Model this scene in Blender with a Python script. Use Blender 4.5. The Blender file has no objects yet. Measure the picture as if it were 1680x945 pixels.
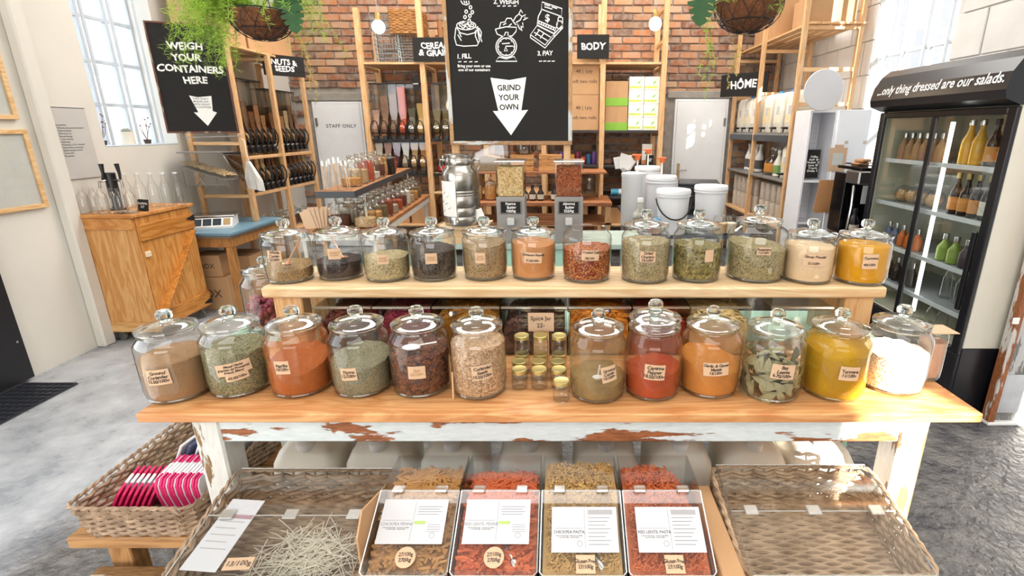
import bpy, math, random
from mathutils import Vector, Matrix, noise
R = math.radians
random.seed(7)
scene = bpy.context.scene
COL = scene.collection

# ------------------------------------------------------------------ camera
CAM_H, F_PX, PCX, PCY, PITCH = 1.56, 839.0, 925.0, 472.0, R(17.2)
cam_d = bpy.data.cameras.new('camera')
cam = bpy.data.objects.new('camera', cam_d); COL.objects.link(cam)
cam.location = (0, 0, CAM_H); cam.rotation_euler = (R(90) - PITCH, 0, 0)
cam_d.sensor_width = 36.0; cam_d.lens = 36.0 * F_PX / 1680.0
cam_d.shift_x = -(PCX - 840.0) / 1680.0; cam_d.shift_y = (PCY - 472.5) / 1680.0
cam_d.clip_start = 0.02
scene.camera = cam
# ------------------------------------------------------------------ view
vs = scene.view_settings
vs.view_transform = 'Standard'; vs.look = 'None'; vs.gamma = 1.0; vs.use_curve_mapping = False
vs.exposure = -0.08
cy = scene.cycles
cy.max_bounces = 10; cy.diffuse_bounces = 4; cy.glossy_bounces = 4
cy.transmission_bounces = 8; cy.transparent_max_bounces = 40
cy.caustics_reflective = False; cy.caustics_refractive = False
cy.sample_clamp_indirect = 6.0
# ------------------------------------------------------------------ world, sun, daylight
w = bpy.data.worlds.new('world'); scene.world = w; w.use_nodes = True
wn = w.node_tree.nodes
wn['Background'].inputs[0].default_value = (0.93, 0.96, 1.0, 1); wn['Background'].inputs[1].default_value = 1.35
SUN_DIR = Vector((-1.0, 2.4, -1.0)).normalized()
sd = bpy.data.lights.new('sun', 'SUN'); sd.energy = 34.0; sd.angle = R(0.6); sd.color = (1.0, 0.93, 0.82)
so = bpy.data.objects.new('sun', sd); COL.objects.link(so)
so.rotation_euler = SUN_DIR.to_track_quat('-Z', 'Y').to_euler(); so.location = (6, -8, 6)
def area_lamp(name, loc, direction, sx, sy, watts, color=(1, 0.98, 0.95)):
    d = bpy.data.lights.new(name, 'AREA'); d.shape = 'RECTANGLE'; d.size = sx; d.size_y = sy
    d.energy = watts; d.color = color
    o = bpy.data.objects.new(name, d); COL.objects.link(o); o.location = loc
    o.rotation_euler = Vector(direction).to_track_quat('-Z', 'Y').to_euler()
    return o
# daylight set: added ceiling fills, unseen shopfront, left windows seen and unseen
area_lamp('ceiling_fill', (0.4, 1.6, 4.36), (0, 0, -1), 4.6, 1.5, 98)
area_lamp('ceiling_fill', (-1.2, 5.2, 4.36), (0, 0, -1), 3.2, 1.4, 160)
area_lamp('ceiling_fill', (-0.4, -2.2, 4.36), (0, 0, -1), 4.6, 1.5, 80)
area_lamp('ceiling_fill', (1.5, 5.7, 4.36), (0, 0, -1), 1.8, 1.2, 75)  # added below the solid ceiling to brighten the back right
area_lamp('shopfront_daylight', (-0.4, -4.94, 1.75), (0, 1, 0), 4.8, 2.3, 150)
area_lamp('window_daylight_fill', (-3.9, 4.42, 2.35), (1, 0, 0), 0.9, 2.0, 18, (0.9, 0.95, 1))
area_lamp('window_daylight_fill', (-3.56, 0.2, 2.0), (1, 0, 0), 3.6, 1.9, 75, (0.88, 0.94, 1))  # added fill from the left, at an unseen window

# ------------------------------------------------------------------ pixel rays of the photograph (for placing things at real depths)
CP, SP = math.cos(PITCH), math.sin(PITCH)
def ray(x, y):
    u, v = (x - PCX) / F_PX, (y - PCY) / F_PX
    return Vector((u, CP - v * SP, -SP - v * CP))
def at(x, y, X=None, Y=None, Z=None):
    d = ray(x, y)
    t = X / d.x if X is not None else (Y / d.y if Y is not None else (Z - CAM_H) / d.z)
    return Vector((0, 0, CAM_H)) + d * t
# ------------------------------------------------------------------ mesh helpers
class MB:
    def __init__(s): s.v, s.f, s.sm = [], [], []
    def add(s, vs, fs, smooth=False):
        o = len(s.v); s.v += [Vector(p) for p in vs]
        for f in fs: s.f.append(tuple(i + o for i in f)); s.sm.append(smooth)
        return s
    def box(s, lo, hi, bev=0.0):
        x0, y0, z0 = lo; x1, y1, z1 = hi
        if bev <= 0:
            vs = [(x, y, z) for z in (z0, z1) for y in (y0, y1) for x in (x0, x1)]
            return s.add(vs, [(0, 2, 3, 1), (4, 5, 7, 6), (0, 1, 5, 4), (2, 6, 7, 3), (0, 4, 6, 2), (1, 3, 7, 5)])
        b = min(bev, (x1-x0)*.49, (y1-y0)*.49, (z1-z0)*.49)
        c = ((x0, x1), (y0, y1), (z0, z1)); vs = []; idx = {}
        for i in (0, 1):
            for j in (0, 1):
                for k in (0, 1):
                    for a in range(3):
                        p = [c[0][i], c[1][j], c[2][k]]
                        for q, e in ((0, i), (1, j), (2, k)):
                            if q != a: p[q] += b if e == 0 else -b
                        idx[(i, j, k, a)] = len(vs); vs.append(p)
        fs = []
        for a in range(3):
            o = [q for q in range(3) if q != a]
            for e in (0, 1):
                quad = []
                for (p, q) in ((0, 0), (1, 0), (1, 1), (0, 1)):
                    t = [0, 0, 0]; t[a] = e; t[o[0]] = p; t[o[1]] = q; quad.append(idx[(*t, a)])
                fs.append(tuple(quad))
            for p in (0, 1):
                for q in (0, 1):
                    t0 = [0, 0, 0]; t0[o[0]] = p; t0[o[1]] = q; t1 = list(t0); t1[a] = 1
                    fs.append((idx[(*t0, o[0])], idx[(*t1, o[0])], idx[(*t1, o[1])], idx[(*t0, o[1])]))
        for i in (0, 1):
            for j in (0, 1):
                for k in (0, 1): fs.append(tuple(idx[(i, j, k, a)] for a in range(3)))
        return s.add(vs, fs)
    def obox(s, c, size, M=None, bev=0.0):
        t = MB(); h = [d / 2 for d in size]; t.box((-h[0], -h[1], -h[2]), (h[0], h[1], h[2]), bev)
        if M is not None: t.xf(M)
        t.xf(Matrix.Translation(c)); return s.merge(t)
    def bar(s, a, b, wx, wy, bev=0.0, up=(0, 0, 1)):
        a, b = Vector(a), Vector(b); d = b - a; L = d.length; z = d.normalized(); u = Vector(up)
        if abs(z.dot(u)) > .99: u = Vector((0, 1, 0))
        x = u.cross(z).normalized(); y = z.cross(x)
        M = Matrix((x, y, z)).transposed().to_4x4()
        return s.obox((a + b) / 2, (wx, wy, L), M, bev)
    def lathe(s, prof, n=24, c=(0, 0, 0), smooth=True, sx=1, sy=1):
        vs, fs, rings = [], [], []
        for r, z in prof:
            if r < 1e-6: rings.append([len(vs)]); vs.append((c[0], c[1], c[2] + z))
            else:
                ring = []
                for i in range(n):
                    a = 2 * math.pi * i / n; ring.append(len(vs)); vs.append((c[0] + r*sx*math.cos(a), c[1] + r*sy*math.sin(a), c[2] + z))
                rings.append(ring)
        for A, B in zip(rings, rings[1:]):
            for i in range(n):
                j = (i + 1) % n
                if len(A) == 1 and len(B) == 1: continue
                if len(A) == 1: fs.append((A[0], B[j], B[i]))
                elif len(B) == 1: fs.append((A[i], A[j], B[0]))
                else: fs.append((A[i], A[j], B[j], B[i]))
        return s.add(vs, fs, smooth)
    def tube(s, pts, r, n=6, closed=False, caps=True, smooth=True, flat=None):
        pts = [Vector(p) for p in pts]; m = len(pts); vs = []; fs = []
        rr = r if isinstance(r, (list, tuple)) else [r] * m
        px = None
        for i, p in enumerate(pts):
            q0 = pts[(i - 1) % m] if (closed or i > 0) else p; q1 = pts[(i + 1) % m] if (closed or i < m - 1) else p
            t = (q1 - q0); t = t.normalized() if t.length > 1e-9 else Vector((0, 0, 1))
            if px is None:
                px = t.cross(Vector((0, 0, 1)))
                if px.length < .05: px = t.cross(Vector((0, 1, 0)))
            px = (px - t * px.dot(t)).normalized(); py = t.cross(px)
            for k in range(n):
                a = 2 * math.pi * k / n
                vs.append(p + px * rr[i] * math.cos(a) + py * rr[i] * (flat or 1) * math.sin(a))
        for i in range(m if closed else m - 1):
            j = (i + 1) % m
            for k in range(n):
                l = (k + 1) % n; fs.append((i*n + k, i*n + l, j*n + l, j*n + k))
        if caps and not closed: fs.append(tuple(range(n - 1, -1, -1))); fs.append(tuple((m-1)*n + k for k in range(n)))
        return s.add(vs, fs, smooth)
    def prism(s, poly, d0, d1, mp=lambda a, b, d: (a, d, b), smooth=False):
        n = len(poly); vs = [mp(a, b, d0) for a, b in poly] + [mp(a, b, d1) for a, b in poly]
        fs = [tuple(range(n)), tuple(range(2*n - 1, n - 1, -1))] + [(i, n + i, n + (i+1) % n, (i+1) % n) for i in range(n)]
        return s.add(vs, fs, smooth)
    def ball(s, c, r, n=10, m=6, sz=1.0):
        return s.lathe([(r * math.sin(math.pi * i / m), -r * sz * math.cos(math.pi * i / m)) for i in range(m + 1)], n, c)
    def merge(s, t): return s.add(t.v, t.f, False) if not any(t.sm) else s._m(t)
    def _m(s, t):
        o = len(s.v); s.v += t.v; s.f += [tuple(i + o for i in f) for f in t.f]; s.sm += t.sm; return s
    def xf(s, M): s.v = [M @ p for p in s.v]; return s
    def warp(s, fn): s.v = [Vector(fn(p)) for p in s.v]; return s
    def mesh(s, name, mat, sharp=40):
        me = bpy.data.meshes.new(name); me.from_pydata([tuple(p) for p in s.v], [], s.f)
        me.polygons.foreach_set('use_smooth', s.sm)
        if any(s.sm) and sharp: me.set_sharp_from_angle(angle=R(sharp))
        if mat: me.materials.append(mat)
        return me
    def build(s, name, mat, parent=None, sharp=40):
        return link(name, s.mesh(name, mat, sharp), parent)
def link(name, data, parent=None):
    o = bpy.data.objects.new(name, data); COL.objects.link(o)
    if parent is not None: o.parent = parent
    return o
def tag(o, label=None, cat=None, group=None, kind=None):
    if label: o['label'] = label
    if cat: o['category'] = cat
    if group: o['group'] = group
    if kind: o['kind'] = kind
    return o
def thing(name, label, cat, loc=(0, 0, 0), rz=0.0, group=None, kind=None):
    o = link(name, None); o.location = loc; o.rotation_euler = (0, 0, rz); o.empty_display_size = .05
    return tag(o, label, cat, group, kind)
def struct(name, mb, mat, parent=None):
    o = mb.build(name, mat, parent)
    if parent is None: o['kind'] = 'structure'
    return o
CH = {}
def children(o): return [c for c in COL.objects if c.parent is o]
def copy_tree(o, parent=None, kids=None):
    c = o.copy(); COL.objects.link(c); c.parent = parent
    for ch in (kids if kids is not None else children(o)): copy_tree(ch, c)
    return c
def dup(o, loc, rz, label, kids, group=None):
    c = o.copy(); COL.objects.link(c); c.location = loc; c.rotation_euler = (0, 0, rz); c['label'] = label
    if group: c['group'] = group
    for k, sub in kids:
        d = k.copy(); COL.objects.link(d); d.parent = c
        for e in sub:
            g = e.copy(); COL.objects.link(g); g.parent = d
    return c
def kidtree(o): return [(k, children(k)) for k in children(o)]
ORD = ['first', 'second', 'third', 'fourth', 'fifth', 'sixth', 'seventh', 'eighth', 'ninth', 'tenth', 'eleventh', 'twelfth', 'thirteenth', 'fourteenth', 'fifteenth', 'sixteenth']
_tc = {}
def text_polys(body, size, bold=0.0, spacing=1.0, lines=1.0, align='CENTER'):
    key = (body, size, bold, spacing, lines, align)
    if key not in _tc:
        c = bpy.data.curves.new('txt', 'FONT'); c.body = body; c.size = size; c.align_x = align; c.align_y = 'CENTER'
        c.offset = bold * size; c.space_character = spacing; c.space_line = lines; c.resolution_u = 2
        o = bpy.data.objects.new('txt', c); me = bpy.data.meshes.new_from_object(o)
        _tc[key] = ([tuple(v.co) for v in me.vertices], [tuple(p.vertices) for p in me.polygons])
        bpy.data.objects.remove(o); bpy.data.curves.remove(c); bpy.data.meshes.remove(me)
    return _tc[key]
def lettering(body, size, place, mat, parent, bold=0.0, spacing=1.0, lines=1.0, wob=0.0, align='CENTER', name='lettering', shear=0.0):
    """flat text mesh; place maps (a, b) in the text plane to a point of the sign"""
    vs, fs = text_polys(body, size, bold, spacing, lines, align); mb = MB(); out = []
    for a, b, _ in vs:
        da = db = 0.0
        if wob:
            da = wob * size * math.sin(b / size * 3.1 + a / size * 1.3 + len(body)); db = wob * size * math.sin(a / size * 2.3 + b / size * .9)
        out.append(place(a + da + shear * b, b + db))
    mb.add(out, fs); return mb.build(name, mat, parent)
def stroke(mb, pts, wd, place, closed=False):
    """a drawn chalk line: flat ribbon through pts in the sign plane"""
    pts = [Vector((p[0], p[1])) for p in pts]; n = len(pts); vs = []; fs = []
    for i, p in enumerate(pts):
        a = pts[(i - 1) % n] if (closed or i) else p; b = pts[(i + 1) % n] if (closed or i < n - 1) else p
        t = (b - a); t = t.normalized() if t.length > 1e-9 else Vector((1, 0)); q = Vector((-t.y, t.x)) * wd / 2
        vs += [place(*(p + q)), place(*(p - q))]
    for i in range(n if closed else n - 1):
        j = (i + 1) % n; fs.append((2*i, 2*i + 1, 2*j + 1, 2*j))
    mb.add(vs, fs)
def circ(cx, cy_, rx, ry=None, n=28, a0=0, a1=360):
    ry = rx if ry is None else ry
    return [(cx + rx * math.cos(R(a0 + (a1 - a0) * i / n)), cy_ + ry * math.sin(R(a0 + (a1 - a0) * i / n))) for i in range(n + 1)]

# ------------------------------------------------------------------ materials
_mc = {}
def _new(name):
    m = bpy.data.materials.new(name); m.use_nodes = True; nt = m.node_tree; nt.nodes.clear()
    out = nt.nodes.new('ShaderNodeOutputMaterial'); return m, nt, out
def N(nt, t, **kw):
    n = nt.nodes.new('ShaderNode' + t)
    for k, v in kw.items():
        if hasattr(n, k): setattr(n, k, v)
        else: n.inputs[k.replace('_', ' ')].default_value = v
    return n
def rgb(c): return (c[0], c[1], c[2], 1.0)
def hexc(h):
    def l(v): v /= 255; return v / 12.92 if v <= .04045 else ((v + .055) / 1.055) ** 2.4
    return tuple(l(int(h[i:i+2], 16)) for i in (0, 2, 4))
def col(c): return hexc(c) if isinstance(c, str) else c
def ramp(nt, stops):
    n = nt.nodes.new('ShaderNodeValToRGB'); el = n.color_ramp.elements
    while len(el) < len(stops): el.new(.5)
    for e, (p, c) in zip(el, stops): e.position = p; e.color = rgb(c)
    return n
def plain(name, c, rough=.6, metal=0.0, var=0.06, scale=9.0, bump=0.0, emit=None, es=0.0, coat=0.0):
    if name in _mc: return _mc[name]
    c = col(c); m, nt, out = _new(name); b = N(nt, 'BsdfPrincipled'); L = nt.links.new
    b.inputs['Roughness'].default_value = rough; b.inputs['Metallic'].default_value = metal; b.inputs['Coat Weight'].default_value = coat
    tc = N(nt, 'TexCoord'); no = N(nt, 'TexNoise', Scale=scale, Detail=4.0); L(tc.outputs['Object'], no.inputs['Vector'])
    rp = ramp(nt, [(.3, tuple(x * (1 - var) for x in c)), (.7, tuple(min(1, x * (1 + var)) for x in c))]); L(no.outputs['Fac'], rp.inputs['Fac'])
    L(rp.outputs['Color'], b.inputs['Base Color'])
    if bump:
        bp = N(nt, 'Bump', Strength=bump, Distance=.01); L(no.outputs['Fac'], bp.inputs['Height']); L(bp.outputs['Normal'], b.inputs['Normal'])
    if emit: b.inputs['Emission Color'].default_value = rgb(emit); b.inputs['Emission Strength'].default_value = es
    L(b.outputs['BSDF'], out.inputs['Surface']); _mc[name] = m; return m
def wood(name, c0, c1, axis='X', scale=1.0, rough=.5, knots=True, dark=None):
    if name in _mc: return _mc[name]
    c0, c1 = col(c0), col(c1); dk = col(dark) if dark else tuple(x * .38 for x in c0)
    m, nt, out = _new(name); b = N(nt, 'BsdfPrincipled'); L = nt.links.new; b.inputs['Roughness'].default_value = rough
    tc = N(nt, 'TexCoord'); mp = N(nt, 'Mapping'); s = {'X': (1.1, 9, 9), 'Y': (9, 1.1, 9), 'Z': (9, 9, 1.1)}[axis]
    mp.inputs['Scale'].default_value = tuple(x * scale for x in s); oi = N(nt, 'ObjectInfo')
    vm = N(nt, 'VectorMath', operation='ADD'); L(tc.outputs['Object'], vm.inputs[0]); sc = N(nt, 'VectorMath', operation='SCALE'); sc.inputs['Scale'].default_value = 7.0
    cmb = N(nt, 'CombineXYZ'); [L(oi.outputs['Random'], cmb.inputs[i]) for i in range(3)]; L(cmb.outputs[0], sc.inputs[0]); L(sc.outputs[0], vm.inputs[1])
    L(vm.outputs[0], mp.inputs['Vector'])
    no = N(nt, 'TexNoise', Scale=1.6, Detail=5.0, Distortion=1.6); L(mp.outputs[0], no.inputs['Vector'])
    mu = N(nt, 'Math', operation='MULTIPLY'); mu.inputs[1].default_value = 9.0; L(no.outputs['Fac'], mu.inputs[0])
    fr = N(nt, 'Math', operation='PINGPONG'); fr.inputs[1].default_value = 1.0; L(mu.outputs[0], fr.inputs[0])
    fine = N(nt, 'TexNoise', Scale=9.0, Detail=6.0); L(mp.outputs[0], fine.inputs['Vector'])
    mx0 = N(nt, 'Math', operation='MULTIPLY_ADD'); mx0.inputs[1].default_value = .45; L(fine.outputs['Fac'], mx0.inputs[0])
    m2 = N(nt, 'Math', operation='MULTIPLY'); m2.inputs[1].default_value = .55; L(fr.outputs[0], m2.inputs[0]); L(m2.outputs[0], mx0.inputs[2])
    rp = ramp(nt, [(.15, c0), (.8, c1)]); L(mx0.outputs[0], rp.inputs['Fac'])
    src = rp.outputs['Color']
    if knots:
        kv = N(nt, 'Mapping'); kv.inputs['Scale'].default_value = tuple((2.2 if x < 5 else 5.5) * scale for x in s); L(vm.outputs[0], kv.inputs['Vector'])
        vo = N(nt, 'TexVoronoi', Scale=1.0); L(kv.outputs[0], vo.inputs['Vector'])
        kr = ramp(nt, [(.0, (1, 1, 1)), (.13, (0, 0, 0))]); L(vo.outputs['Distance'], kr.inputs['Fac'])
        km = N(nt, 'Mix', data_type='RGBA'); L(kr.outputs['Color'], km.inputs[0]); L(src, km.inputs[6]); km.inputs[7].default_value = rgb(dk); src = km.outputs[2]
    L(src, b.inputs['Base Color'])
    bp = N(nt, 'Bump', Strength=.12, Distance=.004); L(mx0.outputs[0], bp.inputs['Height']); L(bp.outputs['Normal'], b.inputs['Normal'])
    L(b.outputs['BSDF'], out.inputs['Surface']); _mc[name] = m; return m
def chipped(name, paint, woodc, axis='X', amount=.5, sc=1.0):
    if name in _mc: return _mc[name]
    paint, woodc = col(paint), col(woodc); m, nt, out = _new(name); b = N(nt, 'BsdfPrincipled'); L = nt.links.new
    tc = N(nt, 'TexCoord'); mp = N(nt, 'Mapping'); s = {'X': (2.2, 12, 12), 'Y': (12, 2.2, 12), 'Z': (12, 12, 2.2)}[axis]
    mp.inputs['Scale'].default_value = tuple(x * sc for x in s); L(tc.outputs['Object'], mp.inputs['Vector'])
    no = N(nt, 'TexNoise', Scale=1.3, Detail=7.0, Roughness=.6); L(mp.outputs[0], no.inputs['Vector'])
    big = N(nt, 'TexNoise', Scale=1.1, Detail=1.0); L(tc.outputs['Object'], big.inputs['Vector'])
    ad = N(nt, 'Math', operation='MULTIPLY_ADD'); ad.inputs[1].default_value = .35; L(big.outputs['Fac'], ad.inputs[0]); L(no.outputs['Fac'], ad.inputs[2])
    rp = ramp(nt, [(amount, (0, 0, 0)), (amount + .015, (1, 1, 1))]); L(ad.outputs[0], rp.inputs['Fac'])
    fn = N(nt, 'TexNoise', Scale=14.0, Detail=4.0); L(mp.outputs[0], fn.inputs['Vector'])
    wr = ramp(nt, [(.3, tuple(x * .45 for x in woodc)), (.7, woodc)]); L(fn.outputs['Fac'], wr.inputs['Fac'])
    pr = ramp(nt, [(.3, tuple(x * .86 for x in paint)), (.65, paint)]); L(fn.outputs['Fac'], pr.inputs['Fac'])
    mx = N(nt, 'Mix', data_type='RGBA'); L(rp.outputs['Color'], mx.inputs[0]); L(pr.outputs['Color'], mx.inputs[6]); L(wr.outputs['Color'], mx.inputs[7])
    L(mx.outputs[2], b.inputs['Base Color']); b.inputs['Roughness'].default_value = .55
    bp = N(nt, 'Bump', Strength=.5, Distance=.004, invert=True); L(rp.outputs['Color'], bp.inputs['Height']); L(bp.outputs['Normal'], b.inputs['Normal'])
    L(b.outputs['BSDF'], out.inputs['Surface']); _mc[name] = m; return m
def grains(name, cols, scale=300.0, bump=.5, rough=.75, soft=False):
    """loose powder, seeds or flakes: fine cells of several natural colours"""
    if name in _mc: return _mc[name]
    cols = [col(c) for c in cols]; m, nt, out = _new(name); b = N(nt, 'BsdfPrincipled'); L = nt.links.new; b.inputs['Roughness'].default_value = rough
    b.inputs['Specular IOR Level'].default_value = .25
    tc = N(nt, 'TexCoord'); vo = N(nt, 'TexVoronoi', Scale=scale); L(tc.outputs['Object'], vo.inputs['Vector'])
    sp = N(nt, 'SeparateColor'); L(vo.outputs['Color'], sp.inputs[0])
    no = N(nt, 'TexNoise', Scale=scale * .08, Detail=3.0); L(tc.outputs['Object'], no.inputs['Vector'])
    k = N(nt, 'Math', operation='MULTIPLY_ADD'); k.inputs[1].default_value = .35; L(no.outputs['Fac'], k.inputs[0])
    k2 = N(nt, 'Math', operation='MULTIPLY'); k2.inputs[1].default_value = .25 if soft else .8; L(sp.outputs[0], k2.inputs[0]); L(k2.outputs[0], k.inputs[2])
    n = len(cols); rp = ramp(nt, [(.1 + .85 * i / max(1, n - 1), c) for i, c in enumerate(cols)]); L(k.outputs[0], rp.inputs['Fac']); L(rp.outputs['Color'], b.inputs['Base Color'])
    if bump:
        bp = N(nt, 'Bump', Strength=bump, Distance=.6 / scale, invert=True); L(vo.outputs['Distance'], bp.inputs['Height']); L(bp.outputs['Normal'], b.inputs['Normal'])
    L(b.outputs['BSDF'], out.inputs['Surface']); _mc[name] = m; return m
def clear(name, tint=(.96, .98, .975), base=.05, grazing=.75, rough=.03, power=3.0, film=None, film_amt=0.0, edge=.42):
    """thin clear wall (glass or acrylic): passes light straight through, reflects more at grazing angles"""
    if name in _mc: return _mc[name]
    m, nt, out = _new(name); L = nt.links.new
    tr = N(nt, 'BsdfTransparent')
    gl = N(nt, 'BsdfGlossy'); gl.inputs['Roughness'].default_value = rough; gl.inputs[0].default_value = (.95, .97, .97, 1)
    lw = N(nt, 'LayerWeight'); lw.inputs['Blend'].default_value = .5
    pw = N(nt, 'Math', operation='POWER'); pw.inputs[1].default_value = power; L(lw.outputs['Facing'], pw.inputs[0])
    pe = N(nt, 'Math', operation='POWER'); pe.inputs[1].default_value = 3.5; L(lw.outputs['Facing'], pe.inputs[0])   # longer path through the wall near the outline
    tm = N(nt, 'Mix', data_type='RGBA'); L(pe.outputs[0], tm.inputs[0]); tm.inputs[6].default_value = rgb(tint); tm.inputs[7].default_value = rgb(tuple(x * edge for x in tint)); L(tm.outputs[2], tr.inputs[0])
    ma = N(nt, 'Math', operation='MULTIPLY_ADD'); ma.inputs[1].default_value = grazing; ma.inputs[2].default_value = base; L(pw.outputs[0], ma.inputs[0])
    mx = N(nt, 'MixShader'); L(ma.outputs[0], mx.inputs[0]); L(tr.outputs[0], mx.inputs[1]); L(gl.outputs[0], mx.inputs[2]); last = mx
    if film:
        df = N(nt, 'BsdfDiffuse'); df.inputs[0].default_value = rgb(col(film)); tc = N(nt, 'TexCoord'); no = N(nt, 'TexNoise', Scale=14.0, Detail=3.0); L(tc.outputs['Object'], no.inputs['Vector'])
        rp = ramp(nt, [(.35, (0, 0, 0)), (.7, (film_amt,) * 3)]); L(no.outputs['Fac'], rp.inputs['Fac'])
        m2 = N(nt, 'MixShader'); L(rp.outputs['Color'], m2.inputs[0]); L(mx.outputs[0], m2.inputs[1]); L(df.outputs[0], m2.inputs[2]); last = m2
    L(last.outputs[0], out.inputs['Surface']); _mc[name] = m; return m
def solid_glass(name, c=(.97, 1, .985), rough=0.0, ior=1.45):
    if name in _mc: return _mc[name]
    m, nt, out = _new(name); g = N(nt, 'BsdfGlass'); g.inputs[0].default_value = rgb(c); g.inputs['Roughness'].default_value = rough; g.inputs['IOR'].default_value = ior
    nt.links.new(g.outputs[0], out.inputs['Surface']); _mc[name] = m; return m
def brick_mat(name, cols, mortar_dust=.33):
    if name in _mc: return _mc[name]
    cols = [col(c) for c in cols]; m, nt, out = _new(name); b = N(nt, 'BsdfPrincipled'); L = nt.links.new; b.inputs['Roughness'].default_value = .85
    ge = N(nt, 'NewGeometry'); oi = N(nt, 'ObjectInfo'); ad = N(nt, 'Math', operation='ADD'); L(ge.outputs['Random Per Island'], ad.inputs[0]); L(oi.outputs['Random'], ad.inputs[1])
    fr = N(nt, 'Math', operation='FRACT'); L(ad.outputs[0], fr.inputs[0])
    n = len(cols); rp = ramp(nt, [(i / n, c) for i, c in enumerate(cols)]); rp.color_ramp.interpolation = 'CONSTANT'; L(fr.outputs[0], rp.inputs['Fac'])
    no = N(nt, 'TexNoise', Scale=16.0, Detail=6.0); L(ge.outputs['Position'], no.inputs['Vector'])
    dr = ramp(nt, [(.36, (0, 0, 0)), (.75, (mortar_dust * 2.2,) * 3)]); L(no.outputs['Fac'], dr.inputs['Fac'])
    mx = N(nt, 'Mix', data_type='RGBA'); L(dr.outputs['Color'], mx.inputs[0]); L(rp.outputs['Color'], mx.inputs[6]); mx.inputs[7].default_value = rgb(hexc('a89c8c'))
    L(mx.outputs[2], b.inputs['Base Color']); bp = N(nt, 'Bump', Strength=.5, Distance=.01); L(no.outputs['Fac'], bp.inputs['Height']); L(bp.outputs['Normal'], b.inputs['Normal'])
    L(b.outputs['BSDF'], out.inputs['Surface']); _mc[name] = m; return m
def concrete_floor(name):
    m, nt, out = _new(name); b = N(nt, 'BsdfPrincipled'); L = nt.links.new; ge = N(nt, 'NewGeometry')
    big = N(nt, 'TexNoise', Scale=.55, Detail=3.0, Distortion=.6); L(ge.outputs['Position'], big.inputs['Vector'])
    mid = N(nt, 'TexNoise', Scale=5.0, Detail=8.0, Roughness=.65); L(ge.outputs['Position'], mid.inputs['Vector'])
    # worn, rough aggregate shows towards the counter, a smoother screed towards the left wall
    sx = N(nt, 'SeparateXYZ'); L(ge.outputs['Position'], sx.inputs[0])
    d = N(nt, 'Math', operation='MULTIPLY_ADD'); d.inputs[1].default_value = 1.0; d.inputs[2].default_value = 1.3; L(sx.outputs['X'], d.inputs[0])
    d2 = N(nt, 'Math', operation='MULTIPLY_ADD'); d2.inputs[1].default_value = -.04; L(sx.outputs['Y'], d2.inputs[0]); L(d.outputs[0], d2.inputs[2])
    d3 = N(nt, 'Math', operation='MULTIPLY_ADD'); d3.inputs[1].default_value = 1.6; L(big.outputs['Fac'], d3.inputs[0]); L(d2.outputs[0], d3.inputs[2])
    mk = ramp(nt, [(.30, (0, 0, 0)), (.36, (1, 1, 1))]); 
    sc = N(nt, 'Math', operation='MULTIPLY_ADD'); sc.inputs[1].default_value = .25; sc.inputs[2].default_value = .3; L(d3.outputs[0], sc.inputs[0]); L(sc.outputs[0], mk.inputs['Fac'])
    r1 = ramp(nt, [(.3, hexc('8b8f96')), (.7, hexc('c3c6ca'))]); L(mid.outputs['Fac'], r1.inputs['Fac'])
    r2 = ramp(nt, [(.35, hexc('46464b')), (.7, hexc('86837f'))]); L(mid.outputs['Fac'], r2.inputs['Fac'])
    mx = N(nt, 'Mix', data_type='RGBA'); L(mk.outputs['Color'], mx.inputs[0]); L(r1.outputs['Color'], mx.inputs[6]); L(r2.outputs['Color'], mx.inputs[7]); L(mx.outputs[2], b.inputs['Base Color'])
    rg = ramp(nt, [(.3, (.2,) * 3), (.7, (.45,) * 3)]); L(mid.outputs['Fac'], rg.inputs['Fac']); rm = N(nt, 'Mix', data_type='RGBA'); L(mk.outputs['Color'], rm.inputs[0]); L(rg.outputs['Color'], rm.inputs[6]); rm.inputs[7].default_value = (.2, .2, .2, 1); L(rm.outputs[2], b.inputs['Roughness'])
    rough = N(nt, 'TexNoise', Scale=24.0, Detail=6.0, Distortion=.15); L(ge.outputs['Position'], rough.inputs['Vector'])
    st = N(nt, 'Math', operation='MULTIPLY_ADD'); st.inputs[1].default_value = .95; st.inputs[2].default_value = .12; L(mk.outputs['Color'], st.inputs[0])
    bp = N(nt, 'Bump', Distance=.035); L(st.outputs[0], bp.inputs['Strength']); L(rough.outputs['Fac'], bp.inputs['Height']); L(bp.outputs['Normal'], b.inputs['Normal'])
    L(b.outputs['BSDF'], out.inputs['Surface']); return m
def wicker_mat(name, c0, c1):
    if name in _mc: return _mc[name]
    c0, c1 = col(c0), col(c1); m, nt, out = _new(name); b = N(nt, 'BsdfPrincipled'); L = nt.links.new; b.inputs['Roughness'].default_value = .6
    tc = N(nt, 'TexCoord'); no = N(nt, 'TexNoise', Scale=22.0, Detail=4.0); L(tc.outputs['Object'], no.inputs['Vector'])
    rp = ramp(nt, [(.3, c0), (.68, c1)]); L(no.outputs['Fac'], rp.inputs['Fac']); L(rp.outputs['Color'], b.inputs['Base Color'])
    L(b.outputs['BSDF'], out.inputs['Surface']); _mc[name] = m; return m

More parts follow.
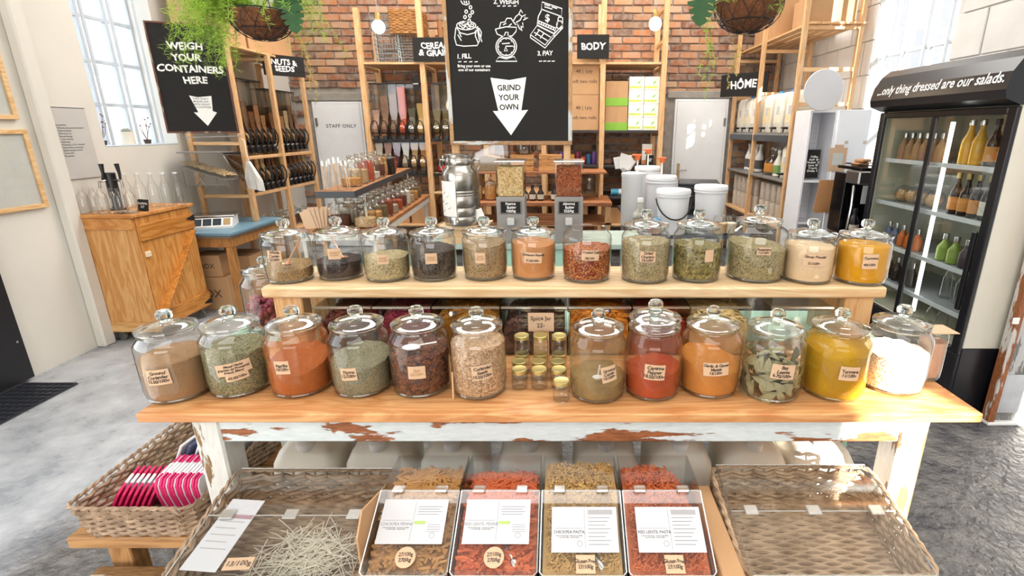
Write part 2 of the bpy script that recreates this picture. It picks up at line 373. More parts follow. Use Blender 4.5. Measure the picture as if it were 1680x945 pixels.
PINE = wood('pine', 'e2bb8e', 'cb9a66', 'Z', 1.0); PINE_X = wood('pine_x', 'e5bf92', 'ce9f6a', 'X', 1.0); PINE_Y = wood('pine_y', 'e2bb8e', 'cd9c68', 'Y', 1.0)
GLASS = clear('jar_glass', (.972, .976, .970), .055, .8, .02, 3.2)
LIDG = clear('lid_glass', (.945, .962, .955), .15, .75, .06, 2.2)
KNOB = solid_glass('knob_glass')
ACRY = clear('acrylic', (.97, .975, .975), .045, .7, .02, 4.0)
ACRE = clear('acrylic_edge', (.85, .88, .88), .5, .5, .25, 2.0)
WHITE = plain('white_plastic', 'f2f1ee', .4); BLACK = plain('black_plastic', '17171a', .42, var=.02); STEEL = plain('steel', 'c9c7c4', .22, 1.0)
INK = plain('pen_ink', '3a2f2a', .7); CARD = plain('kraft_card', 'cfae8e', .8, var=.05); PAPER = plain('white_paper', 'c6c7cb', .7, var=.02)
CARTON = plain('carton', 'c0966c', .8, var=.05, scale=5); CHALK = plain('chalkboard', '1d1b1a', .9, var=.10, scale=4); CHWHITE = plain('chalk_paint', 'f3f1ed', .8, var=.02)
GREYM = plain('grey_metal', '8d8a86', .35, .6); WALLW = plain('wall_white', 'd8d4cb', .8, var=.03, scale=2.5, bump=.15)
# ------------------------------------------------------------------ the room
XL, XR, YB, YF, ZC = -3.5, 2.75, 7.0, -5.0, 4.4
struct('floor', MB().box((XL - .5, YF - .5, -.12), (XR + 2.5, YB + .4, 0)), concrete_floor('concrete_floor'))
struct('ceiling', MB().box((XL - .4, YF - .3, ZC), (XR + .4, YB + .4, ZC + .2)), plain('ceiling_white', 'eeeae3', .9))
def wall_with_holes(name, plane, d0, d1, a0, a1, z0, z1, holes, mat):
    """a wall slab cut round rectangular openings; holes (a0, a1, z0, z1) must not overlap along a"""
    mb = MB(); mk = (lambda p, q, u, v: mb.box((d0, p, u), (d1, q, v))) if plane == 'X' else (lambda p, q, u, v: mb.box((p, d0, u), (q, d1, v)))
    a = a0
    for h in sorted(holes):
        mk(a, h[0], z0, z1)
        if h[2] > z0: mk(h[0], h[1], z0, h[2])
        if h[3] < z1: mk(h[0], h[1], h[3], z1)
        a = h[1]
    mk(a, a1, z0, z1); return struct(name, mb, mat)
LW = (4.05, 4.82, 1.43, 3.35)
RW = (3.98, 4.98, 1.15, 3.2)
wall_l = wall_with_holes('wall_left', 'X', XL - .32, XL, YF, YB, 0, ZC, [(-1.6, 2.0, 1.05, 2.95), LW], WALLW)
wall_r = wall_with_holes('wall_right', 'X', XR + .012, XR + .11, YF, YB, 0, ZC, [(-3.80, -2.86, 1.95, 2.95), (1.62, 2.42, 0, 2.15), RW], plain('wall_white_right', 'd6d3ce', .85, var=.05, scale=3, bump=.2))
wall_f = wall_with_holes('wall_front', 'Y', YF - .25, YF, XL - .32, XR + .11, 0, ZC, [(-2.8, 2.0, .55, 2.6)], WALLW)
# shallow pier on the left wall
struct('trim_1', MB().box((XL, 3.53, 0), (XL + .07, 3.63, ZC), .01), WALLW)
# back wall: mortar bed with every brick laid on it
MORTAR = plain('mortar', '9d968e', .95, var=.15, scale=14, bump=.4)
wall_b = struct('wall_back', MB().box((XL - .3, YB + .012, 0), (XR + .3, YB + .3, ZC)), MORTAR)
DL, DR = (-3.24, -2.60, 1.90), (1.43, 2.12, 1.93)
BM = brick_mat('old_brick', ['8a5236', 'a8673f', 'b5774c', '7a4c38', '9a6242', 'ba8760', '70503f', 'a67452', 'bf9674', '8c6950'])
variants = []
for k in range(6):
    mb = MB().box((-.112, -.012, -.0345), (.112, .05, .0345), .006); rnd = random.Random(k)
    mb.warp(lambda p: p + Vector((rnd.uniform(-.004, .004), rnd.uniform(-.003, .003), rnd.uniform(-.003, .003)))); variants.append(mb)
meshes = [m.mesh('brick', BM) for m in variants]
rest = MB(); nb = 0; rnd = random.Random(3)
for row in range(44):
    z = .045 + row * .0858
    if z > 3.45: break
    x = XL + .02 + (.12 if row % 2 else 0)
    while x < XR:
        inL = x > DL[0] - .12 and x < DL[1] + .13 and z < DL[2] + .12; inR = x > DR[0] - .12 and x < DR[1] + .12 and z < DR[2] + .07
        if not inL and not inR:
            d = rnd.uniform(-.006, .004); a = rnd.uniform(-.012, .012); k = rnd.randrange(6)
            seen = z > 1.2 and z < 3.12 and (x < -1.75 or .0 < x < 2.25)
            if seen and nb < 300:
                o = link('brick', meshes[k], wall_b); o.location = (x, YB + d, z); o.rotation_euler = (0, a, 0); nb += 1
            else:
                t = MB(); t.v = list(variants[k].v); t.f = variants[k].f; t.sm = variants[k].sm
                t.xf(Matrix.Translation((x, YB + d, z)) @ Matrix.Rotation(a, 4, 'Y')); rest.merge(t)
        x += .2405
tag(rest.build('brickwork', BM, wall_b), kind='stuff')
CONC = plain('concrete_lintel', '9b958d', .9, var=.12, bump=.4)
MB().box((DL[0] - .15, YB - .02, DL[2] + .01), (DL[1] + .16, YB + .02, DL[2] + .11), .008).build('lintel', CONC, wall_b)
MB().box((DR[0] - .1, YB - .02, DR[2] + .01), (DR[1] + .1, YB + .02, DR[2] + .10), .008).build('lintel', CONC, wall_b)
def door(name, d, txt):
    dm = plain('door_white', 'eef0f2', .45, var=.02)
    o = struct(name, MB().box((d[0] + .03, YB - .035, .01), (d[1] - .03, YB - .0, d[2] - .03), .004), dm)
    for lo, hi in (((d[0], YB - .03, 0), (d[0] + .028, YB + .01, d[2])), ((d[1] - .028, YB - .03, 0), (d[1], YB + .01, d[2])), ((d[0] + .03, YB - .03, d[2] - .028), (d[1] - .03, YB + .01, d[2]))):
        MB().box(lo, hi, .003).build('door_frame', dm, o)
    hx = d[1] - .09 if txt else d[0] + .09
    MB().box((hx - .02, YB - .045, .93), (hx + .02, YB - .035, 1.13), .003).build('handle_plate', plain('brass', 'c2a878', .35, .8), o)
    MB().tube([(hx, YB - .04, 1.05), (hx, YB - .085, 1.05), (hx + (-.1 if txt else .1), YB - .09, 1.05)], .009).build('door_handle', STEEL, o)
    for z in (.3, 1.6): MB().box((d[0] + .02 if txt else d[1] - .05, YB - .041, z), (d[0] + .05 if txt else d[1] - .02, YB - .03, z + .1), .002).build('hinge', GREYM, o)
    if txt: lettering(txt, .062, lambda a, b: ((d[0] + d[1]) / 2 + .03 + a, YB - .037, 1.60 + b), plain('sign_grey', '5a5f6a', .6), o, .015, 1.15)
    return o
door('door_1', DL, 'STAFF ONLY'); door('door_2', DR, '')
# right wall: large painted blocks
PB = plain('painted_block', 'dedbd7', .85, var=.07, scale=5, bump=.35)
rnd = random.Random(5)
for row in range(12):
    z0 = row * .29; y = 2.5 + (.24 if row % 2 else 0)
    while y < YB - .05:
        y1 = min(y + .47, YB); 
        spans = [(y, y1)]
        if z0 < RW[3] and z0 + .29 > RW[2]:
            spans = [s for s in ((y, min(y1, RW[0] - .005)), (max(y, RW[1] + .005), y1)) if s[1] - s[0] > .06]
        for s in spans:
            o = MB().box((XR - rnd.uniform(0, .004), s[0] + .004, z0 + .004), (XR + .012, s[1] - .004, z0 + .286), .004).build('block', PB, wall_r)
        y += .478
# windows
FRM = plain('window_paint', 'c2cad2', .4, var=.02); PANE = clear('window_pane', (.97, .985, 1), .04, .4, .01)
def window(name, side, h, cols, rows, bars, xin):
    y0, y1, z0, z1 = h; s = -1 if side == 'L' else 1
    fx = (XL if side == 'L' else XR) + s * (.20 if side == 'L' else .08)
    o = link(name, None); o['kind'] = 'structure'
    def fr(nm, lo, hi): MB().box(lo, hi, .004).build(nm, FRM, o)
    for k in range(cols + 1):
        y = y0 + (y1 - y0) * k / cols; fr('frame_bar', (fx - .02, max(y0, y - .014), z0), (fx + .02, min(y1, y + .014), z1))
    for k in range(rows + 1):
        z = z0 + (z1 - z0) * k / rows; fr('frame_bar', (fx - .018, y0, max(z0, z - .014)), (fx + .018, y1, min(z1, z + .014)))
    for i in range(cols):
        for j in range(rows):
            a, b = y0 + (y1 - y0) * i / cols, y0 + (y1 - y0) * (i + 1) / cols; c, d = z0 + (z1 - z0) * j / rows, z0 + (z1 - z0) * (j + 1) / rows
            MB().box((fx - .002, a + .013, c + .013), (fx + .002, b - .013, d - .013)).build('pane', PANE, o)
    for k in range(bars):
        y = y0 + (y1 - y0) * (k + .5) / bars; MB().tube([(xin, y, z0), (xin, y, z1)], .012, 8).build('security_bar', FRM, o)
    sx = sorted((XL if side == 'L' else XR, fx)); fr('window_sill', (sx[0], y0, z0 - .001), (sx[1], y1, z0 + .012))
    return o
window('window_1', 'L', LW, 3, 6, 3, XL - .04)
FRM = plain('window_paint_white', 'e6eaee', .4, var=.02)
window('window_2', 'R', RW, 3, 4, 4, XR + .05)
window('window_3', 'L', (-1.6, 2.0, 1.05, 2.95), 6, 3, 0, XL)
# buildings across the lane, seen faintly through the glass
hz = plain('far_render', 'f4f2ee', .9)
def far_house(name, label, lo, hi, wins):
    o = thing(name, label, 'building', lo)
    MB().box((0, 0, 0), tuple(h - l for h, l in zip(hi, lo)), .02).build('wall', hz, o)
    for (y, z, w_, h_) in wins:
        xx = hi[0] - lo[0] if lo[0] < 0 else 0
        MB().box((xx - .03, y, z), (xx + .03, y + w_, z + h_), .01).build('window', plain('far_glass', 'b8c4d0', .2), o)
far_house('lane_building', 'pale rendered building seen through the left barred window', (-12, 5.5, -3), (-9.5, 18, 2.6), [(1.2, 3.6, .9, 1.1), (3.6, 3.6, .9, 1.1), (6.2, 3.6, .9, 1.1)])
far_house('yard_building', 'pale building outside the window above the fridge', (9.5, 8, -3), (12, 19, 2.2), [(1.0, 3.4, 1.0, 1.0), (3.4, 3.4, 1.0, 1.0)])
# ------------------------------------------------------------------ front table
ZT = .85
OREGON = wood('orange_pine', 'dca872', 'bd7d48', 'X', 1.0, .42); APRON = chipped('flaked_white_paint', 'd3dcde', 'a4623a', 'X', .745); LEGP = chipped('flaked_white_leg', 'd8d8d4', '9a7650', 'Z', .80)
tb = thing('display_table', 'long orange pine table with flaking white legs carrying the front row of jars', 'table', (0, 0, 0))
for y0, y1 in ((1.177, 1.322), (1.324, 1.497), (1.499, 1.662)):
    MB().box((-1.12, y0, ZT - .026), (1.097, y1, ZT), .003).build('plank', OREGON, tb)
MB().box((-.93, 1.205, ZT - .103), (.91, 1.235, ZT - .027), .004).build('apron', APRON, tb)
MB().box((-.93, 1.6, ZT - .103), (.91, 1.63, ZT - .027), .004).build('apron', APRON, tb)
for x in (-1.0, .91):
    for y in (1.2, 1.56): MB().box((x, y, 0), (x + .075, y + .085, ZT - .027), .006).build('leg', LEGP, tb)
# mint green table behind it
MINT = plain('mint_paint', 'a9d2bd', .45, var=.05); mt = thing('mint_table', 'mint green painted table standing behind the front jar table', 'table')
MB().box((-1.21, 1.67, ZT - .04), (1.12, 1.98, ZT), .005).build('tabletop', MINT, mt)
for x in (-1.19, 1.03):
    for y in (1.70, 1.90): MB().box((x, y, 0), (x + .06, y + .06, ZT - .04), .004).build('leg', MINT, mt)
# raised plank shelf for the back row
RAW = wood('raw_pine', 'e8cfa8', 'd2ac7c', 'X', 1.0, .6); RAWZ = wood('raw_pine_z', 'dfb987', 'c8935a', 'Z', 1.0, .6)
rs = thing('raised_shelf', 'pale raw timber plank shelf raised on blocks above the front table', 'shelf')
ZS = 1.07
MB().box((-.985, 1.583, ZS - .037), (1.052, 1.86, ZS), .006).build('plank', RAW, rs)
MB().box((-.96, 1.60, ZT), (-.865, 1.66, ZS - .037), .004).build('support', RAWZ, rs)
MB().box((.93, 1.60, ZT), (1.025, 1.66, ZS - .037), .004).build('support', RAWZ, rs)
MB().box((-.94, 1.78, ZT), (-.865, 1.84, ZS - .037), .004).build('support', RAWZ, rs)
MB().box((.93, 1.78, ZT), (1.005, 1.84, ZS - .037), .004).build('support', RAWZ, rs)

# ------------------------------------------------------------------ jars
def jar_meshes(r, hb, rin, n=40, lid=True):
    s0 = .86 if rin / r > .89 else .80
    body = MB().lathe([(0, .006), (r * .80, .004), (r * .86, .0), (r * .95, .008), (r, .03), (r, hb * s0), (r * .985, hb * (s0 + .045)), (max(r * .935, rin), hb * (s0 + .085)), (rin * 1.0, hb * .955), (rin * .985, hb * .97), (rin * 1.04, hb * .985), (rin * 1.03, hb)], n)
    foot = MB().lathe([(r * .80, .003), (r * .87, .0005), (r * .955, .008), (r * .93, .011), (r * .80, .007)], n)
    rl = rin * 1.06
    lidm = MB().lathe([(rin * .88, hb - .012), (rin * .9, hb + .002), (rl, hb + .004), (rl * 1.015, hb + .008), (rl, hb + .012), (rl * .72, hb + .015), (rl * .66, hb + .018), (rl * .42, hb + .023), (rl * .2, hb + .026), (0, hb + .026)], n)
    kr = .0203
    knob = MB().lathe([(0, hb + .0265), (kr * .62, hb + .027), (kr * .52, hb + .031), (kr * .88, hb + .035), (kr, hb + .042), (kr * .97, hb + .051), (kr * .72, hb + .057), (0, hb + .0575)], 16)
    return body.mesh('body', GLASS), foot.mesh('foot', LIDG), lidm.mesh('lid', LIDG), knob.mesh('knob', KNOB)
JM = {}
def jar_contents(r, hb, fill, tilt, phi, rough, mat, name, seed, n=40):
    rr = r * .955; rnd = random.Random(seed); mb = MB(); vs = [(0, 0, .010)]; fs = []
    def top(a, q):
        x, y = math.cos(a) * q, math.sin(a) * q
        return max(.02, fill + tilt * .6 * q * math.cos(a - phi) + rough * (noise.noise(Vector((x * 3.2 + seed, y * 3.2, seed * .7))) + .5 * noise.noise(Vector((x * 8 + seed, y * 8, seed)))))
    def rad(z): return rr * (min(1, .92 + .08 * z / .03) if z < .03 else (1 if z < hb * .80 else max(.86, 1 - (z - hb * .80) / (hb * .20) * .2)))
    rings = []
    for zf in (0, .5, 1):
        ring = []
        for i in range(n):
            a = 2 * math.pi * i / n; zt = top(a, 1.0); z = .011 + (zt - .011) * (0 if zf == 0 else (.3 if zf == .5 else 1)); q = rad(z); ring.append(len(vs)); vs.append((q * math.cos(a), q * math.sin(a), z))
        rings.append(ring)
    for q in (.96, .86, .72, .55, .36, .17):
        ring = []
        for i in range(n):
            a = 2 * math.pi * i / n; z = top(a, q); k = rad(z) * q; ring.append(len(vs)); vs.append((k * math.cos(a), k * math.sin(a), z))
        rings.append(ring)
    c = len(vs); vs.append((0, 0, top(0, 0)))
    for i in range(n):
        j = (i + 1) % n; fs.append((0, rings[0][j], rings[0][i])); fs.append((rings[-1][i], rings[-1][j], c))
        for A, B in zip(rings, rings[1:]): fs.append((A[i], A[j], B[j], B[i]))
    mb.add(vs, fs, True); return mb
def cyl_place(r, ang, zc, tilt=0.0, off=.0009):
    ct, st = math.cos(tilt), math.sin(tilt)
    def f(a, b):
        a, b = a * ct - b * st, a * st + b * ct
        t = ang + a / r; return ((r + off) * math.sin(t), -(r + off) * math.cos(t), zc + b)
    return f
def paper_on(jar, r, ang, zc, w_, h_, lines, tilt=0.0, size=.011, bold=.02, faint=False):
    pl = cyl_place(r, ang, zc, tilt); n = 8; vs = []; fs = []
    for j in (0, 1):
        for i in range(n + 1): vs.append(pl(-w_ / 2 + w_ * i / n, (-h_ / 2 if j == 0 else h_ / 2)))
    pli = cyl_place(r, ang, zc, tilt, .0004)
    for j in (0, 1):
        for i in range(n + 1): vs.append(pli(-w_ / 2 + w_ * i / n, (-h_ / 2 if j == 0 else h_ / 2)))
    m = 2 * (n + 1)
    for i in range(n):
        fs.append((i, i + 1, n + 2 + i, n + 1 + i)); fs.append((m + i, m + n + 1 + i, m + n + 2 + i, m + i + 1))
    lab = MB().add(vs, fs).build('paper_label', CARD, jar)
    if lines:
        lettering(lines, size * 1.12, cyl_place(r, ang, zc, tilt, .0014), plain('faded_ink', 'b08a66', .8) if faint else INK, lab, bold + .01, .92, .92, .05, shear=.15)
    return lab
def make_jar(loc, size, label, fill, mat, content, clabel, paper=None, tilt=.0, phi=0.0, rough=.006, seed=1, lid=True, n=40, glass=None, group=None, yaw=0.0):
    r, hb, rin = size; key = (r, hb, rin, n)
    if key not in JM: JM[key] = jar_meshes(r, hb, rin, n)
    b, ft, l, k = JM[key]; t = thing('glass_jar', label, 'jar', loc, 0, group)
    bo = link('body', b, t)
    if glass: bo.data = b.copy(); bo.data.materials[0] = glass
    link('foot', ft, t)
    if lid: lo = link('lid', l, t); link('knob', k, lo)
    if paper:
        for p in paper: paper_on(t, r, *p)
    if content:
        o = jar_contents(r, hb, fill, tilt, phi, rough, mat, content, seed, n).build(content, mat); o.location = loc; tag(o, clabel, content.split('_')[-1], None, 'stuff')
    return t
S_F = (.0835, .186, .0685); S_M = (.077, .188, .0665); S_S = (.0765, .150, .0705); S_B = (.098, .19, .07)
def jx(cx, base, z, r):
    p = at(cx, base, Z=z); d = Vector((p.x, p.y, 0)).normalized() * r
    return (p.x + d.x * 1.0, p.y + d.y * 1.0, z + .0005)
def face_ang(loc): return math.atan2(-loc[0], loc[1])   # label angle that looks at the walkway in front
POW = lambda nm, a, b, sc=420: grains(nm, [a, b], sc, .15, .85, True)
front = [
 (304, 661, S_F, 'ground_coriander_powder', POW('p_coriander', '8c6a4a', 'ab8660'), .118, .006, 1.2, .004, [(-.34, .085, .058, .044, 'Ground\nCoriander\n12.50/100g', .06, .0115)], 'glass jar of brown ground coriander, leftmost in the front row', None),
 (402, 653, S_F, 'mixed_dried_herbs', grains('p_herbs', ['5f5f42', '7d7856', '948c6c', '4f4f36'], 260, .6), .128, .006, 1.9, .006, [(.12, .092, .085, .034, 'Mixed Herbs\n(Herbes de Provence)\nFrench Blend', .12, .0085), (.2, .066, .055, .018, '65.00/100g', .12, .010)], 'glass jar of green mixed herbs with two paper labels', None),
 (502, 654, S_F, 'paprika_powder', POW('p_paprika', 'a85424', 'cc8048'), .088, .03, 1.5, .008, [(-.45, .098, .04, .038, 'Paprika\n19/100g', .04, .011)], 'glass jar of orange paprika powder in the front row', clear('dusty_paprika', (.95, .93, .9), .055, .8, .02, 3.2, 'a8622e', .45)),
 (601, 655, S_F, 'dried_thyme_leaves', grains('p_thyme', ['5e5b46', '7a745c', '8d866a'], 320, .5), .095, .022, 1.4, .004, [(-.36, .078, .043, .036, 'Thyme\n12/100g', .06, .0115)], 'glass jar half full of grey green dried thyme', None),
 (696, 656, S_F, 'star_anise_pods', grains('p_anise', ['3a2018', '5e3424', '7d4a30', '2a1713'], 130, 1.0), .122, .008, 1.5, .012, [(-.05, .083, .046, .037, 'Star\n20/100g', 0, .011, .02, True)], 'glass jar of dark brown star anise pods', None),
 (789, 660, S_M, 'coriander_seeds', grains('p_corseed', ['a5805c', 'c9a480', '8d684a', 'd8b896'], 220, .9), .150, .004, 1.2, .004, [(.22, .088, .056, .042, 'Coriander\nSeeds\n10.50/100g', .1, .0115)], 'glass jar filled high with tan coriander seeds', None),
 (979, 666, S_M, 'ground_cumin_powder', POW('p_cumin', '8e7449', 'aa8d5e'), .058, .014, 1.6, .006, [(.48, .092, .042, .046, 'Ground\nCumin\n13/100g', .16, .0105)], 'glass jar of olive brown ground cumin with a small clear scoop', clear('dusty_cumin', (.95, .94, .9), .055, .8, .02, 3.2, '8a7350', .55)),
 (1067, 662, S_M, 'cayenne_pepper_powder', POW('p_cayenne', 'a8401f', 'c65a30'), .078, .012, .4, .006, [(.02, .092, .055, .044, 'Cayenne\nPepper\n18.50/100g', -.04, .0125)], 'glass jar of red cayenne pepper with two lids stacked on top', clear('dusty_cayenne', (.95, .93, .92), .055, .8, .02, 3.2, '9a5230', .4)),
 (1158, 657, S_F, 'garlic_ginger_masala', POW('p_masala', 'c27a34', 'd9a358'), .092, .028, 2.4, .008, [(.15, .094, .068, .038, 'Garlic & Ginger\nMasala\n15/100g', .06, .0105)], 'glass jar of orange garlic and ginger masala powder', clear('dusty_masala', (.95, .93, .9), .055, .8, .02, 3.2, 'b8743a', .35)),
 (1257, 663, S_F, None, None, .1, 0, 0, 0, [(.28, .098, .062, .042, 'Bay\nLeaves\n6.70/100g', -.08, .012)], 'glass jar half full of dry grey green bay leaves', None),
 (1358, 660, S_F, 'turmeric_powder', POW('p_turmeric', 'a67a10', 'c2961e'), .135, .006, 2.0, .006, [(.36, .09, .052, .04, 'Turmeric\n11/100g', -.06, .0115)], 'glass jar of yellow turmeric powder in the front row', clear('dusty_turmeric', (.96, .93, .8), .055, .8, .02, 3.2, 'c49a28', .7)),
 (1455, 650, S_F, 'seasoned_salt_grains', grains('p_salt', ['f3ece0', 'eadfca', 'f6f1e8', 'b98d5a'], 300, .5), .110, .008, 1.5, .005, None, 'glass jar of white salt and seeds in the sunlit corner of the front row', None),
]
JPOS = []
for i, (cx, base, S, cn, mat, fill, tl, phi, rg, paper, lab, gl) in enumerate(front):
    loc = jx(cx, base, ZT, S[0]); JPOS.append(loc)
    pp = [(p[0] * .8 + face_ang(loc) * .6,) + p[1:] for p in paper] if paper else None
    make_jar(loc, S, lab, fill, mat, cn, ('%s filling the jar, %s from the left in the front row' % ((cn or 'x').replace('_', ' '), ORD[i])), pp, tl, phi, rg, i + 3, True, 44, gl, 'front row of big glass jars')
top = [
 (480, 467, S_S, 'whole_cumin_seeds', grains('t_cumin', ['8a6d48', 'a88a60', '6e5638'], 330, .6), .050, .012, 1.9, .006, (-.42, .098, .045, .036, 'Whole\nCumin\n15/100g', -.04, .0115), 'glass jar a third full of whole cumin with a copper spoon', 1),
 (563, 462, S_S, 'black_mustard_seeds', grains('t_mustard', ['2b2122', '40302f', '1d1718'], 380, .6), .062, .004, 1.5, .003, (-.05, .096, .04, .036, 'Mustard\n9/100g', 0, .009, .02, True), 'glass jar of near black mustard seeds with a copper spoon', 1),
 (639, 465, S_S, 'fennel_seeds', grains('t_fennel', ['94855c', 'c2b188', '7c6e48'], 260, .7), .080, .004, .8, .004, (-.05, .082, .037, .032, 'Fennel\n14/100g', 0, .009, .02, True), 'glass jar half full of pale green fennel seeds', 1),
 (715, 464, S_S, 'black_peppercorns', grains('t_pepper', ['2a2321', '40352f', '574a40', '1d1917'], 230, .9), .106, .012, 2.8, .004, (-.02, .083, .038, .036, 'Pepper\n25/100g', 0, .009, .02, True), 'glass jar of black peppercorns on the raised plank', 1),
 (798, 463, S_S, 'ajwain_seeds', grains('t_ajwain', ['8d7350', 'a98d66', '6a5438'], 280, .7), .118, .014, .6, .003, (-.2, .083, .034, .036, 'Seeds\n18/100g', 0, .009, .02, True), 'glass jar of tan ajwain seeds heaped to the right', 1),
 (876, 463, S_S, 'cinnamon_powder', POW('t_cinnamon', 'b87a48', 'cf9460'), .122, .006, 2.2, .004, (.0, .083, .06, .036, 'Cinnamon Powder\n\n21.50/100g', -.05, .0095), 'glass jar of orange brown cinnamon powder', 1),
 (962, 467, (.083, .178, .066), 'crushed_chilli_flakes', grains('t_chilli', ['6e2416', '8c3420', '4c170f', 'd08a45', '7c2c1a'], 260, .8), .108, .004, .5, .005, (.16, .098, .058, .034, 'Crushed Chilli\n\n58/100g', -.05, .0095), 'open glass jar of red crushed chilli flakes, no lid', 0),
 (1056, 468, (.082, .178, .069), 'dried_oregano', grains('t_oregano', ['8a7a58', 'a7966e', '736748', 'b7a884'], 250, .6), .134, .003, 1.2, .004, (.06, .095, .05, .036, 'Dried\nOregano\n19/100g', 0, .0115), 'glass jar of grey green dried oregano on the raised plank', 1),
 (1139, 466, (.082, .178, .069), 'cardamom_pods', grains('t_cardamom', ['6b6236', '8f844e', '4d4426', 'a6965c'], 130, 1.0), .118, .006, 2.6, .006, (.52, .095, .03, .04, '', 0, .01), 'glass jar of green cardamom pods on the raised plank', 1),
 (1234, 466, S_B, 'dried_rosemary', grains('t_rosemary', ['84784f', 'a89a72', '665d40'], 260, .6), .118, .02, 2.6, .005, (.14, .112, .044, .026, 'Rosemary\n11/100g', .0, .0105), 'widest round shouldered jar, filled with dried rosemary', 1),
 (1320, 468, (.080, .150, .0725), 'ginger_powder', POW('t_ginger', 'd9b890', 'ecd6b6'), .120, .004, 2.4, .004, (.08, .085, .07, .04, 'Ginger Powder\n\n21/100g', 0, .0105), 'glass jar of cream ginger powder on the raised plank', 1),
 (1406, 470, (.083, .150, .0755), 'turmeric_powder', POW('t_turmeric', 'c98a08', 'e6ad1c'), .126, .002, 1.0, .003, (.12, .085, .045, .048, 'Turmeric\n\n40/100g', .05, .0105), 'glass jar of golden turmeric, rightmost on the raised plank', 1),
]
TPOS = []
GING = plain('ginger_label_card', 'e2c8a4', .8)
for i, (cx, base, S, cn, mat, fill, tl, phi, rg, p, lab, lid) in enumerate(top):
    loc = jx(cx, base, ZS, S[0]); TPOS.append(loc)
    pp = [(p[0] * .8 + face_ang(loc) * .6,) + p[1:]]
    make_jar(loc, S, lab, fill, mat, cn, '%s in the jar, %s from the left on the raised plank' % (cn.replace('_', ' '), ORD[i]), pp, tl, phi, rg, i + 40, bool(lid), 40, None, 'row of jars on the raised plank')
# second lid on the cayenne jar
c8 = JPOS[7]; b_, f_, l_, k_ = JM[(*S_M, 44)]
xl = thing('spare_jar_lid', 'spare glass lid stacked on the lid of the cayenne jar', 'lid', (c8[0], c8[1], c8[2] + .024)); link('lid_disc', l_, xl); link('knob', k_, xl)
# jar of red sweets and the narrow jar at the far right
make_jar((-1.085, 1.79, ZT + .0005), (.089, .215, .072), 'large glass jar of red sweets beyond the left end of the plank', .10, None, None, None, seed=70, n=40)
rnd = random.Random(8); sw = MB()
SWEET = plain('red_sweet', '7c2438', .5, var=.15, scale=30)
for i in range(170):
    a, q = rnd.uniform(0, 6.283), .070 * math.sqrt(rnd.random()); 
    sw.ball((q * math.cos(a), q * math.sin(a), .018 + .1 * rnd.random()), .0125, 8, 5)
s_o = sw.build('red_sweets', SWEET); s_o.location = (-1.085, 1.79, ZT); tag(s_o, 'round dark red sweets lying in the jar beyond the plank', 'sweets', None, 'stuff')
loc = at(1513, 628, Z=ZT); loc = (loc.x + .035, loc.y + .04, ZT + .0005)
nj = make_jar(loc, (.036, .150, .034), 'narrow glass jar of pink powder behind the sunlit salt jar', .12, POW('p_pink', 'c79a80', 'd9b49a'), 'pink_salt_powder', 'pinkish powder in the narrow jar behind the salt jar', None, 0, 0, .002, 91, False, 24)
MB().box((loc[0] - .03, loc[1] - .035, loc[2] + .151), (loc[0] + .045, loc[1] + .035, loc[2] + .153)).build('kraft_cover_card', CARD); tag(bpy.context.scene.objects['kraft_cover_card'], 'kraft card lying over the narrow jar at the table end', 'card')
# bay leaves: single leaves piled in the jar
bl = JPOS[9]; LEAF = grains('bay_leaf', ['7d7858', '968f6c', 'a9a284', '686248'], 26, .1, .55, True)
def leaf_mesh(L, W):
    mb = MB(); vs = []; fs = []
    for i in range(6):
        s = i / 5; w_ = W * math.sin(math.pi * min(1, s * .96 + .02)) ** .8; zc = .14 * L * math.sin(s * 3.1)
        for q in (-1, 0, 1): vs.append((q * w_ / 2, L * (s - .5), zc - (0 if q else .0025)))
    for i in range(5):
        for k in (0, 1): fs.append((i*3 + k, i*3 + k + 1, i*3 + k + 4, i*3 + k + 3))
    return mb.add(vs, fs, True)
lm = [leaf_mesh(.052, .02).mesh('leaf', LEAF), leaf_mesh(.06, .024).mesh('leaf', LEAF), leaf_mesh(.045, .019).mesh('leaf', LEAF)]
pile = thing('bay_leaves', 'dry grey green bay leaves piled in the front row jar', 'leaves', bl); rnd = random.Random(4)
for i in range(150):
    a = rnd.uniform(0, 6.283); z = .014 + .1 * rnd.random(); edge = rnd.random() < .7
    q = (.071 if edge else rnd.uniform(0, .05)); o = link('leaf', rnd.choice(lm), pile)
    if edge:
        n_ = Vector((math.cos(a), math.sin(a), rnd.uniform(-.3, .3))).normalized(); qt = n_.to_track_quat('Z', 'Y'); o.rotation_mode = 'QUATERNION'
        o.rotation_quaternion = qt @ Matrix.Rotation(rnd.uniform(0, 6.28), 4, 'Z').to_quaternion()
    else: o.rotation_euler = (rnd.uniform(-.5, .5), rnd.uniform(-.5, .5), rnd.uniform(0, 6.28))
    o.location = (q * math.cos(a), q * math.sin(a), max(.016, z))
# spoons and scoops in the jars
COPPER = plain('copper', 'd79a78', .22, 1.0)
def spoon(name, label, tip, end, mat, bowl=.014, cat='spoon'):
    t = thing(name, label, cat, tip); d = Vector(end) - Vector(tip)
    MB().tube([(0, 0, .006), d * .35 + Vector((0, 0, .006)), d], [.0022, .0018, .0024], 6).build('handle', mat, t)
    MB().lathe([(0, 0), (bowl * .6, .002), (bowl, .008), (bowl * .97, .0085), (bowl * .55, .004), (0, .002)], 14, sx=1.25).build('bowl', mat, t)
    return t
a = TPOS[0]; spoon('copper_spoon', 'copper spoon resting in the whole cumin jar', (a[0] + .01, a[1] - .03, a[2] + .055), (a[0] + .04, a[1] + .02, a[2] + .135), COPPER)
a = TPOS[1]; spoon('copper_spoon', 'copper spoon standing in the black mustard seed jar', (a[0] + .02, a[1] - .02, a[2] + .066), (a[0] - .03, a[1] + .015, a[2] + .14), COPPER)
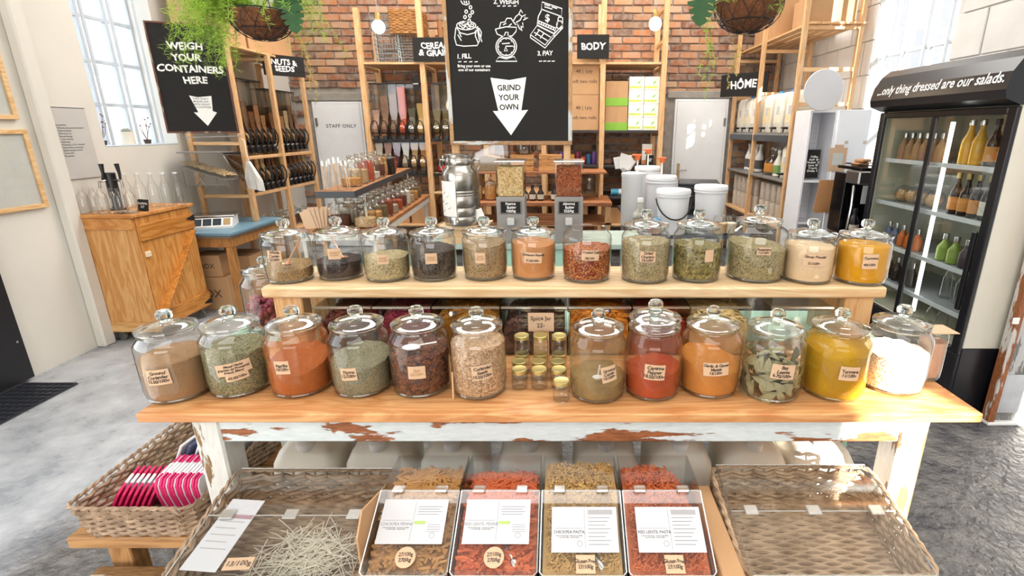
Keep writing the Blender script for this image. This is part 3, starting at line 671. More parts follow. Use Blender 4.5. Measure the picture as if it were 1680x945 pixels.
a = JPOS[6]; spoon('clear_scoop', 'small clear scoop standing in the ground cumin', (a[0] - .002, a[1] - .045, a[2] + .062), (a[0] + .004, a[1] - .03, a[2] + .098), WHITE, .012, 'scoop')
a = JPOS[4]; spoon('white_scoop', 'white plastic scoop lying on the star anise', (a[0] - .012, a[1] - .035, a[2] + .130), (a[0] + .055, a[1] - .02, a[2] + .146), WHITE, .02, 'scoop')
# tiny honey jars with gold lids
GOLD = plain('gold_lid', 'c9b878', .32, .75, var=.04)
jb = MB().lathe([(0, .002), (.019, 0), (.0225, .004), (.0235, .012), (.0225, .036), (.0235, .042), (.020, .049), (.0195, .054)], 20).mesh('jar_body', GLASS)
jl = MB().lathe([(.0215, .048), (.0222, .0485), (.0222, .058), (.0205, .0596), (.017, .0588), (0, .0588)], 20).mesh('gold_lid', GOLD)
rows = [(641, [(846, 845), (880, 880)], 'front row'), (652, [(921, 921)], 'alone at the front')]
sj = []
base = at(851, 642, Z=ZT)
yy = base.y + .024
grid = [[(851, yy), (883, yy)], [], []]
k = 0
def small_jar(x, y, z, lab):
    t = thing('small_jar', lab, 'jar', (x, y, z), 0, 'little empty jars with gold lids'); link('jar_body', jb, t); link('gold_lid', jl, t)
xs = [at(851, 645, Z=ZT).x, at(884, 645, Z=ZT).x, at(917, 645, Z=ZT).x]
for r_, yv in enumerate((yy, yy + .052, yy + .104)):
    for c_ in range(3):
        small_jar(xs[c_] + (-.004 if r_ == 1 else 0), yv, ZT + .0005, 'little gold lidded jar on the table, %s row from the front, %s column' % (ORD[r_], ('left', 'middle', 'right')[c_]))
for r_, yv in enumerate((yy + .078, yy + .104)):
    for c_ in range(3):
        if r_ == 1: small_jar(xs[c_], yv, ZT + .0605, 'little gold lidded jar stacked at the back of the cluster, %s column' % ('left', 'middle', 'right')[c_])
p = at(921, 663, Z=ZT); small_jar(p.x, p.y + .024, ZT + .0005, 'little gold lidded jar standing alone in front of the cluster')
tgx, tgy = xs[1], yy + .16
tg = thing('price_card', 'handwritten spice jar price card on a wooden block behind the little jars', 'card', (tgx, tgy, ZT))
MB().box((-.024, -.006, 0), (.024, .012, .13), .002).build('wood_block', PINE_X, tg)
MB().box((-.040, -.0085, .112), (.040, -.007, .172)).build('card', CARD, tg)
lettering('Spice Jar\n22-', .019, lambda a, b: (a, -.0092, .143 + b), INK, tg, .015, 1, 1.2, .05)
# splinter of wood leaning by the coriander jar
sp_ = at(744, 655, Z=ZT); MB().tube([(sp_.x, sp_.y, ZT + .001), (sp_.x - .002, sp_.y + .015, ZT + .075)], [.003, .0022], 5).build('wooden_stirrer', PINE); tag(bpy.data.objects['wooden_stirrer'], 'thin wooden stirrer upright beside the coriander seed jar', 'stick')
# ------------------------------------------------------------------ acrylic bins of dried fruit under the plank
def scatter(n, region, shape, seed, surf, size, flat=.6, n_layers=1):
    """heap of small pieces: each piece its own little mesh, joined (far past counting)"""
    rnd = random.Random(seed); mb = MB(); x0, x1, y0, y1 = region
    base = shape(random.Random(seed))
    for i in range(n):
        x, y = rnd.uniform(x0, x1), rnd.uniform(y0, y1); z = surf(x, y) + rnd.uniform(-.004, .006)
        if i % 40 == 0: base = shape(rnd)
        t = MB(); t.v = list(base.v); t.f = base.f; t.sm = base.sm
        t.xf(Matrix.Translation((x, y, z)) @ Matrix.Rotation(rnd.uniform(0, 6.283), 4, 'Z') @ Matrix.Rotation(rnd.gauss(0, flat), 4, 'X') @ Matrix.Scale(size * rnd.uniform(.75, 1.2), 4)); mb._m(t)
    return mb
def crumb(rnd): return MB().ball((0, 0, 0), 1.0, 6, 4, .75).warp(lambda p: (p.x * 1.3, p.y * .8, p.z))
def strip(rnd):
    b = rnd.uniform(-.5, .5); return MB().tube([(-2.2, 0, 0), (-.8, .4 * b, .3), (.8, -.3 * b, .1), (2.2, b, .3)], [.4, .6, .6, .3], 5, flat=.5)
def solid_heap(x0, x1, y0, y1, z0, surf, nx=10, ny=10):
    mb = MB(); vs = []; fs = []
    for j in range(ny + 1):
        for i in range(nx + 1):
            x, y = x0 + (x1 - x0) * i / nx, y0 + (y1 - y0) * j / ny; vs.append((x, y, surf(x, y)))
    w_ = nx + 1
    for j in range(ny):
        for i in range(nx): fs.append((j*w_ + i, j*w_ + i + 1, (j+1)*w_ + i + 1, (j+1)*w_ + i))
    rim = [i for i in range(nx + 1)] + [(j)*w_ + nx for j in range(1, ny + 1)] + [ny*w_ + i for i in range(nx - 1, -1, -1)] + [j*w_ for j in range(ny - 1, 0, -1)]
    o = len(vs)
    for q in rim: vs.append((vs[q][0], vs[q][1], z0))
    m = len(rim)
    for k in range(m): fs.append((rim[k], o + k, o + (k + 1) % m, rim[(k + 1) % m]))
    fs.append(tuple(o + k for k in range(m))); return mb.add(vs, fs, False)
fruit = [
 (-.80, -.615, 'dark_fruit', ['3d1a16', '54261e', '6b3226'], crumb, .009, 1.0, 'dried dark cranberries in the first acrylic bin under the plank'),
 (-.61, -.425, 'dried_berries', ['5a1626', '7a2234', '8d3040'], crumb, .008, 1.0, 'crimson dried berries in the second acrylic bin under the plank'),
 (-.42, -.205, 'golden_raisins', ['7a4c18', 'a26c22', '8b5a1c'], crumb, .008, 1.15, 'golden raisins in the acrylic bin with a steel scoop'),
 (-.20, .01, 'mixed_fruit', ['241a1c', '4a3230', '6b4a40'], crumb, .011, .8, 'dark mixed dried fruit behind the little honey jars'),
 (.015, .215, 'mango_strips', ['c9761e', 'd98f34', 'b8641a'], strip, .0085, 1.1, 'orange dried mango strips in the acrylic bin under the plank'),
 (.22, .40, 'dried_tomato', ['7c2418', '9a3520', '8b2a1c'], strip, .009, 1.0, 'red dried tomato pieces in the acrylic bin under the plank'),
 (.405, .60, 'apple_rings', ['d9b878', 'e6cf9c', 'cfa865'], strip, .0085, 1.05, 'pale dried apple strips in the acrylic bin under the plank'),
 (.66, .86, None, None, None, 0, 0, ''),
]
def acrylic_box(name, label, x0, x1, y0, y1, z0, h, lidname='lid'):
    t = thing(name, label, 'bin', ((x0 + x1) / 2, y0, z0)); w_ = (x1 - x0) / 2; d = y1 - y0; k = .002
    MB().box((-w_, 0, 0), (w_, d, k * 1.5)).build('base', ACRY, t)
    for nm, lo, hi in (('front_panel', (-w_, 0, .004), (w_, k, h)), ('back_panel', (-w_, d - k, .004), (w_, d, h)), ('side_panel', (-w_, k, .004), (-w_ + k, d - k, h)), ('side_panel', (w_ - k, k, .004), (w_, d - k, h))):
        MB().box(lo, hi).build(nm, ACRY, t)
    MB().box((-w_, -.004, h), (w_, d, h + .004)).build('lid', ACRY, t)
    MB().box((-w_, -.006, h - .001), (w_, -.002, h + .005)).build('lid_edge', ACRE, t)
    return t
for i, (x0, x1, nm, cols, shp, sz, hgt, lab) in enumerate(fruit):
    acrylic_box('acrylic_bin', 'clear acrylic bin under the plank, %s from the left' % ORD[i], x0, x1, 1.54, 1.76, ZT + .0005, .165)
    if nm:
        m = grains('f_' + nm, cols, 40, .3, .5); sf = lambda x, y, x0=x0, x1=x1, h=hgt: ZT + .04 + h * (.085 + .03 * (y - 1.54) / .22) * (.75 + .25 * math.sin((x - x0) / (x1 - x0) * 3.14)) + .012 * noise.noise(Vector((x * 20, y * 20, 0)))
        mb = solid_heap(x0 + .006, x1 - .006, 1.547, 1.754, ZT + .004, sf)
        mb._m(scatter(260, (x0 + .014, x1 - .014, 1.555, 1.745), shp, i, sf, sz))
        tag(mb.build(nm, m), lab, nm.split('_')[-1], None, 'stuff')
SCOOPM = plain('scoop_steel', 'cfcdc9', .25, .9)
def scoop(label, loc, rz, tilt=.5):
    t = thing('metal_scoop', label, 'scoop', loc, rz); n = 10; vs = []; fs = []
    for i in range(5):
        s = i / 4
        for k in range(n + 1):
            a = math.pi * (k / n); r_ = .026 * (1 - .1 * s); vs.append((-r_ * math.cos(a), -.04 + .075 * s, -r_ * math.sin(a) * .9 + .02 * (1 - s) * abs(math.cos(a))))
    for i in range(4):
        for k in range(n): fs.append((i*(n+1) + k, i*(n+1) + k + 1, (i+1)*(n+1) + k + 1, (i+1)*(n+1) + k))
    Mx = Matrix.Rotation(tilt, 4, 'X')
    MB().add(vs, fs, True).xf(Mx).build('bowl', SCOOPM, t)
    MB().tube([Mx @ Vector((0, .034, -.005)), Mx @ Vector((0, .10, .002))], [.007, .008], 8).build('handle', SCOOPM, t)
scoop('steel scoop buried in the golden raisins', (-.31, 1.62, ZT + .130), 2.6, .15); scoop('steel scoop resting in the mango strips', (.07, 1.62, ZT + .130), -2.2, .15)

# ------------------------------------------------------------------ low bench under the table front
BEN = wood('bench_wood', 'b78a58', '8d6236', 'X', 1.0, .6)
lb = thing('low_bench', 'rough low plank bench carrying baskets at the left below the table', 'bench')
MB().box((-1.50, 1.245, .345), (-1.02, 1.40, .385), .005).build('plank', BEN, lb); MB().box((-1.50, 1.405, .345), (-1.02, 1.60, .385), .005).build('plank', BEN, lb); MB().box((-1.50, 1.605, .345), (-1.02, 1.80, .385), .005).build('plank', BEN, lb)
MB().box((-1.42, 1.20, .235), (-1.02, 1.244, .285), .004).build('rail', chipped('worn_rail', 'c9b9a0', '9a7248', 'X', .66), lb)
for x in (-1.40, -1.10):
    for y in (1.26, 1.72): MB().box((x, y, 0), (x + .07, y + .06, .345), .004).build('leg', wood('bench_wood_z', 'b78a58', '8d6236', 'Z', 1.0, .6), lb)
fb = thing('front_bench', 'plain wooden bench holding the pasta bins and lidded baskets', 'bench')
for y0 in (.80, .945, 1.09): MB().box((-.93, y0, .36), (.93, y0 + .10, .395), .004).build('plank', BEN, fb)
for x in (-.85, .78):
    for y in (.84, 1.10): MB().box((x, y, 0), (x + .06, y + .055, .36), .004).build('leg', BEN, fb)
# ------------------------------------------------------------------ wicker baskets
W1, W2 = wicker_mat('seagrass', '7d6650', 'b0967c'), wicker_mat('seagrass_light', '94795e', 'c9ae90')
def rrect(hw, hd, rc, n=6):
    pts = []
    for cx, cy_, a0 in ((hw - rc, -hd + rc, -90), (hw - rc, hd - rc, 0), (-hw + rc, hd - rc, 90), (-hw + rc, -hd + rc, 180)):
        for i in range(n + 1): a = R(a0 + 90 * i / n); pts.append(Vector((cx + rc * math.cos(a), cy_ + rc * math.sin(a), 0)))
    return pts
def resample(pts, step):
    L = [0]; m = len(pts)
    for i in range(m): L.append(L[-1] + (pts[(i+1) % m] - pts[i]).length)
    n = max(8, 2 * round(L[-1] / step / 2)); out = []; k = 0
    for i in range(n):
        s = L[-1] * i / n
        while L[k+1] < s: k += 1
        q = (s - L[k]) / max(1e-9, L[k+1] - L[k]); out.append(pts[k].lerp(pts[(k+1) % m], q))
    return out
def wicker_basket(name, label, loc, w_, d, h, taper, mat, rowh=.0105, stake=.030, tiltx=0.0, rz=0.0):
    t = thing(name, label, 'basket', loc, rz); t.rotation_euler = (tiltx, 0, rz)
    rows = int(h / rowh); mb = MB(); st = MB()
    for k in range(rows):
        z = (k + .5) * rowh; f = taper * (1 - z / h); pts = resample(rrect(w_ / 2 - f, d / 2 - f, .03), stake)
        n = len(pts); fine = []
        for i in range(n):
            p, q = pts[i], pts[(i + 1) % n]; tn = (q - p).normalized(); nn = Vector((tn.y, -tn.x, 0)); sgn = 1 if (i + k) % 2 else -1
            fine.append(p + nn * .0055 * sgn + Vector((0, 0, z + random.uniform(-.0012, .0012)))); fine.append(p.lerp(q, .5) + Vector((0, 0, z)))
        mb.tube(fine, rowh * .64, 5, closed=True, flat=.9)
    pts0 = resample(rrect(w_ / 2 - taper, d / 2 - taper, .03), stake); pts1 = resample(rrect(w_ / 2, d / 2, .03), stake); m = min(len(pts0), len(pts1))
    for i in range(m):
        a = pts0[i * len(pts0) // m]; b = pts1[i * len(pts1) // m]; st.tube([a + Vector((0, 0, .004)), b + Vector((0, 0, h))], .0035, 4)
    tag(mb.build('weave', mat, t), kind='stuff'); tag(st.build('stakes', mat, t), kind='stuff')
    # braided rim
    rim = MB(); pts = resample(rrect(w_ / 2 + .002, d / 2 + .002, .03), .012); n = len(pts)
    for ph in (0, math.pi):
        fine = []
        for i in range(n):
            p, q = pts[i], pts[(i+1) % n]; tn = (q - p).normalized(); nn = Vector((tn.y, -tn.x, 0)); a = i * 1.3 + ph
            fine.append(p + nn * .0032 * math.cos(a) + Vector((0, 0, h + .003 + .0032 * math.sin(a))))
        rim.tube(fine, .004, 5, closed=True)
    rim.build('rim', mat, t)
    bs = MB(); ny = max(4, int((d - 2 * taper) / .0098)); hw = w_ / 2 - taper
    for j in range(ny):
        y = -(d / 2 - taper) + (j + .5) * (d - 2 * taper) / ny; pts = []
        m = int(2 * hw / .016)
        for i in range(m + 1): a_ = math.pi * (i / 2 + j); pts.append((-hw + 2 * hw * i / m, y + .002 * math.sin(a_ * 1.0 + 1.5), .009 + .0032 * math.sin(a_) + random.uniform(-.001, .001)))
        bs.tube(pts, .0060, 5, flat=.8)
    tag(bs.build('base_weave', mat, t), kind='stuff')
    MB().box((-hw, -(d / 2 - taper), 0), (hw, d / 2 - taper, .002)).build('base', mat, t)
    return t
# pink pads basket (left, runs back beside the table leg)
pb = wicker_basket('wicker_tray', 'deep wicker tray of pink cloth pads at the left end of the low bench', (-1.275, 1.535, .386), .37, .60, .115, .022, W1)
PINK = plain('pink_cloth', 'e0246e', .7, var=.12, scale=20); PADW = plain('pad_sleeve', 'e9e6ea', .7, var=.03); PURP = plain('pad_lining', '8d2a66', .7)
def pad(loc, lean, lab):
    t = thing('cloth_pad', lab, 'cloth pad', loc); t.rotation_euler = (lean, 0, R(8)); w_, h = .125, .112
    MB().prism([(-w_/2, 0), (w_/2, 0), (w_/2, h * .72), (w_/2 - .02, h), (-w_/2 + .02, h), (-w_/2, h * .72)], 0, .0075).build('cloth', PINK, t)
    MB().prism([(-w_/2 + .004, .001), (w_/2 - .004, .001), (w_/2 - .004, h * .7), (w_/2 - .022, h * .96), (-w_/2 + .022, h * .96), (-w_/2 + .004, h * .7)], .0076, .0105).build('lining', PURP, t)
    MB().box((-w_/2 + .012, -.0016, h * .60), (w_/2 - .03, -.0004, h * 1.0)).build('paper_sleeve', PADW, t)
    return t
for i in range(11):
    a = thing('cloth_pad', 'pink pad with white sleeve, %s from the left in the tray\'s larger stack' % ORD[i], 'cloth pad', (-1.245 + i * .0125, 1.325 + .004 * (i % 2), .405), 0, 'pink pads in the tray')
    a.rotation_euler = (0, R(-14), R(6)); D = .15; h = .115
    MB().prism([(0, 0), (D, 0), (D, h), (.028, h), (.008, h * .86), (0, h * .6)], 0, .0065, lambda p, q, d: (d, p, q)).build('cloth', PINK, a)
    MB().prism([(.004, .002), (D, .002), (D, h - .004), (.03, h - .004), (.012, h * .84), (.004, h * .6)], .0066, .0105, lambda p, q, d: (d, p, q)).build('lining', PURP if i % 2 else PADW, a)
    MB().box((-.0004, .055, h * .35), (.0115, .105, h + .002)).build('paper_sleeve', PADW, a)
for i in range(7):
    a = thing('cloth_pad', 'pink pad with white sleeve, %s from the left in the slumped stack' % ORD[i], 'cloth pad', (-1.415 + i * .018, 1.30, .405), 0, 'pink pads in the tray')
    a.rotation_euler = (0, R(26), R(16)); D = .14; h = .10
    MB().prism([(0, 0), (D, 0), (D, h), (.028, h), (.008, h * .86), (0, h * .6)], 0, .0065, lambda p, q, d: (d, p, q)).build('cloth', PINK, a)
    MB().box((-.0004, .05, h * .4), (.0075, .095, h + .002)).build('paper_sleeve', PADW, a)
MB().box((0, 0, 0), (.0015, .16, .135)).build('product_card', PAPER); pc = tag(bpy.data.objects['product_card'], 'white printed backing card at the right end of the pink pads', 'card'); pc.location = (-1.098, 1.335, .402); pc.rotation_euler = (0, R(8), R(6))
MB().box((-.0012, .02, .05), (-.0004, .05, .075)).build('printed_patch', PURP, pc)
MB().box((-.0012, .06, .07), (-.0004, .085, .09)).build('printed_patch', plain('brown_print', '8a4a30', .7), pc)
STRIPE = []
for i in range(7):
    sm = plain('striped_cloth_%d' % (i % 2), ('e6e6ea', '4d5674')[i % 2], .8)
    o = MB().box((0, 0, 0), (.010, .19, .13), .003).build('folded_napkin', sm); o.location = (-1.36 + i * .03, 1.50, .425); o.rotation_euler = (0, R(28), R(-6))
    tag(o, ('white' if i % 2 == 0 else 'navy') + ' folded cloth napkin behind the pink pads, %s from the left' % ORD[i], 'napkin', 'folded napkins in the tray')
# lidded wicker trays left and right of the pasta bins
def lid_for(tr, w_, d, h, flap=.5):
    z = h + .0105; y0 = d / 2; yh = d / 2 - d * (1 - flap)
    MB().box((-w_/2 + .012, yh + .002, z), (w_/2 - .012, y0, z + .004), .001).build('lid_rear', ACRY, tr)
    MB().box((-w_/2 + .012, -d/2 - .006, z), (w_/2 - .012, yh - .002, z + .004), .001).build('lid_flap', ACRY, tr)
    e = .0016
    for nm, p in (('lid_edge', [(-w_/2 + .012, y0, z + .002), (w_/2 - .012, y0, z + .002)]), ('lid_edge', [(-w_/2 + .012, yh, z + .002), (w_/2 - .012, yh, z + .002)]), ('lid_edge', [(-w_/2 + .012, -d/2 - .006, z + .002), (w_/2 - .012, -d/2 - .006, z + .002)]), ('lid_edge', [(-w_/2 + .012, -d/2 - .006, z + .002), (-w_/2 + .012, y0, z + .002)]), ('lid_edge', [(w_/2 - .012, -d/2 - .006, z + .002), (w_/2 - .012, y0, z + .002)])):
        MB().tube(p, e, 4).build(nm, ACRE, tr)
    for x in (-w_ * .36, 0, w_ * .36): MB().box((x - .017, yh - .014, z + .0045), (x + .017, yh + .014, z + .009), .002).build('hinge', ACRE, tr)
TLT = R(11)
lt = wicker_basket('wicker_tray', 'wicker tray under a clear lid holding thin rice noodles', (-.675, 1.06, .53), .435, .31, .105, .018, W1, tiltx=TLT); lid_for(lt, .435, .31, .105, .52)
rt = wicker_basket('wicker_tray', 'empty wicker tray under a clear lid at the right below the table', (.625, 1.075, .53), .435, .31, .105, .018, W2, tiltx=TLT); lid_for(rt, .435, .31, .105, .52)
for nm, x, lab in (('riser_crate', -.675, 'plain timber crate propping up the noodle tray'), ('riser_crate', .625, 'plain timber crate propping up the empty tray')):
    c = thing(nm, lab, 'crate', (x, 1.0, .396)); MB().prism([(-.13, 0), (.20, 0), (.20, .155), (-.13, .09)], -.18, .18, lambda p, q, d: (d, p, q)).build('body', BEN, c)
MB().box((0, 0, 0), (.085, .19, .0012)).build('product_leaflet', PAPER); o = tag(bpy.data.objects['product_leaflet'], 'white noodle leaflet stuck flat at the left inside the noodle tray', 'leaflet')
M0 = Matrix.Translation((-.675, 1.06, .53)) @ Matrix.Rotation(TLT, 4, 'X')
def inlt(o, p, rz=0): o.matrix_world = M0 @ Matrix.Translation(p) @ Matrix.Rotation(rz, 4, 'Z')
o.location = (0, 0, 0); inlt(o, (-.185, -.135, .117), R(-4))
MB().box((.002, .135, .0013), (.083, .147, .0016)).build('printed_band', plain('mauve_print', '9d8088', .7), o)
for k in range(5): MB().box((.01, .125 - k * .018, .0013), (.072 - .01 * (k % 2), .1275 - k * .018, .0016)).build('printed_line', plain('grey_print', 'a9a6a6', .7), o)
MB().box((0, 0, 0), (.062, .03, .0012)).build('price_tag', CARD); o = tag(bpy.data.objects['price_tag'], 'kraft price tag reading 13 per 100g in the noodle tray', 'tag'); inlt(o, (-.09, -.137, .117), R(3))
lettering('13/100g', .017, lambda a, b: (.031 + a, .015 + b, .0016), INK, o, .015, 1, 1, .05)
nd = MB(); rnd = random.Random(11)
for i in range(330):
    cx, cy_ = rnd.gauss(.05, .05), rnd.gauss(-.055, .036); a = rnd.gauss(.4, .9); L = rnd.uniform(.05, .12); c = rnd.uniform(-.3, .3); z0 = .022 + rnd.random() * .03
    pts = []
    for k in range(5):
        s = k / 4 - .5; aa = a + c * s * 2; pts.append((max(-.19, min(.19, cx + L * s * math.cos(aa))), max(-.13, min(.13, cy_ + L * s * math.sin(aa))), z0 + .012 * abs(s) * rnd.uniform(-1, 1)))
    nd.tube(pts, .00105, 4)
o = nd.build('rice_noodles', plain('noodle', 'e9e2d0', .5)); inlt(o, (0, 0, 0)); tag(o, 'loose thin white rice noodles heaped in the lidded wicker tray', 'noodles', None, 'stuff')
# scraps of carton leaning between tray and bins
cs = MB().prism([(0, 0), (.16, -.02), (.19, .10), (.04, .15), (0, .11)], 0, .004, lambda p, q, d: (d, p, q)).build('carton_scrap', CARTON); cs.location = (-.452, .90, .60); tag(cs, 'torn corrugated carton flap wedged between noodle tray and first pasta bin', 'carton')
cb = MB().box((0, 0, 0), (.05, .30, .24), .003).build('brown_carton', CARTON); cb.location = (.345, .87, .396); tag(cb, 'brown carton squeezed between the last pasta bin and the right tray', 'carton')
# ------------------------------------------------------------------ pasta bins
def penne(rnd):
    c = rnd.uniform(-.25, .25); return MB().tube([(-1.55, -.2 * c, 0), (-.5, .35 * c, 0), (.5, .35 * c, 0), (1.55, -.2 * c, 0)], .42, 6, caps=False)
def curl(rnd):
    return MB().tube([(.5 * math.cos(k * 1.0) * (1 + .2 * k / 6), .5 * math.sin(k * 1.0), (k - 3) * .35) for k in range(7)], [.25] * 7, 4)
XB = [-.449, -.252, -.056, .140, .336]
pasta = [('chickpea_penne', ['b58048', 'cc985c', 'dcae72'], penne, .0088, 'CHICKPEA PENNE', 0, '27/100g\n270/kg', 'brown chickpea penne'), ('red_lentil_penne', ['cc5c34', 'e07648', 'ea8c5e'], penne, .0088, 'RED LENTIL PENNE', 0, '27/100g\n270/kg', 'orange red lentil penne'),
         ('chickpea_twists', ['c89c5c', 'e0b878', 'ecca92'], curl, .0072, 'CHICKPEA PASTA', 1, 'Gluten Free\n27/100g', 'golden chickpea pasta twists'), ('red_lentil_twists', ['d06638', 'e47e4c', 'ee9866'], curl, .0072, 'RED LENTIL PASTA', 1, 'Gluten Free\n27/100g', 'orange red lentil pasta twists')]
LGREY = plain('light_print', '84878f', .7); DGREY = plain('dark_print', '38383e', .7); GREENP = plain('green_print', 'a9c46a', .7)
for i, (nm, cols, shp, sz, txt, kindp, price, desc) in enumerate(pasta):
    x0, x1 = XB[i] + .003, XB[i + 1] - .003; xc, hw = (x0 + x1) / 2, (x1 - x0) / 2; zb, zt = .396, .715; yf, yh, yb = .885, 1.047, 1.19; zf = .635
    t = thing('pasta_bin', 'clear slanted acrylic bin of %s, %s from the left' % (desc, ORD[i]), 'bin', (xc, yf, zb), 0, 'slanted pasta bins'); k = .0025
    side = [(0, 0), (yb - yf, 0), (yb - yf, zt - zb), (yh - yf, zt - zb), (0, zf - zb)]
    for s in (-1, 1): MB().prism(side, s * hw - (k if s > 0 else 0), s * hw + (0 if s > 0 else k), lambda p, q, d: (d, p, q)).build('side_panel', ACRY, t)
    MB().box((-hw, 0, 0), (hw, yb - yf, k)).build('base', ACRY, t); MB().box((-hw + k, 0, k), (hw - k, k, zf - zb)).build('front_panel', ACRY, t); MB().box((-hw + k, yb - yf - k, k), (hw - k, yb - yf, zt - zb)).build('back_panel', ACRY, t)
    MB().box((-hw, yh - yf + .001, zt - zb), (hw, yb - yf, zt - zb + .004), .001).build('top_panel', ACRY, t)
    ln = Vector((0, yh - yf + .012, zt - zb - (zf - zb))); Lf = math.hypot(yh - yf + .012, zt - zf); ang = math.atan2(zt - zf, yh - yf)
    Mf = Matrix.Translation((0, yh - yf, zt - zb + .002)) @ Matrix.Rotation(ang, 4, 'X')      # flap hangs from the hinge line, local -Y runs down the slope
    fl = MB().box((-hw, -Lf, 0), (hw, -.001, .004), .001).xf(Mf).build('flap', ACRY, t)
    ed = [(-hw, -.001), (-hw, -Lf + .008), (-hw + .008, -Lf), (hw - .008, -Lf), (hw, -Lf + .008), (hw, -.001)]
    MB().tube([Mf @ Vector((a, b, .002)) for a, b in ed], .0018, 5).build('flap_edge', ACRE, t)
    MB().tube([(-hw, yh - yf, zt - zb + .002), (hw, yh - yf, zt - zb + .002)], .0018, 5).build('hinge_line', ACRE, t)
    for s in (-.55, .55): MB().box((s * hw - .015, yh - yf - .012, zt - zb + .003), (s * hw + .015, yh - yf + .012, zt - zb + .011), .003).build('hinge', ACRE, t)
    # printed sheet on the flap
    pw, ph = .152, .102; pc_ = Mf @ Matrix.Translation((.0, -.012, .0042)); xo = .006 * (1 if kindp else -.2)
    up = .03 if kindp else .012
    sh = MB().box((-pw/2 + xo, -up - ph, 0), (pw/2 + xo, -up, .0007)).xf(pc_).build('info_sheet', PAPER, t)
    def P(a, b, z=.0011): return pc_ @ Vector((a + xo, b - up, z))
    def rect(nm, a0, a1, b0, b1, m):
        MB().add([P(a0, b0), P(a1, b0), P(a1, b1), P(a0, b1)], [(0, 1, 2, 3)]).build(nm, m, sh)
    lettering(txt, .0095, lambda a, b: P(a - .036, b - .058), DGREY if kindp else LGREY, sh, 0, .95)
    lettering('HIGH IN PROTEIN   SOURCE OF FIBRE\nGLUTEN FREE   GRAIN FREE', .0036, lambda a, b: P(a - .036, b - .068), DGREY, sh)
    if kindp:
        rect('printed_header', .008, .066, -.018, -.007, plain('grey_header', 'a5a3a6', .7))
        for q in range(8): rect('printed_line', .008, .060 - .006 * (q % 3), -.026 - q * .0085, -.0248 - q * .0085, LGREY)
    else:
        rect('printed_patch', .004, .03, -.058, -.051, GREENP)
        for q in range(4): rect('printed_line', .008, .064 - .006 * (q % 2), -.018 - q * .006, -.017 - q * .006, LGREY)
        for q in range(4): rect('printed_line', .036, .066, -.06 - q * .005, -.0592 - q * .005, LGREY)
    rect('printed_line', .0, .0006, -.096, -.004, LGREY); rect('printed_line', -.07, -.004, -.05, -.0494, LGREY)
    mk = MB(); stroke(mk, circ(.05 if not kindp else -.012, -.083, .006, n=14), .0008, lambda a, b: P(a, b)); mk.build('printed_emblem', LGREY, sh)
    # round or square price tag
    if kindp:
        tg_ = MB().box((-.021 + xo, -.175, .0), (.021 + xo, -.137, .0007)).xf(pc_ ).build('price_tag', CARD, t); cyp = -.156
    else:
        tg_ = MB().lathe([(0, .0007), (.0225, .0007), (.0225, 0)], 22, (xo, -.142, 0), False).xf(pc_).build('price_tag', CARD, t); cyp = -.142
    lettering(price, .0115, lambda a, b: pc_ @ Vector((a + xo, cyp + b, .0014)), INK, tg_, .015, .9, 1.0, .05)
    # pasta
    sl = (zt - zf) / (yh - yf); hmax = [.0, -.012, .018, .008][i]
    def sf(x, y, x0=x0, i=i, hm=hmax, sl=sl): 
        base = zf - .022 + sl * (y - yf) * .92 if y < yh else zt - .03 + hm - .10 * max(0, (y - yh - .05)) 
        if i == 3 and x > .27: base -= (x - .27) * 1.1 * max(0, min(1, (y - yh + .05) / .08))
        return base + .007 * noise.noise(Vector((x * 22, y * 22, 3 + i)))
    m = grains('pasta_%d' % i, cols, 30, .1, .55, True)
    mb = solid_heap(x0 + .005, x1 - .005, yf + .005, yb - .006, zb + .006, lambda x, y: sf(x, y) - .008, 8, 16)
    mb._m(scatter(1000 if shp is penne else 1250, (x0 + .016, x1 - .016, yf + .016, yb - .016), shp, i + 20, sf, sz, .7))
    # pieces pressed against the front pane
    rnd = random.Random(i); b0 = shp(rnd)
    for q in range(170):
        tt = MB(); tt.v = list(b0.v); tt.f = b0.f; tt.sm = b0.sm
        tt.xf(Matrix.Translation((rnd.uniform(x0 + .014, x1 - .014), yf + .009, rnd.uniform(zb + .1, zf - .02))) @ Matrix.Rotation(rnd.uniform(0, 6.28), 4, 'Y') @ Matrix.Scale(sz, 4)); mb._m(tt)
    tag(mb.build(nm, m), desc + ' pieces heaped inside the slanted bin', 'pasta', None, 'stuff')
def long_spoon(label, p0, p1):
    t = thing('serving_spoon', label, 'spoon', p0); d = Vector(p1) - Vector(p0); nrm = d.normalized()
    MB().tube([(0, 0, 0), d * .5, d * .86, d], [.0035, .0042, .0085, .006], 8, flat=.35).build('handle', SCOOPM, t)
long_spoon('steel spoon handle on the red lentil penne below its sheet', (-.137, .955, .655), (-.105, .905, .629)); long_spoon('steel spoon handle on the golden twists below its sheet', (.060, .95, .652), (.088, .90, .627))
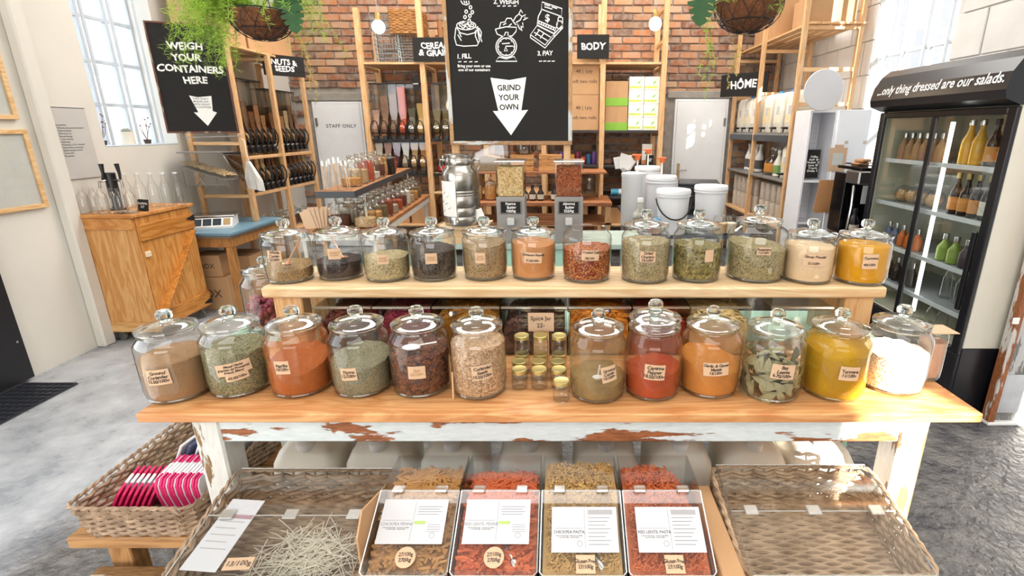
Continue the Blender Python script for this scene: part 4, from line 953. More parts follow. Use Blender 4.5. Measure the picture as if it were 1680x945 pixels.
# ------------------------------------------------------------------ white jerrycans behind the bins
JUG = clear('milky_plastic', (.82, .80, .74), .05, .3, .25, 3, 'ece6d8', 1.6); JUGM = plain('jug_plastic', 'f6f1e4', .35, var=.03)
def jerrycan(label, x, y, z, w_=.20, d=.22, h=.24, rz=0.0):
    t = thing('jerrycan', label, 'jug', (x, y, z), rz, 'white jugs under the table')
    mb = MB(); rings = []
    vs = []; fs = []
    prof = [(.90, 0), (1, .02), (1, h * .66), (.97, h * .76), (.82, h * .88), (.55, h * .95), (.2, h * .965)]
    for s, zz in prof:
        pts = rrect(w_ / 2 * s, d / 2 * s, .03 * s, 4); rings.append(range(len(vs), len(vs) + len(pts))); vs += [(p.x, p.y, zz) for p in pts]
    m = len(rings[0])
    for A, B in zip(rings, rings[1:]):
        for k in range(m): fs.append((A[k], A[(k+1) % m], B[(k+1) % m], B[k]))
    fs.append(tuple(reversed(rings[0]))); fs.append(tuple(rings[-1]))
    mb.add(vs, fs, True).build('body', JUGM, t, 60)
    MB().lathe([(.018, 0), (.024, .002), (.026, .004), (.026, .024), (.022, .027), (0, .027)], 18, (0, -d * .28, h * .90)).build('cap', WHITE, t)
    MB().tube([(0, -d * .18, h * .93), (0, -d * .08, h * 1.06), (0, d * .12, h * 1.06), (0, d * .22, h * .93)], .012, 8).build('handle', JUGM, t)
    return t
sh2 = thing('under_shelf', 'wooden shelf board under the table carrying white jugs', 'shelf'); MB().box((-.90, 1.31, .345), (.98, 1.54, .37), .003).build('board', BEN, sh2)
for x in (-.80, .90): MB().box((x, 1.4, 0), (x + .05, 1.45, .345), .003).build('leg', BEN, sh2)
for i, x in enumerate((-.80, -.575, -.345, -.105, .13, .36, .59, .80)): jerrycan('white plastic jug with screw cap under the table, %s from the left' % ORD[i], x, 1.425, .3705, .2, .2, .27)
# ------------------------------------------------------------------ left wall: pictures, poster, door leaf, mat, window plants
def picture(label, y0, y1, z0, z1):
    t = thing('framed_picture', label, 'picture', (XL, (y0 + y1) / 2, (z0 + z1) / 2)); h, v = (y1 - y0) / 2, (z1 - z0) / 2; b = .028; m = wood('frame_pine', 'e6c496', 'cf9f66', 'Y', 1, .5, False)
    for lo, hi in (((.003, -h, v - b), (.025, h, v)), ((.003, -h, -v), (.025, h, -v + b)), ((.003, -h, -v + b), (.025, -h + b, v - b)), ((.003, h - b, -v + b), (.025, h, v - b))): MB().box(lo, hi, .002).build('frame_bar', m, t)
    MB().box((.003, -h + b, -v + b), (.010, h - b, v - b)).build('print', plain('print_cream', 'e4e0d4', .7, var=.02), t)
    MB().box((.013, -h + b, -v + b), (.0145, h - b, v - b)).build('glazing', PANE, t)
    return t
picture('pale print in a pine frame, upper of two on the left wall', 3.04, 3.44, 1.62, 2.2)
p2 = picture('pale print in a pine frame, lower of two on the left wall', 3.04, 3.465, 1.06, 1.56)
po = thing('wall_poster', 'grey acrylic sheet with a printed list beside the left window', 'poster', (XL + .0, 3.79, 1.465))
MB().box((.004, -.15, -.245), (.010, .15, .245), .001).build('panel', plain('poster_grey', 'c2c0bc', .5, var=.02), po)
MB().box((.0101, -.15, .238), (.0108, .15, .2425)).build('edge_line', DGREY, po)
lettering('Introduction\n* Releases skin pain and tension\n* Fights Candida\n* Dissolves Lice\n* Boosts Energy\n* Turbo therapy\n* Hydrating\n* Protection of the stomach\n* Internal like a protector\n* Builds immune system\n* Heres with\n* Prophetics', .0165, lambda a, b: (.0112, -.11 + a, .02 + b), DGREY, po, 0, 1, 1.15, 0, 'LEFT')
bd = thing('black_door', 'black door leaf at the far left edge beside the mat', 'door'); MB().box((XL + .002, 2.2, .02), (XL + .05, 3.02, 2.1), .004).build('leaf', plain('black_paint', '1a1b20', .4), bd)
MB().tube([(XL + .05, 2.93, .95), (XL + .09, 2.93, .95), (XL + .09, 2.83, .95)], .009).build('door_handle', STEEL, bd)
MB().lathe([(0, .0), (.008, .001), (.008, .004), (0, .005)], 10, (0, 0, 0)).xf(Matrix.Translation((XL + .05, 2.98, .28)) @ Matrix.Rotation(R(90), 4, 'Y')).build('screw', STEEL, bd)
mt_ = thing('door_mat', 'black rubber grid mat on the floor by the black door', 'mat', (-3.28, 2.55, 0)); RUB = plain('rubber', '23262e', .5)
MB().box((-.17, -.4, .001), (.17, .4, .007), .002).build('base', RUB, mt_)
for k in range(18): MB().box((-.165, -.39 + k * .0455, .007), (.165, -.375 + k * .0455, .014), .002).build('rib', RUB, mt_)
for k in range(9): MB().box((-.165 + k * .0405, -.39, .0071), (-.159 + k * .0405, .39, .0125)).build('cross_rib', RUB, mt_)
def twig(label, y, z, h, seed):
    t = thing('twig_plant', label, 'plant', (XL - .1, y, z + .012)); r_ = random.Random(seed); BR = plain('twig', '6f5444', .8)
    MB().lathe([(0, 0), (.022, 0), (.03, .035), (.026, .035), (.024, .03), (0, .03)], 14).build('pot', plain('terracotta_dark', '4a3a34', .7), t)
    for k in range(5):
        a = r_.uniform(0, 6.28); p = [(0, 0, .03)]
        for q in range(1, 4): p.append((.03 * q / 3 * math.cos(a) * (1 + r_.random()), .06 * q / 3 * math.sin(a) * (1 + r_.random()), .03 + h * q / 3 * r_.uniform(.7, 1)))
        MB().tube(p, [.003, .0022, .0015, .001], 4).build('branch', BR, t)
        for q in (2, 3): MB().ball(p[q], .008, 6, 4, .6).build('leaf', plain('dark_leaf', '7a4a48', .6), t)
twig('bare twiggy plant on the left sill, nearest the poster', 4.15, 1.43, .22, 1); twig('bare twiggy plant on the left sill, beyond the cactus', 4.60, 1.43, .19, 2)
cc = thing('cactus_pot', 'cream pot with a round grey cactus on the left window sill', 'plant', (XL - .08, 4.37, 1.4425)); MB().lathe([(0, 0), (.045, 0), (.05, .1), (.046, .1), (.044, .085), (0, .085)], 20).build('pot', plain('cream_pot', 'e6e0d2', .5), cc); MB().ball((0, 0, .10), .035, 12, 8, .8).build('cactus', plain('cactus_grey', '8a8f80', .8, bump=.8, scale=60), cc)
# ------------------------------------------------------------------ pine cabinet on castors
CABW = wood('cabinet_pine', 'dba25c', 'b9742f', 'Z', .8, .45, True, '4a2412'); CABL = wood('cabinet_side', 'dcab70', 'bf8244', 'Z', .8, .45, True, '5a2c16'); CABX = wood('cabinet_rail', 'd59a58', 'b57234', 'X', .8, .45); CABY = wood('cabinet_rail_y', 'cf8f48', 'a8661f', 'Y', .8, .45)
cb_ = thing('pine_cabinet', 'knotty pine cupboard on castors with a plank door against the left wall', 'cabinet', (-3.275, 3.92, 0)); x0, x1, y0, y1 = -.19, .19, -.29, .30
MB().box((x0 - .02, y0 - .02, .955), (x1 + .025, y1 + .02, .98), .004).build('top', CABX, cb_)
for k in range(3): MB().box((x0 + k * .1267, y0, .16), (x0 + (k + 1) * .1267 - .001, y0 + .02, .87), .002).build('side_plank', CABL, cb_)
MB().box((x0 - .004, y0 - .012, .87), (x1, y0 + .02, .954), .003).build('side_rail', CABX, cb_); MB().box((x0 - .004, y0 - .012, .085), (x1, y0 + .02, .16), .003).build('side_rail', wood('cabinet_rail_light', 'e0b67c', 'c48c4e', 'X', .8, .45), cb_)
MB().box((x0, y0 + .021, .085), (x1 - .022, y1, .11)).build('floor_board', CABX, cb_); MB().box((x0, y1 - .02, .11), (x1 - .022, y1, .954)).build('back_side', CABL, cb_)
dr = MB().box((x1 - .02, y0 + .022, .10), (x1, y1 - .004, .952), .002).build('door', CABY, cb_)
for k in range(5): MB().box((x1 + .0005, y0 + .024 + k * .1125, .102), (x1 + .006, y0 + .134 + k * .1125, .95), .0015).build('door_plank', CABW, dr)
for z in (.11, .78): MB().box((x1 + .0065, y0 + .024, z), (x1 + .022, y1 - .006, z + .12), .003).build('door_ledge', CABY, dr)
MB().bar((x1 + .014, y0 + .06, .24), (x1 + .014, y1 - .06, .77), .015, .09, .002, (1, 0, 0)).build('door_brace', CABY, dr)
for z in (.14, .86): MB().prism([(y1 - .0, z - .02), (y1 - .0, z + .03), (y1 - .09, z + .008), (y1 - .09, z)], x1 + .0225, x1 + .026, lambda a, b, d: (d, a, b)).build('hinge', BLACK, dr)
MB().box((x1 + .007, y0 + .03, .66), (x1 + .025, y0 + .075, .70), .003).build('latch', plain('pale_latch', 'e6d2b0', .5), dr)
for sx in (x0 + .05, x1 - .05):
    for sy in (y0 + .05, y1 - .05):
        c = MB().box((sx - .02, sy - .02, .06), (sx + .02, sy + .02, .085), .003).build('castor', GREYM, cb_)
        MB().lathe([(0, -.01), (.03, -.01), (.032, -.006), (.032, .006), (.03, .01), (0, .01)], 16).xf(Matrix.Translation((sx, sy, .032)) @ Matrix.Rotation(R(90), 4, 'X')).build('wheel', GREYM, c)
# bottles and beer tap on the cabinet
def bottle_mesh(h, r, rn, neck=.28): return MB().lathe([(0, .004), (r * .8, .001), (r, .008), (r, h * (1 - neck - .2)), (r * .96, h * (1 - neck - .14)), (r * .6, h * (1 - neck)), (rn * 1.05, h * (1 - neck * .62)), (rn, h * .93), (rn * 1.15, h * .95), (rn * 1.15, h)], 18)
B_S = bottle_mesh(.18, .036, .013, .2); B_T = bottle_mesh(.25, .036, .013, .25); bs_m, bt_m = B_S.mesh('bottle_glass', GLASS), B_T.mesh('bottle_glass', GLASS)
capm = MB().lathe([(0, .012), (.014, .012), (.016, .009), (.016, 0), (.0, 0)], 14)
cap_s, cap_t = capm.mesh('cap', plain('white_cap', 'dcdcdc', .4)), None
for i in range(6):
    o = thing('glass_bottle', 'short empty glass bottle on the pine cabinet, %s from the wall' % ORD[i], 'bottle', (-3.44 + i * .066, 3.68 + .012 * (i % 2), .9805), 0, 'short bottles on the cabinet'); link('bottle_glass', bs_m, o)
for i in range(5):
    o = thing('glass_bottle', 'tall empty capped bottle on the pine cabinet, %s from the tap' % ORD[i], 'bottle', (-3.36 + i * .076, 3.98 + .03 * i, .9805), 0, 'tall bottles on the cabinet'); link('bottle_glass', bt_m, o); c = link('cap', cap_s, o); c.location = (0, 0, .247)
tp = thing('drinks_tap', 'black drinks tap tower with two handles on the pine cabinet', 'tap', (-3.36, 3.86, .98)); MB().lathe([(0, 0), (.05, 0), (.05, .012), (.035, .016), (.035, .24), (.036, .27), (.03, .275), (0, .275)], 20).build('column', BLACK, tp)
for dx, dy in ((-.02, -.05), (.10, .0)):
    f = MB().tube([(0, 0, .22), (dx * .6, dy * .6 - .01, .22), (dx, dy - .03, .215), (dx * 1.05, dy - .035, .17)], .009, 8).build('spout', STEEL, tp); MB().tube([(dx * .8, dy * .8 - .01, .225), (dx * .75, dy * .7, .27), (dx * .7, dy * .7, .34)], [.008, .010, .016], 8).build('handle', BLACK, f)
ks = thing('chalk_sign', 'small black chalk price sign leaning on the pine cabinet', 'sign', (-3.13, 3.80, .981), R(-18)); kb = MB().box((-.055, 0, 0), (.055, .006, .085), .002).xf(Matrix.Rotation(R(-12), 4, 'X')).build('board', CHALK, ks)
lettering('Kombucha\nR17', .024, lambda a, b: Matrix.Rotation(R(-12), 4, 'X') @ Vector((a, -.001, .043 + b)), CHWHITE, kb, .02, .95, 1.1, .05)
MB().lathe([(0, 0), (.05, 0), (.055, .006), (.05, .004), (0, .003)], 18).build('drip_plate', STEEL).location = (-3.19, 3.72, .981); tag(bpy.data.objects['drip_plate'], 'small steel drip plate beside the short bottles', 'plate')
# ------------------------------------------------------------------ blue counter, scale, cartons below
BLUE = plain('blue_laminate', '6f93a6', .38, var=.08, scale=6); bc = thing('blue_counter', 'low counter with a blue laminate top between pine cabinet and nut shelf', 'counter')
MB().box((-3.46, 4.26, .695), (-2.82, 5.12, .72), .003).build('top', BLUE, bc); MB().box((-3.46, 4.265, .675), (-2.825, 5.115, .694), .002).build('top_edge', GREYM, bc)
CW = wood('counter_frame', 'b9854c', '94622f', 'Z', 1, .55)
MB().box((-3.4, 4.30, .59), (-2.87, 4.33, .674), .003).build('rail', CW, bc); MB().box((-2.87, 4.30, .59), (-2.84, 5.08, .674), .003).build('rail', CW, bc)
for x, y in ((-3.42, 4.30), (-2.91, 4.30), (-2.91, 5.03), (-3.42, 5.03)): MB().box((x, y, 0), (x + .06, y + .06, .59), .004).build('leg', CW, bc)
sc_ = thing('weighing_scale', 'white shop scale with steel pan on the blue counter', 'scale', (-3.17, 4.62, .7205), R(22))
MB().prism([(-.17, 0), (.13, 0), (.13, .085), (-.10, .085), (-.17, .02)], -.16, .16, lambda p, q, d: (d, p, q)).build('body', WHITE, sc_); MB().box((-.175, -.09, .092), (.175, .17, .106), .004).build('pan', STEEL, sc_)
for k in range(3): MB().add([(-.14 + k * .075, -.163, .0285), (-.075 + k * .075, -.163, .0285), (-.075 + k * .075, -.107, .0805), (-.14 + k * .075, -.107, .0805)], [(0, 1, 2, 3)]).build('display', plain('scale_display', '26313a', .2), sc_)
MB().add([(.09, -.163, .0285), (.145, -.163, .0285), (.145, -.107, .0805), (.09, -.107, .0805)], [(0, 1, 2, 3)]).build('keypad', plain('keypad', 'a88a60', .5), sc_)
def carton(label, lo, hi, lines=None, rz=0, mat=None, face='-Y', size=.06, name='carton_box'):
    c = [(a + b) / 2 for a, b in zip(lo, hi)]; h = [(b - a) / 2 for a, b in zip(lo, hi)]
    t = thing(name, label, 'carton', (c[0], c[1], lo[2]), rz); MB().box((-h[0], -h[1], 0), (h[0], h[1], 2 * h[2]), .004).build('box', mat or CARTON, t)
    MB().box((-.025, -h[1] - .0006, 0.004), (.025, -h[1] + .001, 2 * h[2])).build('tape', plain('tape', 'b98d5e', .35), t) if face == '-Y' and not lines else None
    MB().box((-h[0] + .002, -.003, 2 * h[2] - .001), (h[0] - .002, .003, 2 * h[2] + .0015)).build('flap_seam', plain('seam', '8a6844', .8), t)
    if lines:
        pl = (lambda a, b: (a, -h[1] - .001, h[2] + b)) if face == '-Y' else ((lambda a, b: (h[0] + .001, a, h[2] + b)) if face == '+X' else (lambda a, b: (-h[0] - .001, -a, h[2] + b)))
        lettering(lines, size, pl, plain('box_print', '5a4636', .8), t, .01, 1, 1)
    return t
carton('brown carton with dark print under the blue counter, nearest', (-3.34, 4.36, .001), (-2.99, 4.64, .30), 'BOX', 0, None, '-Y', .1)
carton('brown carton standing behind the nearest one under the blue counter', (-3.32, 4.68, .001), (-2.96, 5.0, .42), None)
carton('small open carton on top of the rear carton under the counter', (-3.28, 4.38, .302), (-3.05, 4.6, .50), 'BOX', R(4), None, '-Y', .06)
# ------------------------------------------------------------------ gravity dispensers
HOP = clear('hopper_plastic', (.90, .89, .87), .07, .6, .05, 3.0); CHB = plain('dispenser_black', '151416', .35, var=.02)
def make_dispenser(w_, h, fillmat, fill, label, group):
    """front faces -Y; spout at z=0"""
    t = thing('bulk_dispenser', label, 'dispenser', (0, 0, 0), 0, group); hw = w_ / 2
    out = [(.00, h), (.16, h), (.16, .33), (.12, .25), (.075, .19), (.06, .15), (.03, .10), (-.03, .07), (-.06, .085), (-.075, .13), (-.055, .17), (-.01, .20), (.0, .25), (.0, .33)]
    def nar(p): k_ = 1.0 if p.z > .33 else (.70 if p.z < .25 else .70 + .30 * (p.z - .25) / .08); return (p.x * k_, p.y, p.z)
    for s in (-1, 1): MB().prism(out, s * hw - (.002 if s > 0 else 0), s * hw + (0 if s > 0 else .002), lambda p, q, d: (d, p, q)).warp(nar).build('side_wall', HOP, t)
    n = len(out); vs = [(-hw, p, q) for p, q in out] + [(hw, p, q) for p, q in out]
    MB().add(vs, [(i, i + 1, n + i + 1, n + i) for i in range(1, n - 1)] + [(n - 1, 0, n, 2 * n - 1)], True).warp(nar).build('hopper', HOP, t)
    MB().box((-hw - .002, -.004, h), (hw + .002, .164, h + .014), .003).build('lid', CHB, t)
    k = .88; g = hw - .004
    fill = max(fill, .345); inn = [(.006, fill), (.154, fill - .008), (.154, .33), (.115, .25), (.07, .195), (.054, .15), (.026, .108), (-.028, .078), (-.054, .09), (-.068, .13), (-.05, .162), (-.006, .192), (.006, .25), (.006, .33)]
    MB().prism(inn, -g, g, lambda p, q, d: (d, p, q)).warp(nar).build('filling', fillmat, t)
    # black spout guard: arch handle, round end cap, outlet
    e = hw * .84; MB().tube([(-e, -.07, .05), (-e * 1.05, -.095, .10), (-e, -.10, .16), (-e * .6, -.085, .21), (0, -.078, .225), (e * .6, -.085, .21), (e, -.10, .16), (e * 1.05, -.095, .10), (e, -.07, .05)], .0065, 6).build('guard', CHB, t)
    for s in (-1, 1): MB().lathe([(0, 0), (.022, 0), (.024, .002), (.0, .003)], 16).xf(Matrix.Translation((s * hw * .71, -.045, .09)) @ Matrix.Rotation(s * R(90), 4, 'Y')).build('end_cap', CHB, t)
    MB().box((-hw * .6, -.08, .0), (hw * .6, -.035, .055), .006).build('outlet', CHB, t)
    return t
NUTS = [grains('d_nut%d' % i, c, 160, .9) for i, c in enumerate((['b98a5a', '8d5f38', 'd0a472'], ['6e4326', '8f5e38', '54301c'], ['c9a878', 'e0c79c', 'a98452'], ['8a5a3a', 'a97850', '6a4028'], ['4a2e20', '6b452e', '35201a']))]
def nut_row(front_x, y0, step, n, z, h, tier, bay):
    for i in range(n):
        m = NUTS[(i * 2 + tier + bay) % 5]; f = .30 + .12 * ((i * 7 + tier * 3 + bay) % 5) / 4
        d = make_dispenser(step * .93, h, m, min(f + .05, h - .006), '%s gravity dispenser of the %s tier, %s bay of the nut shelf' % (ORD[i], ('upper', 'lower')[tier], ('near', 'far')[bay]), 'nut dispensers on the left shelf'); d.location = (front_x, y0 + step * (i + .5), z); d.rotation_euler = (0, 0, R(90))
# ------------------------------------------------------------------ nut shelf along the left wall
ns = thing('nut_shelf', 'tall pine shelving of nut dispensers along the left wall', 'shelving'); XF, XBk = -2.95, -3.42
for y in (4.88, 5.53, 6.19):
    for x in (XF, XBk):
        MB().box((x - .022, y - .022, .721 if y < 5 else 0), (x + .022, y + .022, 2.26 if x == XBk or y > 5 else 3.2), .003).build('post', PINE, ns)
    for z in (.97, 1.45, 2.24): MB().box((XBk + .023, y - .018, z - .03), (XF - .023, y + .018, z), .003).build('rung', PINE_X, ns)
for z in (1.32, .98): MB().box((XF - .02, 4.905, z - .03), (XF + .012, 5.505, z), .002).build('rail', PINE_Y, ns) or 0
for z in (1.32, .98): MB().box((XF - .02, 5.555, z - .03), (XF + .012, 6.165, z), .002).build('rail', PINE_Y, ns)
for k in range(4): MB().box((XBk + .03 + k * .118, 4.83, 2.262), (XBk + .12 + k * .118, 6.25, 2.282), .002).build('shelf_slat', PINE_Y, ns)
for z in (.50,):
    MB().box((XBk, 5.16, z), (XF + .02, 6.2, z + .025), .002).build('shelf_board', PINE_Y, ns)
nut_row(XF - .09, 4.908, .0985, 6, 1.345, .66, 0, 0); nut_row(XF - .09, 5.560, .0985, 6, 1.345, .60, 0, 1); nut_row(XF - .06, 4.908, .0985, 6, .985, .355, 1, 0); nut_row(XF - .06, 5.560, .0985, 6, .985, .355, 1, 1)
ht = thing('nut_hopper', 'slanted metal tray of peanuts behind a pane at the near end of the nut shelf', 'hopper', (-3.2, 4.74, 1.06))
MB().prism([(-.19, .18), (.19, .06), (.19, .07), (-.19, .19)], -.1, .1).build('chute', GREYM, ht); MB().box((-.2, -.105, .02), (.2, -.101, .30)).build('pane', ACRY, ht); MB().box((-.2, -.11, .30), (.2, .1, .312), .002).build('cover', GREYM, ht)
for a in (((-.19, -.09, .18), (-.19, -.09, 0)), ((-.1, -.09, .15), (.0, -.09, 0)), ((.0, -.09, .12), (-.1, -.09, .0)), ((.1, -.09, .09), (.1, -.09, 0)), ((-.19, -.09, .02), (.19, -.09, .02)), ((.19, -.09, .07), (.19, -.09, 0))): MB().tube(a, .005, 6).build('strut', GREYM, ht)
pn = scatter(420, (-3.39, -3.02, 4.65, 4.83), crumb, 5, lambda x, y: 1.06 + .20 - (x + 3.39) / .38 * .12 + .02, .009); tag(pn.build('peanuts', NUTS[2]), 'loose shelled peanuts heaped on the slanted metal tray', 'nuts', None, 'stuff')
tw = thing('hanging_towel', 'white cloth hanging from the board at the near post', 'cloth', (-2.90, 4.83, 1.36)); MB().tube([(-.04, .03, .12), (0, 0, .1), (.0, -.005, -.0), (.01, 0, -.08)], .003, 5).build('loop', WHITE, tw)
vs, fs = [], []
for j in range(9):
    s = j / 8
    for i in range(7):
        q = i / 6 - .5; vs.append((q * (.03 + .13 * min(1, s * 1.6)) + .03 * s, .015 * math.sin(q * 14 + s * 2), -.08 - .26 * s - .03 * q * s))
for j in range(8):
    for i in range(6): fs.append((j*7 + i, j*7 + i + 1, j*7 + i + 8, j*7 + i + 7))
MB().add(vs, fs, True).build('cloth', plain('towel', 'dedbd6', .9), tw)
def sign(label, c, w_, h, txt, size, rz=0.0, name='hanging_sign', wob=.05, th=.014, bold=.03, lines=.85):
    t = thing(name, label, 'sign', c, rz); b = MB().box((-w_/2, 0, -h/2), (w_/2, th, h/2), .002).build('board', CHALK, t); lettering(txt, size, lambda a, q: (a, -.0012, q), CHWHITE, b, bold, 1.0, lines, wob); return t
pq = at(469, 108, X=XF + .04); sign('black NUTS & SEEDS sign on the nut shelf', (XF + .05, 5.75, 2.19), .42, .20, 'NUTS &\nSEEDS', .075, R(52))
carton('plain carton high on the nut shelf, nearest the window', (-3.4, 4.90, 2.284), (-3.0, 5.3, 2.64), 'Consol', 0, None, '-Y', .09)
carton('second plain carton high on the nut shelf', (-3.4, 5.34, 2.284), (-3.0, 5.75, 2.62), None)
carton('third plain carton high on the nut shelf, furthest', (-3.4, 5.79, 2.284), (-3.02, 6.2, 2.60), None)
carton('big carton above the Consol carton on the nut shelf', (-3.4, 4.92, 2.645), (-3.02, 5.4, 3.1), None)
tray = [('clear jar row on the bottom board of the nut shelf, %s' % ORD[i], 5.25 + i * .155) for i in range(6)]
for i, (lb_, y) in enumerate(tray): make_jar((-3.08, y, .5255), (.07, .15, .058), 'glass jar of mixed nuts on the low board of the nut shelf, %s' % ORD[i], .09, NUTS[i % 5], 'mixed_nuts', 'mixed nuts in the low shelf jar, %s' % ORD[i], None, 0, 0, .004, 200 + i, True, 20)
# ------------------------------------------------------------------ WEIGH YOUR CONTAINERS board
tl, br = at(255, 130, Y=3.62), at(377, 130, Y=3.80); c = (tl + br) / 2; rz = math.atan2(br.y - tl.y, br.x - tl.x); wl = (br - tl).length
zt_, zb_ = 2.225, 1.535
wb = thing('chalkboard_sign', 'framed blackboard reading weigh your containers here with a white arrow', 'sign', (c.x, c.y, (zt_ + zb_) / 2), rz); hw, hh = wl / 2, (zt_ - zb_) / 2; b = .012; WF = chipped('rusty_frame', '9a8a7a', '6d3a26', 'Z', .62)
MB().box((-hw + b, 0, -hh + b), (hw - b, .012, hh - b)).build('board', CHALK, wb)
for lo, hi in (((-hw, -.006, hh - b), (hw, .016, hh)), ((-hw, -.006, -hh), (hw, .016, -hh + b)), ((-hw, -.006, -hh + b), (-hw + b, .016, hh - b)), ((hw - b, -.006, -hh + b), (hw, .016, hh - b))): MB().box(lo, hi, .002).build('frame_bar', WF, wb)
for txt, zz, xo in (('WEIGH', .205, -.01), ('YOUR', .135, -.015), ('CONTAINERS', .065, -.005), ('HERE', -.005, .01)): lettering(txt, .060, lambda a, q: (a + xo, -.0012, q + zz), CHWHITE, wb, .035, 1.0, 1, .05)
ar = [(-.075, -.115), (-.02, -.125), (.075, -.115), (.065, -.215), (.092, -.225), (.012, -.315), (-.065, -.225), (-.035, -.225)]
MB().prism([(a * .85 + .02, q * .98 + .012) for a, q in ar], -.0014, -.0004).build('painted_arrow', CHWHITE, wb)
lettering('THEN GRAB A\nMARKER AND\nWRITE WEIGHT\nON CONTAINER', .0165, lambda a, q: (a * .85 + .018, -.0022, q - .148), DGREY, wb, .005, 1, 1.1, .05)
MB().tube([(-hw * .6, .02, -hh), (-hw * .6, .06, -hh - .03), (hw, .06, -hh - .02)], .004, 5).build('bracket', GREYM, wb)
MB().tube([(0, .02, hh), (0, .04, ZC - (zt_ + zb_) / 2)], .003, 5).build('hanging_wire', GREYM, wb)
# ------------------------------------------------------------------ two tier jar table (back left)
TW = wood('jar_table_wood', 'b98252', '8f5c34', 'Y', 1, .5); ANG = R(4)
jt = thing('jar_table', 'long table with white metal legs crowded with jars at the back left', 'table', (-1.87, 4.6, 0), ANG)
MB().box((-.17, -.86, .815), (.42, 1.30, .85), .004).build('top', TW, jt); WM = plain('white_metal', 'd8d6d0', .4)
MB().box((.40, -.84, .765), (.418, 1.27, .814), .002).build('rail', WM, jt); MB().box((-.15, -.85, .765), (.39, -.83, .814), .002).build('rail', WM, jt)
for x in (-.14, .38):
    for y in (-.80, 1.22): MB().bar((x, y, .79), (x, y, 0.0), .03, .03, .003).build('leg', WM, jt)
us = thing('upper_jar_shelf', 'narrow dark edged shelf raised over the jar table', 'shelf', (-1.70, 4.65, 0), R(6.5))
MB().box((-.125, -1.1, 1.125), (.125, 1.2, 1.15), .002).build('board', TW, us); DKE = plain('dark_edge', '3a3d42', .5)
MB().box((-.13, -1.107, 1.108), (.13, -1.1005, 1.152), .001).build('edge_strip', DKE, us); MB().box((.1255, -1.1, 1.108), (.132, 1.2, 1.152), .001).build('edge_strip', DKE, us)
for y in (-.75, .1, 1.1):
    for x in (-.1, .1): MB().tube([(x, y, .8505), (x, y, 1.124)], .008, 8).build('leg', WM, us)
def tloc(o, x, y, z):
    c, s = math.cos(o.rotation_euler.z), math.sin(o.rotation_euler.z); return (o.location.x + x * c - y * s, o.location.y + x * s + y * c, z)
def cg(i, cols, s=200): return grains('bg_grain%d' % i, cols, s, .7)
BG = [cg(0, ['d9b788', 'b58a58', 'e6cfa6']), cg(1, ['8a3a24', 'a4502f', '6a2a1c']), cg(2, ['5a2e26', '7c4434', '44221c']), cg(3, ['c98a48', 'dba766', 'a86a2c']), cg(4, ['b0a48a', 'cfc6ae', '938768']), cg(5, ['e6e0d4', 'f0ebe0', 'd0c8b8']), cg(6, ['6b5a3e', '8d7a58', '4f422c']), cg(7, ['b8402c', 'cf6040', '9a3020'])]
n_ = 0
SZ = (.082, .165, .066)
for col_, xx in enumerate((.31, .12)):
    for i in range(11):
        yy_ = -.76 + i * .175
        if abs(xx - .12) < .01 and i > 8: continue
        k = (i * 3 + col_ * 2) % 8; f = .07 + .06 * ((i * 5 + col_) % 4) / 3
        nm = ('pale grains', 'red lentils', 'dark beans', 'amber seeds', 'grey seeds', 'white flakes', 'brown seeds', 'red flakes')[k]
        make_jar(tloc(jt, xx, yy_, .8505), SZ, 'lidded glass jar of %s on the jar table, %s %s from near end' % (nm, ('outer row', 'inner row')[col_], ORD[i]), f, BG[k], nm.replace(' ', '_'), '%s in the jar table %s jar, %s from the near end' % (nm, ('outer row', 'inner row')[col_], ORD[i]), None, 0, 0, .005, 300 + n_, True, 20, None, 'jars on the jar table'); n_ += 1
for i in range(8):
    yy_ = -.74 + i * .2; k = (i * 3 + 1) % 8; sz = (.075, .17, .062) if i < 5 else (.06, .13, .05); cl = (BG[3], BG[0], BG[7], BG[5], BG[2])[i % 5]
    make_jar(tloc(us, .02, yy_, 1.1505), sz, 'glass jar on the upper jar shelf, %s from the near end' % ORD[i], .06 + .05 * (i % 3), cl, 'shelf_sweets', 'coloured sweets in the upper shelf jar, %s from the near end' % ORD[i], None, 0, 0, .006, 350 + i, True, 20, None, 'jars on the upper shelf')
    if i in (1, 2, 3):
        o = MB().box((-.045, -.002, -.04), (.045, .002, .04), .001).build('sweet_packet', plain('packet_%d' % i, ('e0a848', 'd9485a', 'f0d8a0')[i - 1], .5)); q = tloc(us, .02, yy_ - .045, 1.22); o.location = q; o.rotation_euler = (R(-8), 0, R(12)); tag(o, ('amber', 'pink', 'cream')[i - 1] + ' wrapped sweets packet inside an upper shelf jar', 'packet')
for i in range(4):
    q = tloc(us, -.08 + .05 * i, -1.02 + .02 * (i % 2), 1.1505); g = thing('brush_glass', 'slim glass holding wooden brushes at the near shelf end, %s from the left' % ORD[i], 'glass', q, 0, 'glasses of brushes'); MB().lathe([(0, .003), (.02, 0), (.022, .005), (.022, .13), (.020, .13)], 16).build('tumbler', GLASS, g)
    for k in range(2):
        b0 = Vector((.006 * (1 if k else -1), 0, .006)); b1 = Vector((.012 * (1 if k else -1.4) - .01 * i + .01, .004, .165 + .01 * (i % 3))); br_ = MB().tube([b0, b1], .0035, 6).build('brush_stick', PINE, g); MB().tube([b1, b1 * 1.22], .0075, 6).build('brush_head', WHITE, br_)
dk = thing('dark_boxes', 'stack of black card boxes on the upper jar shelf', 'boxes', tloc(us, .06, -.02 + .0, 1.1505)); dk.name = 'black_box'
bpy.data.objects.remove(dk)
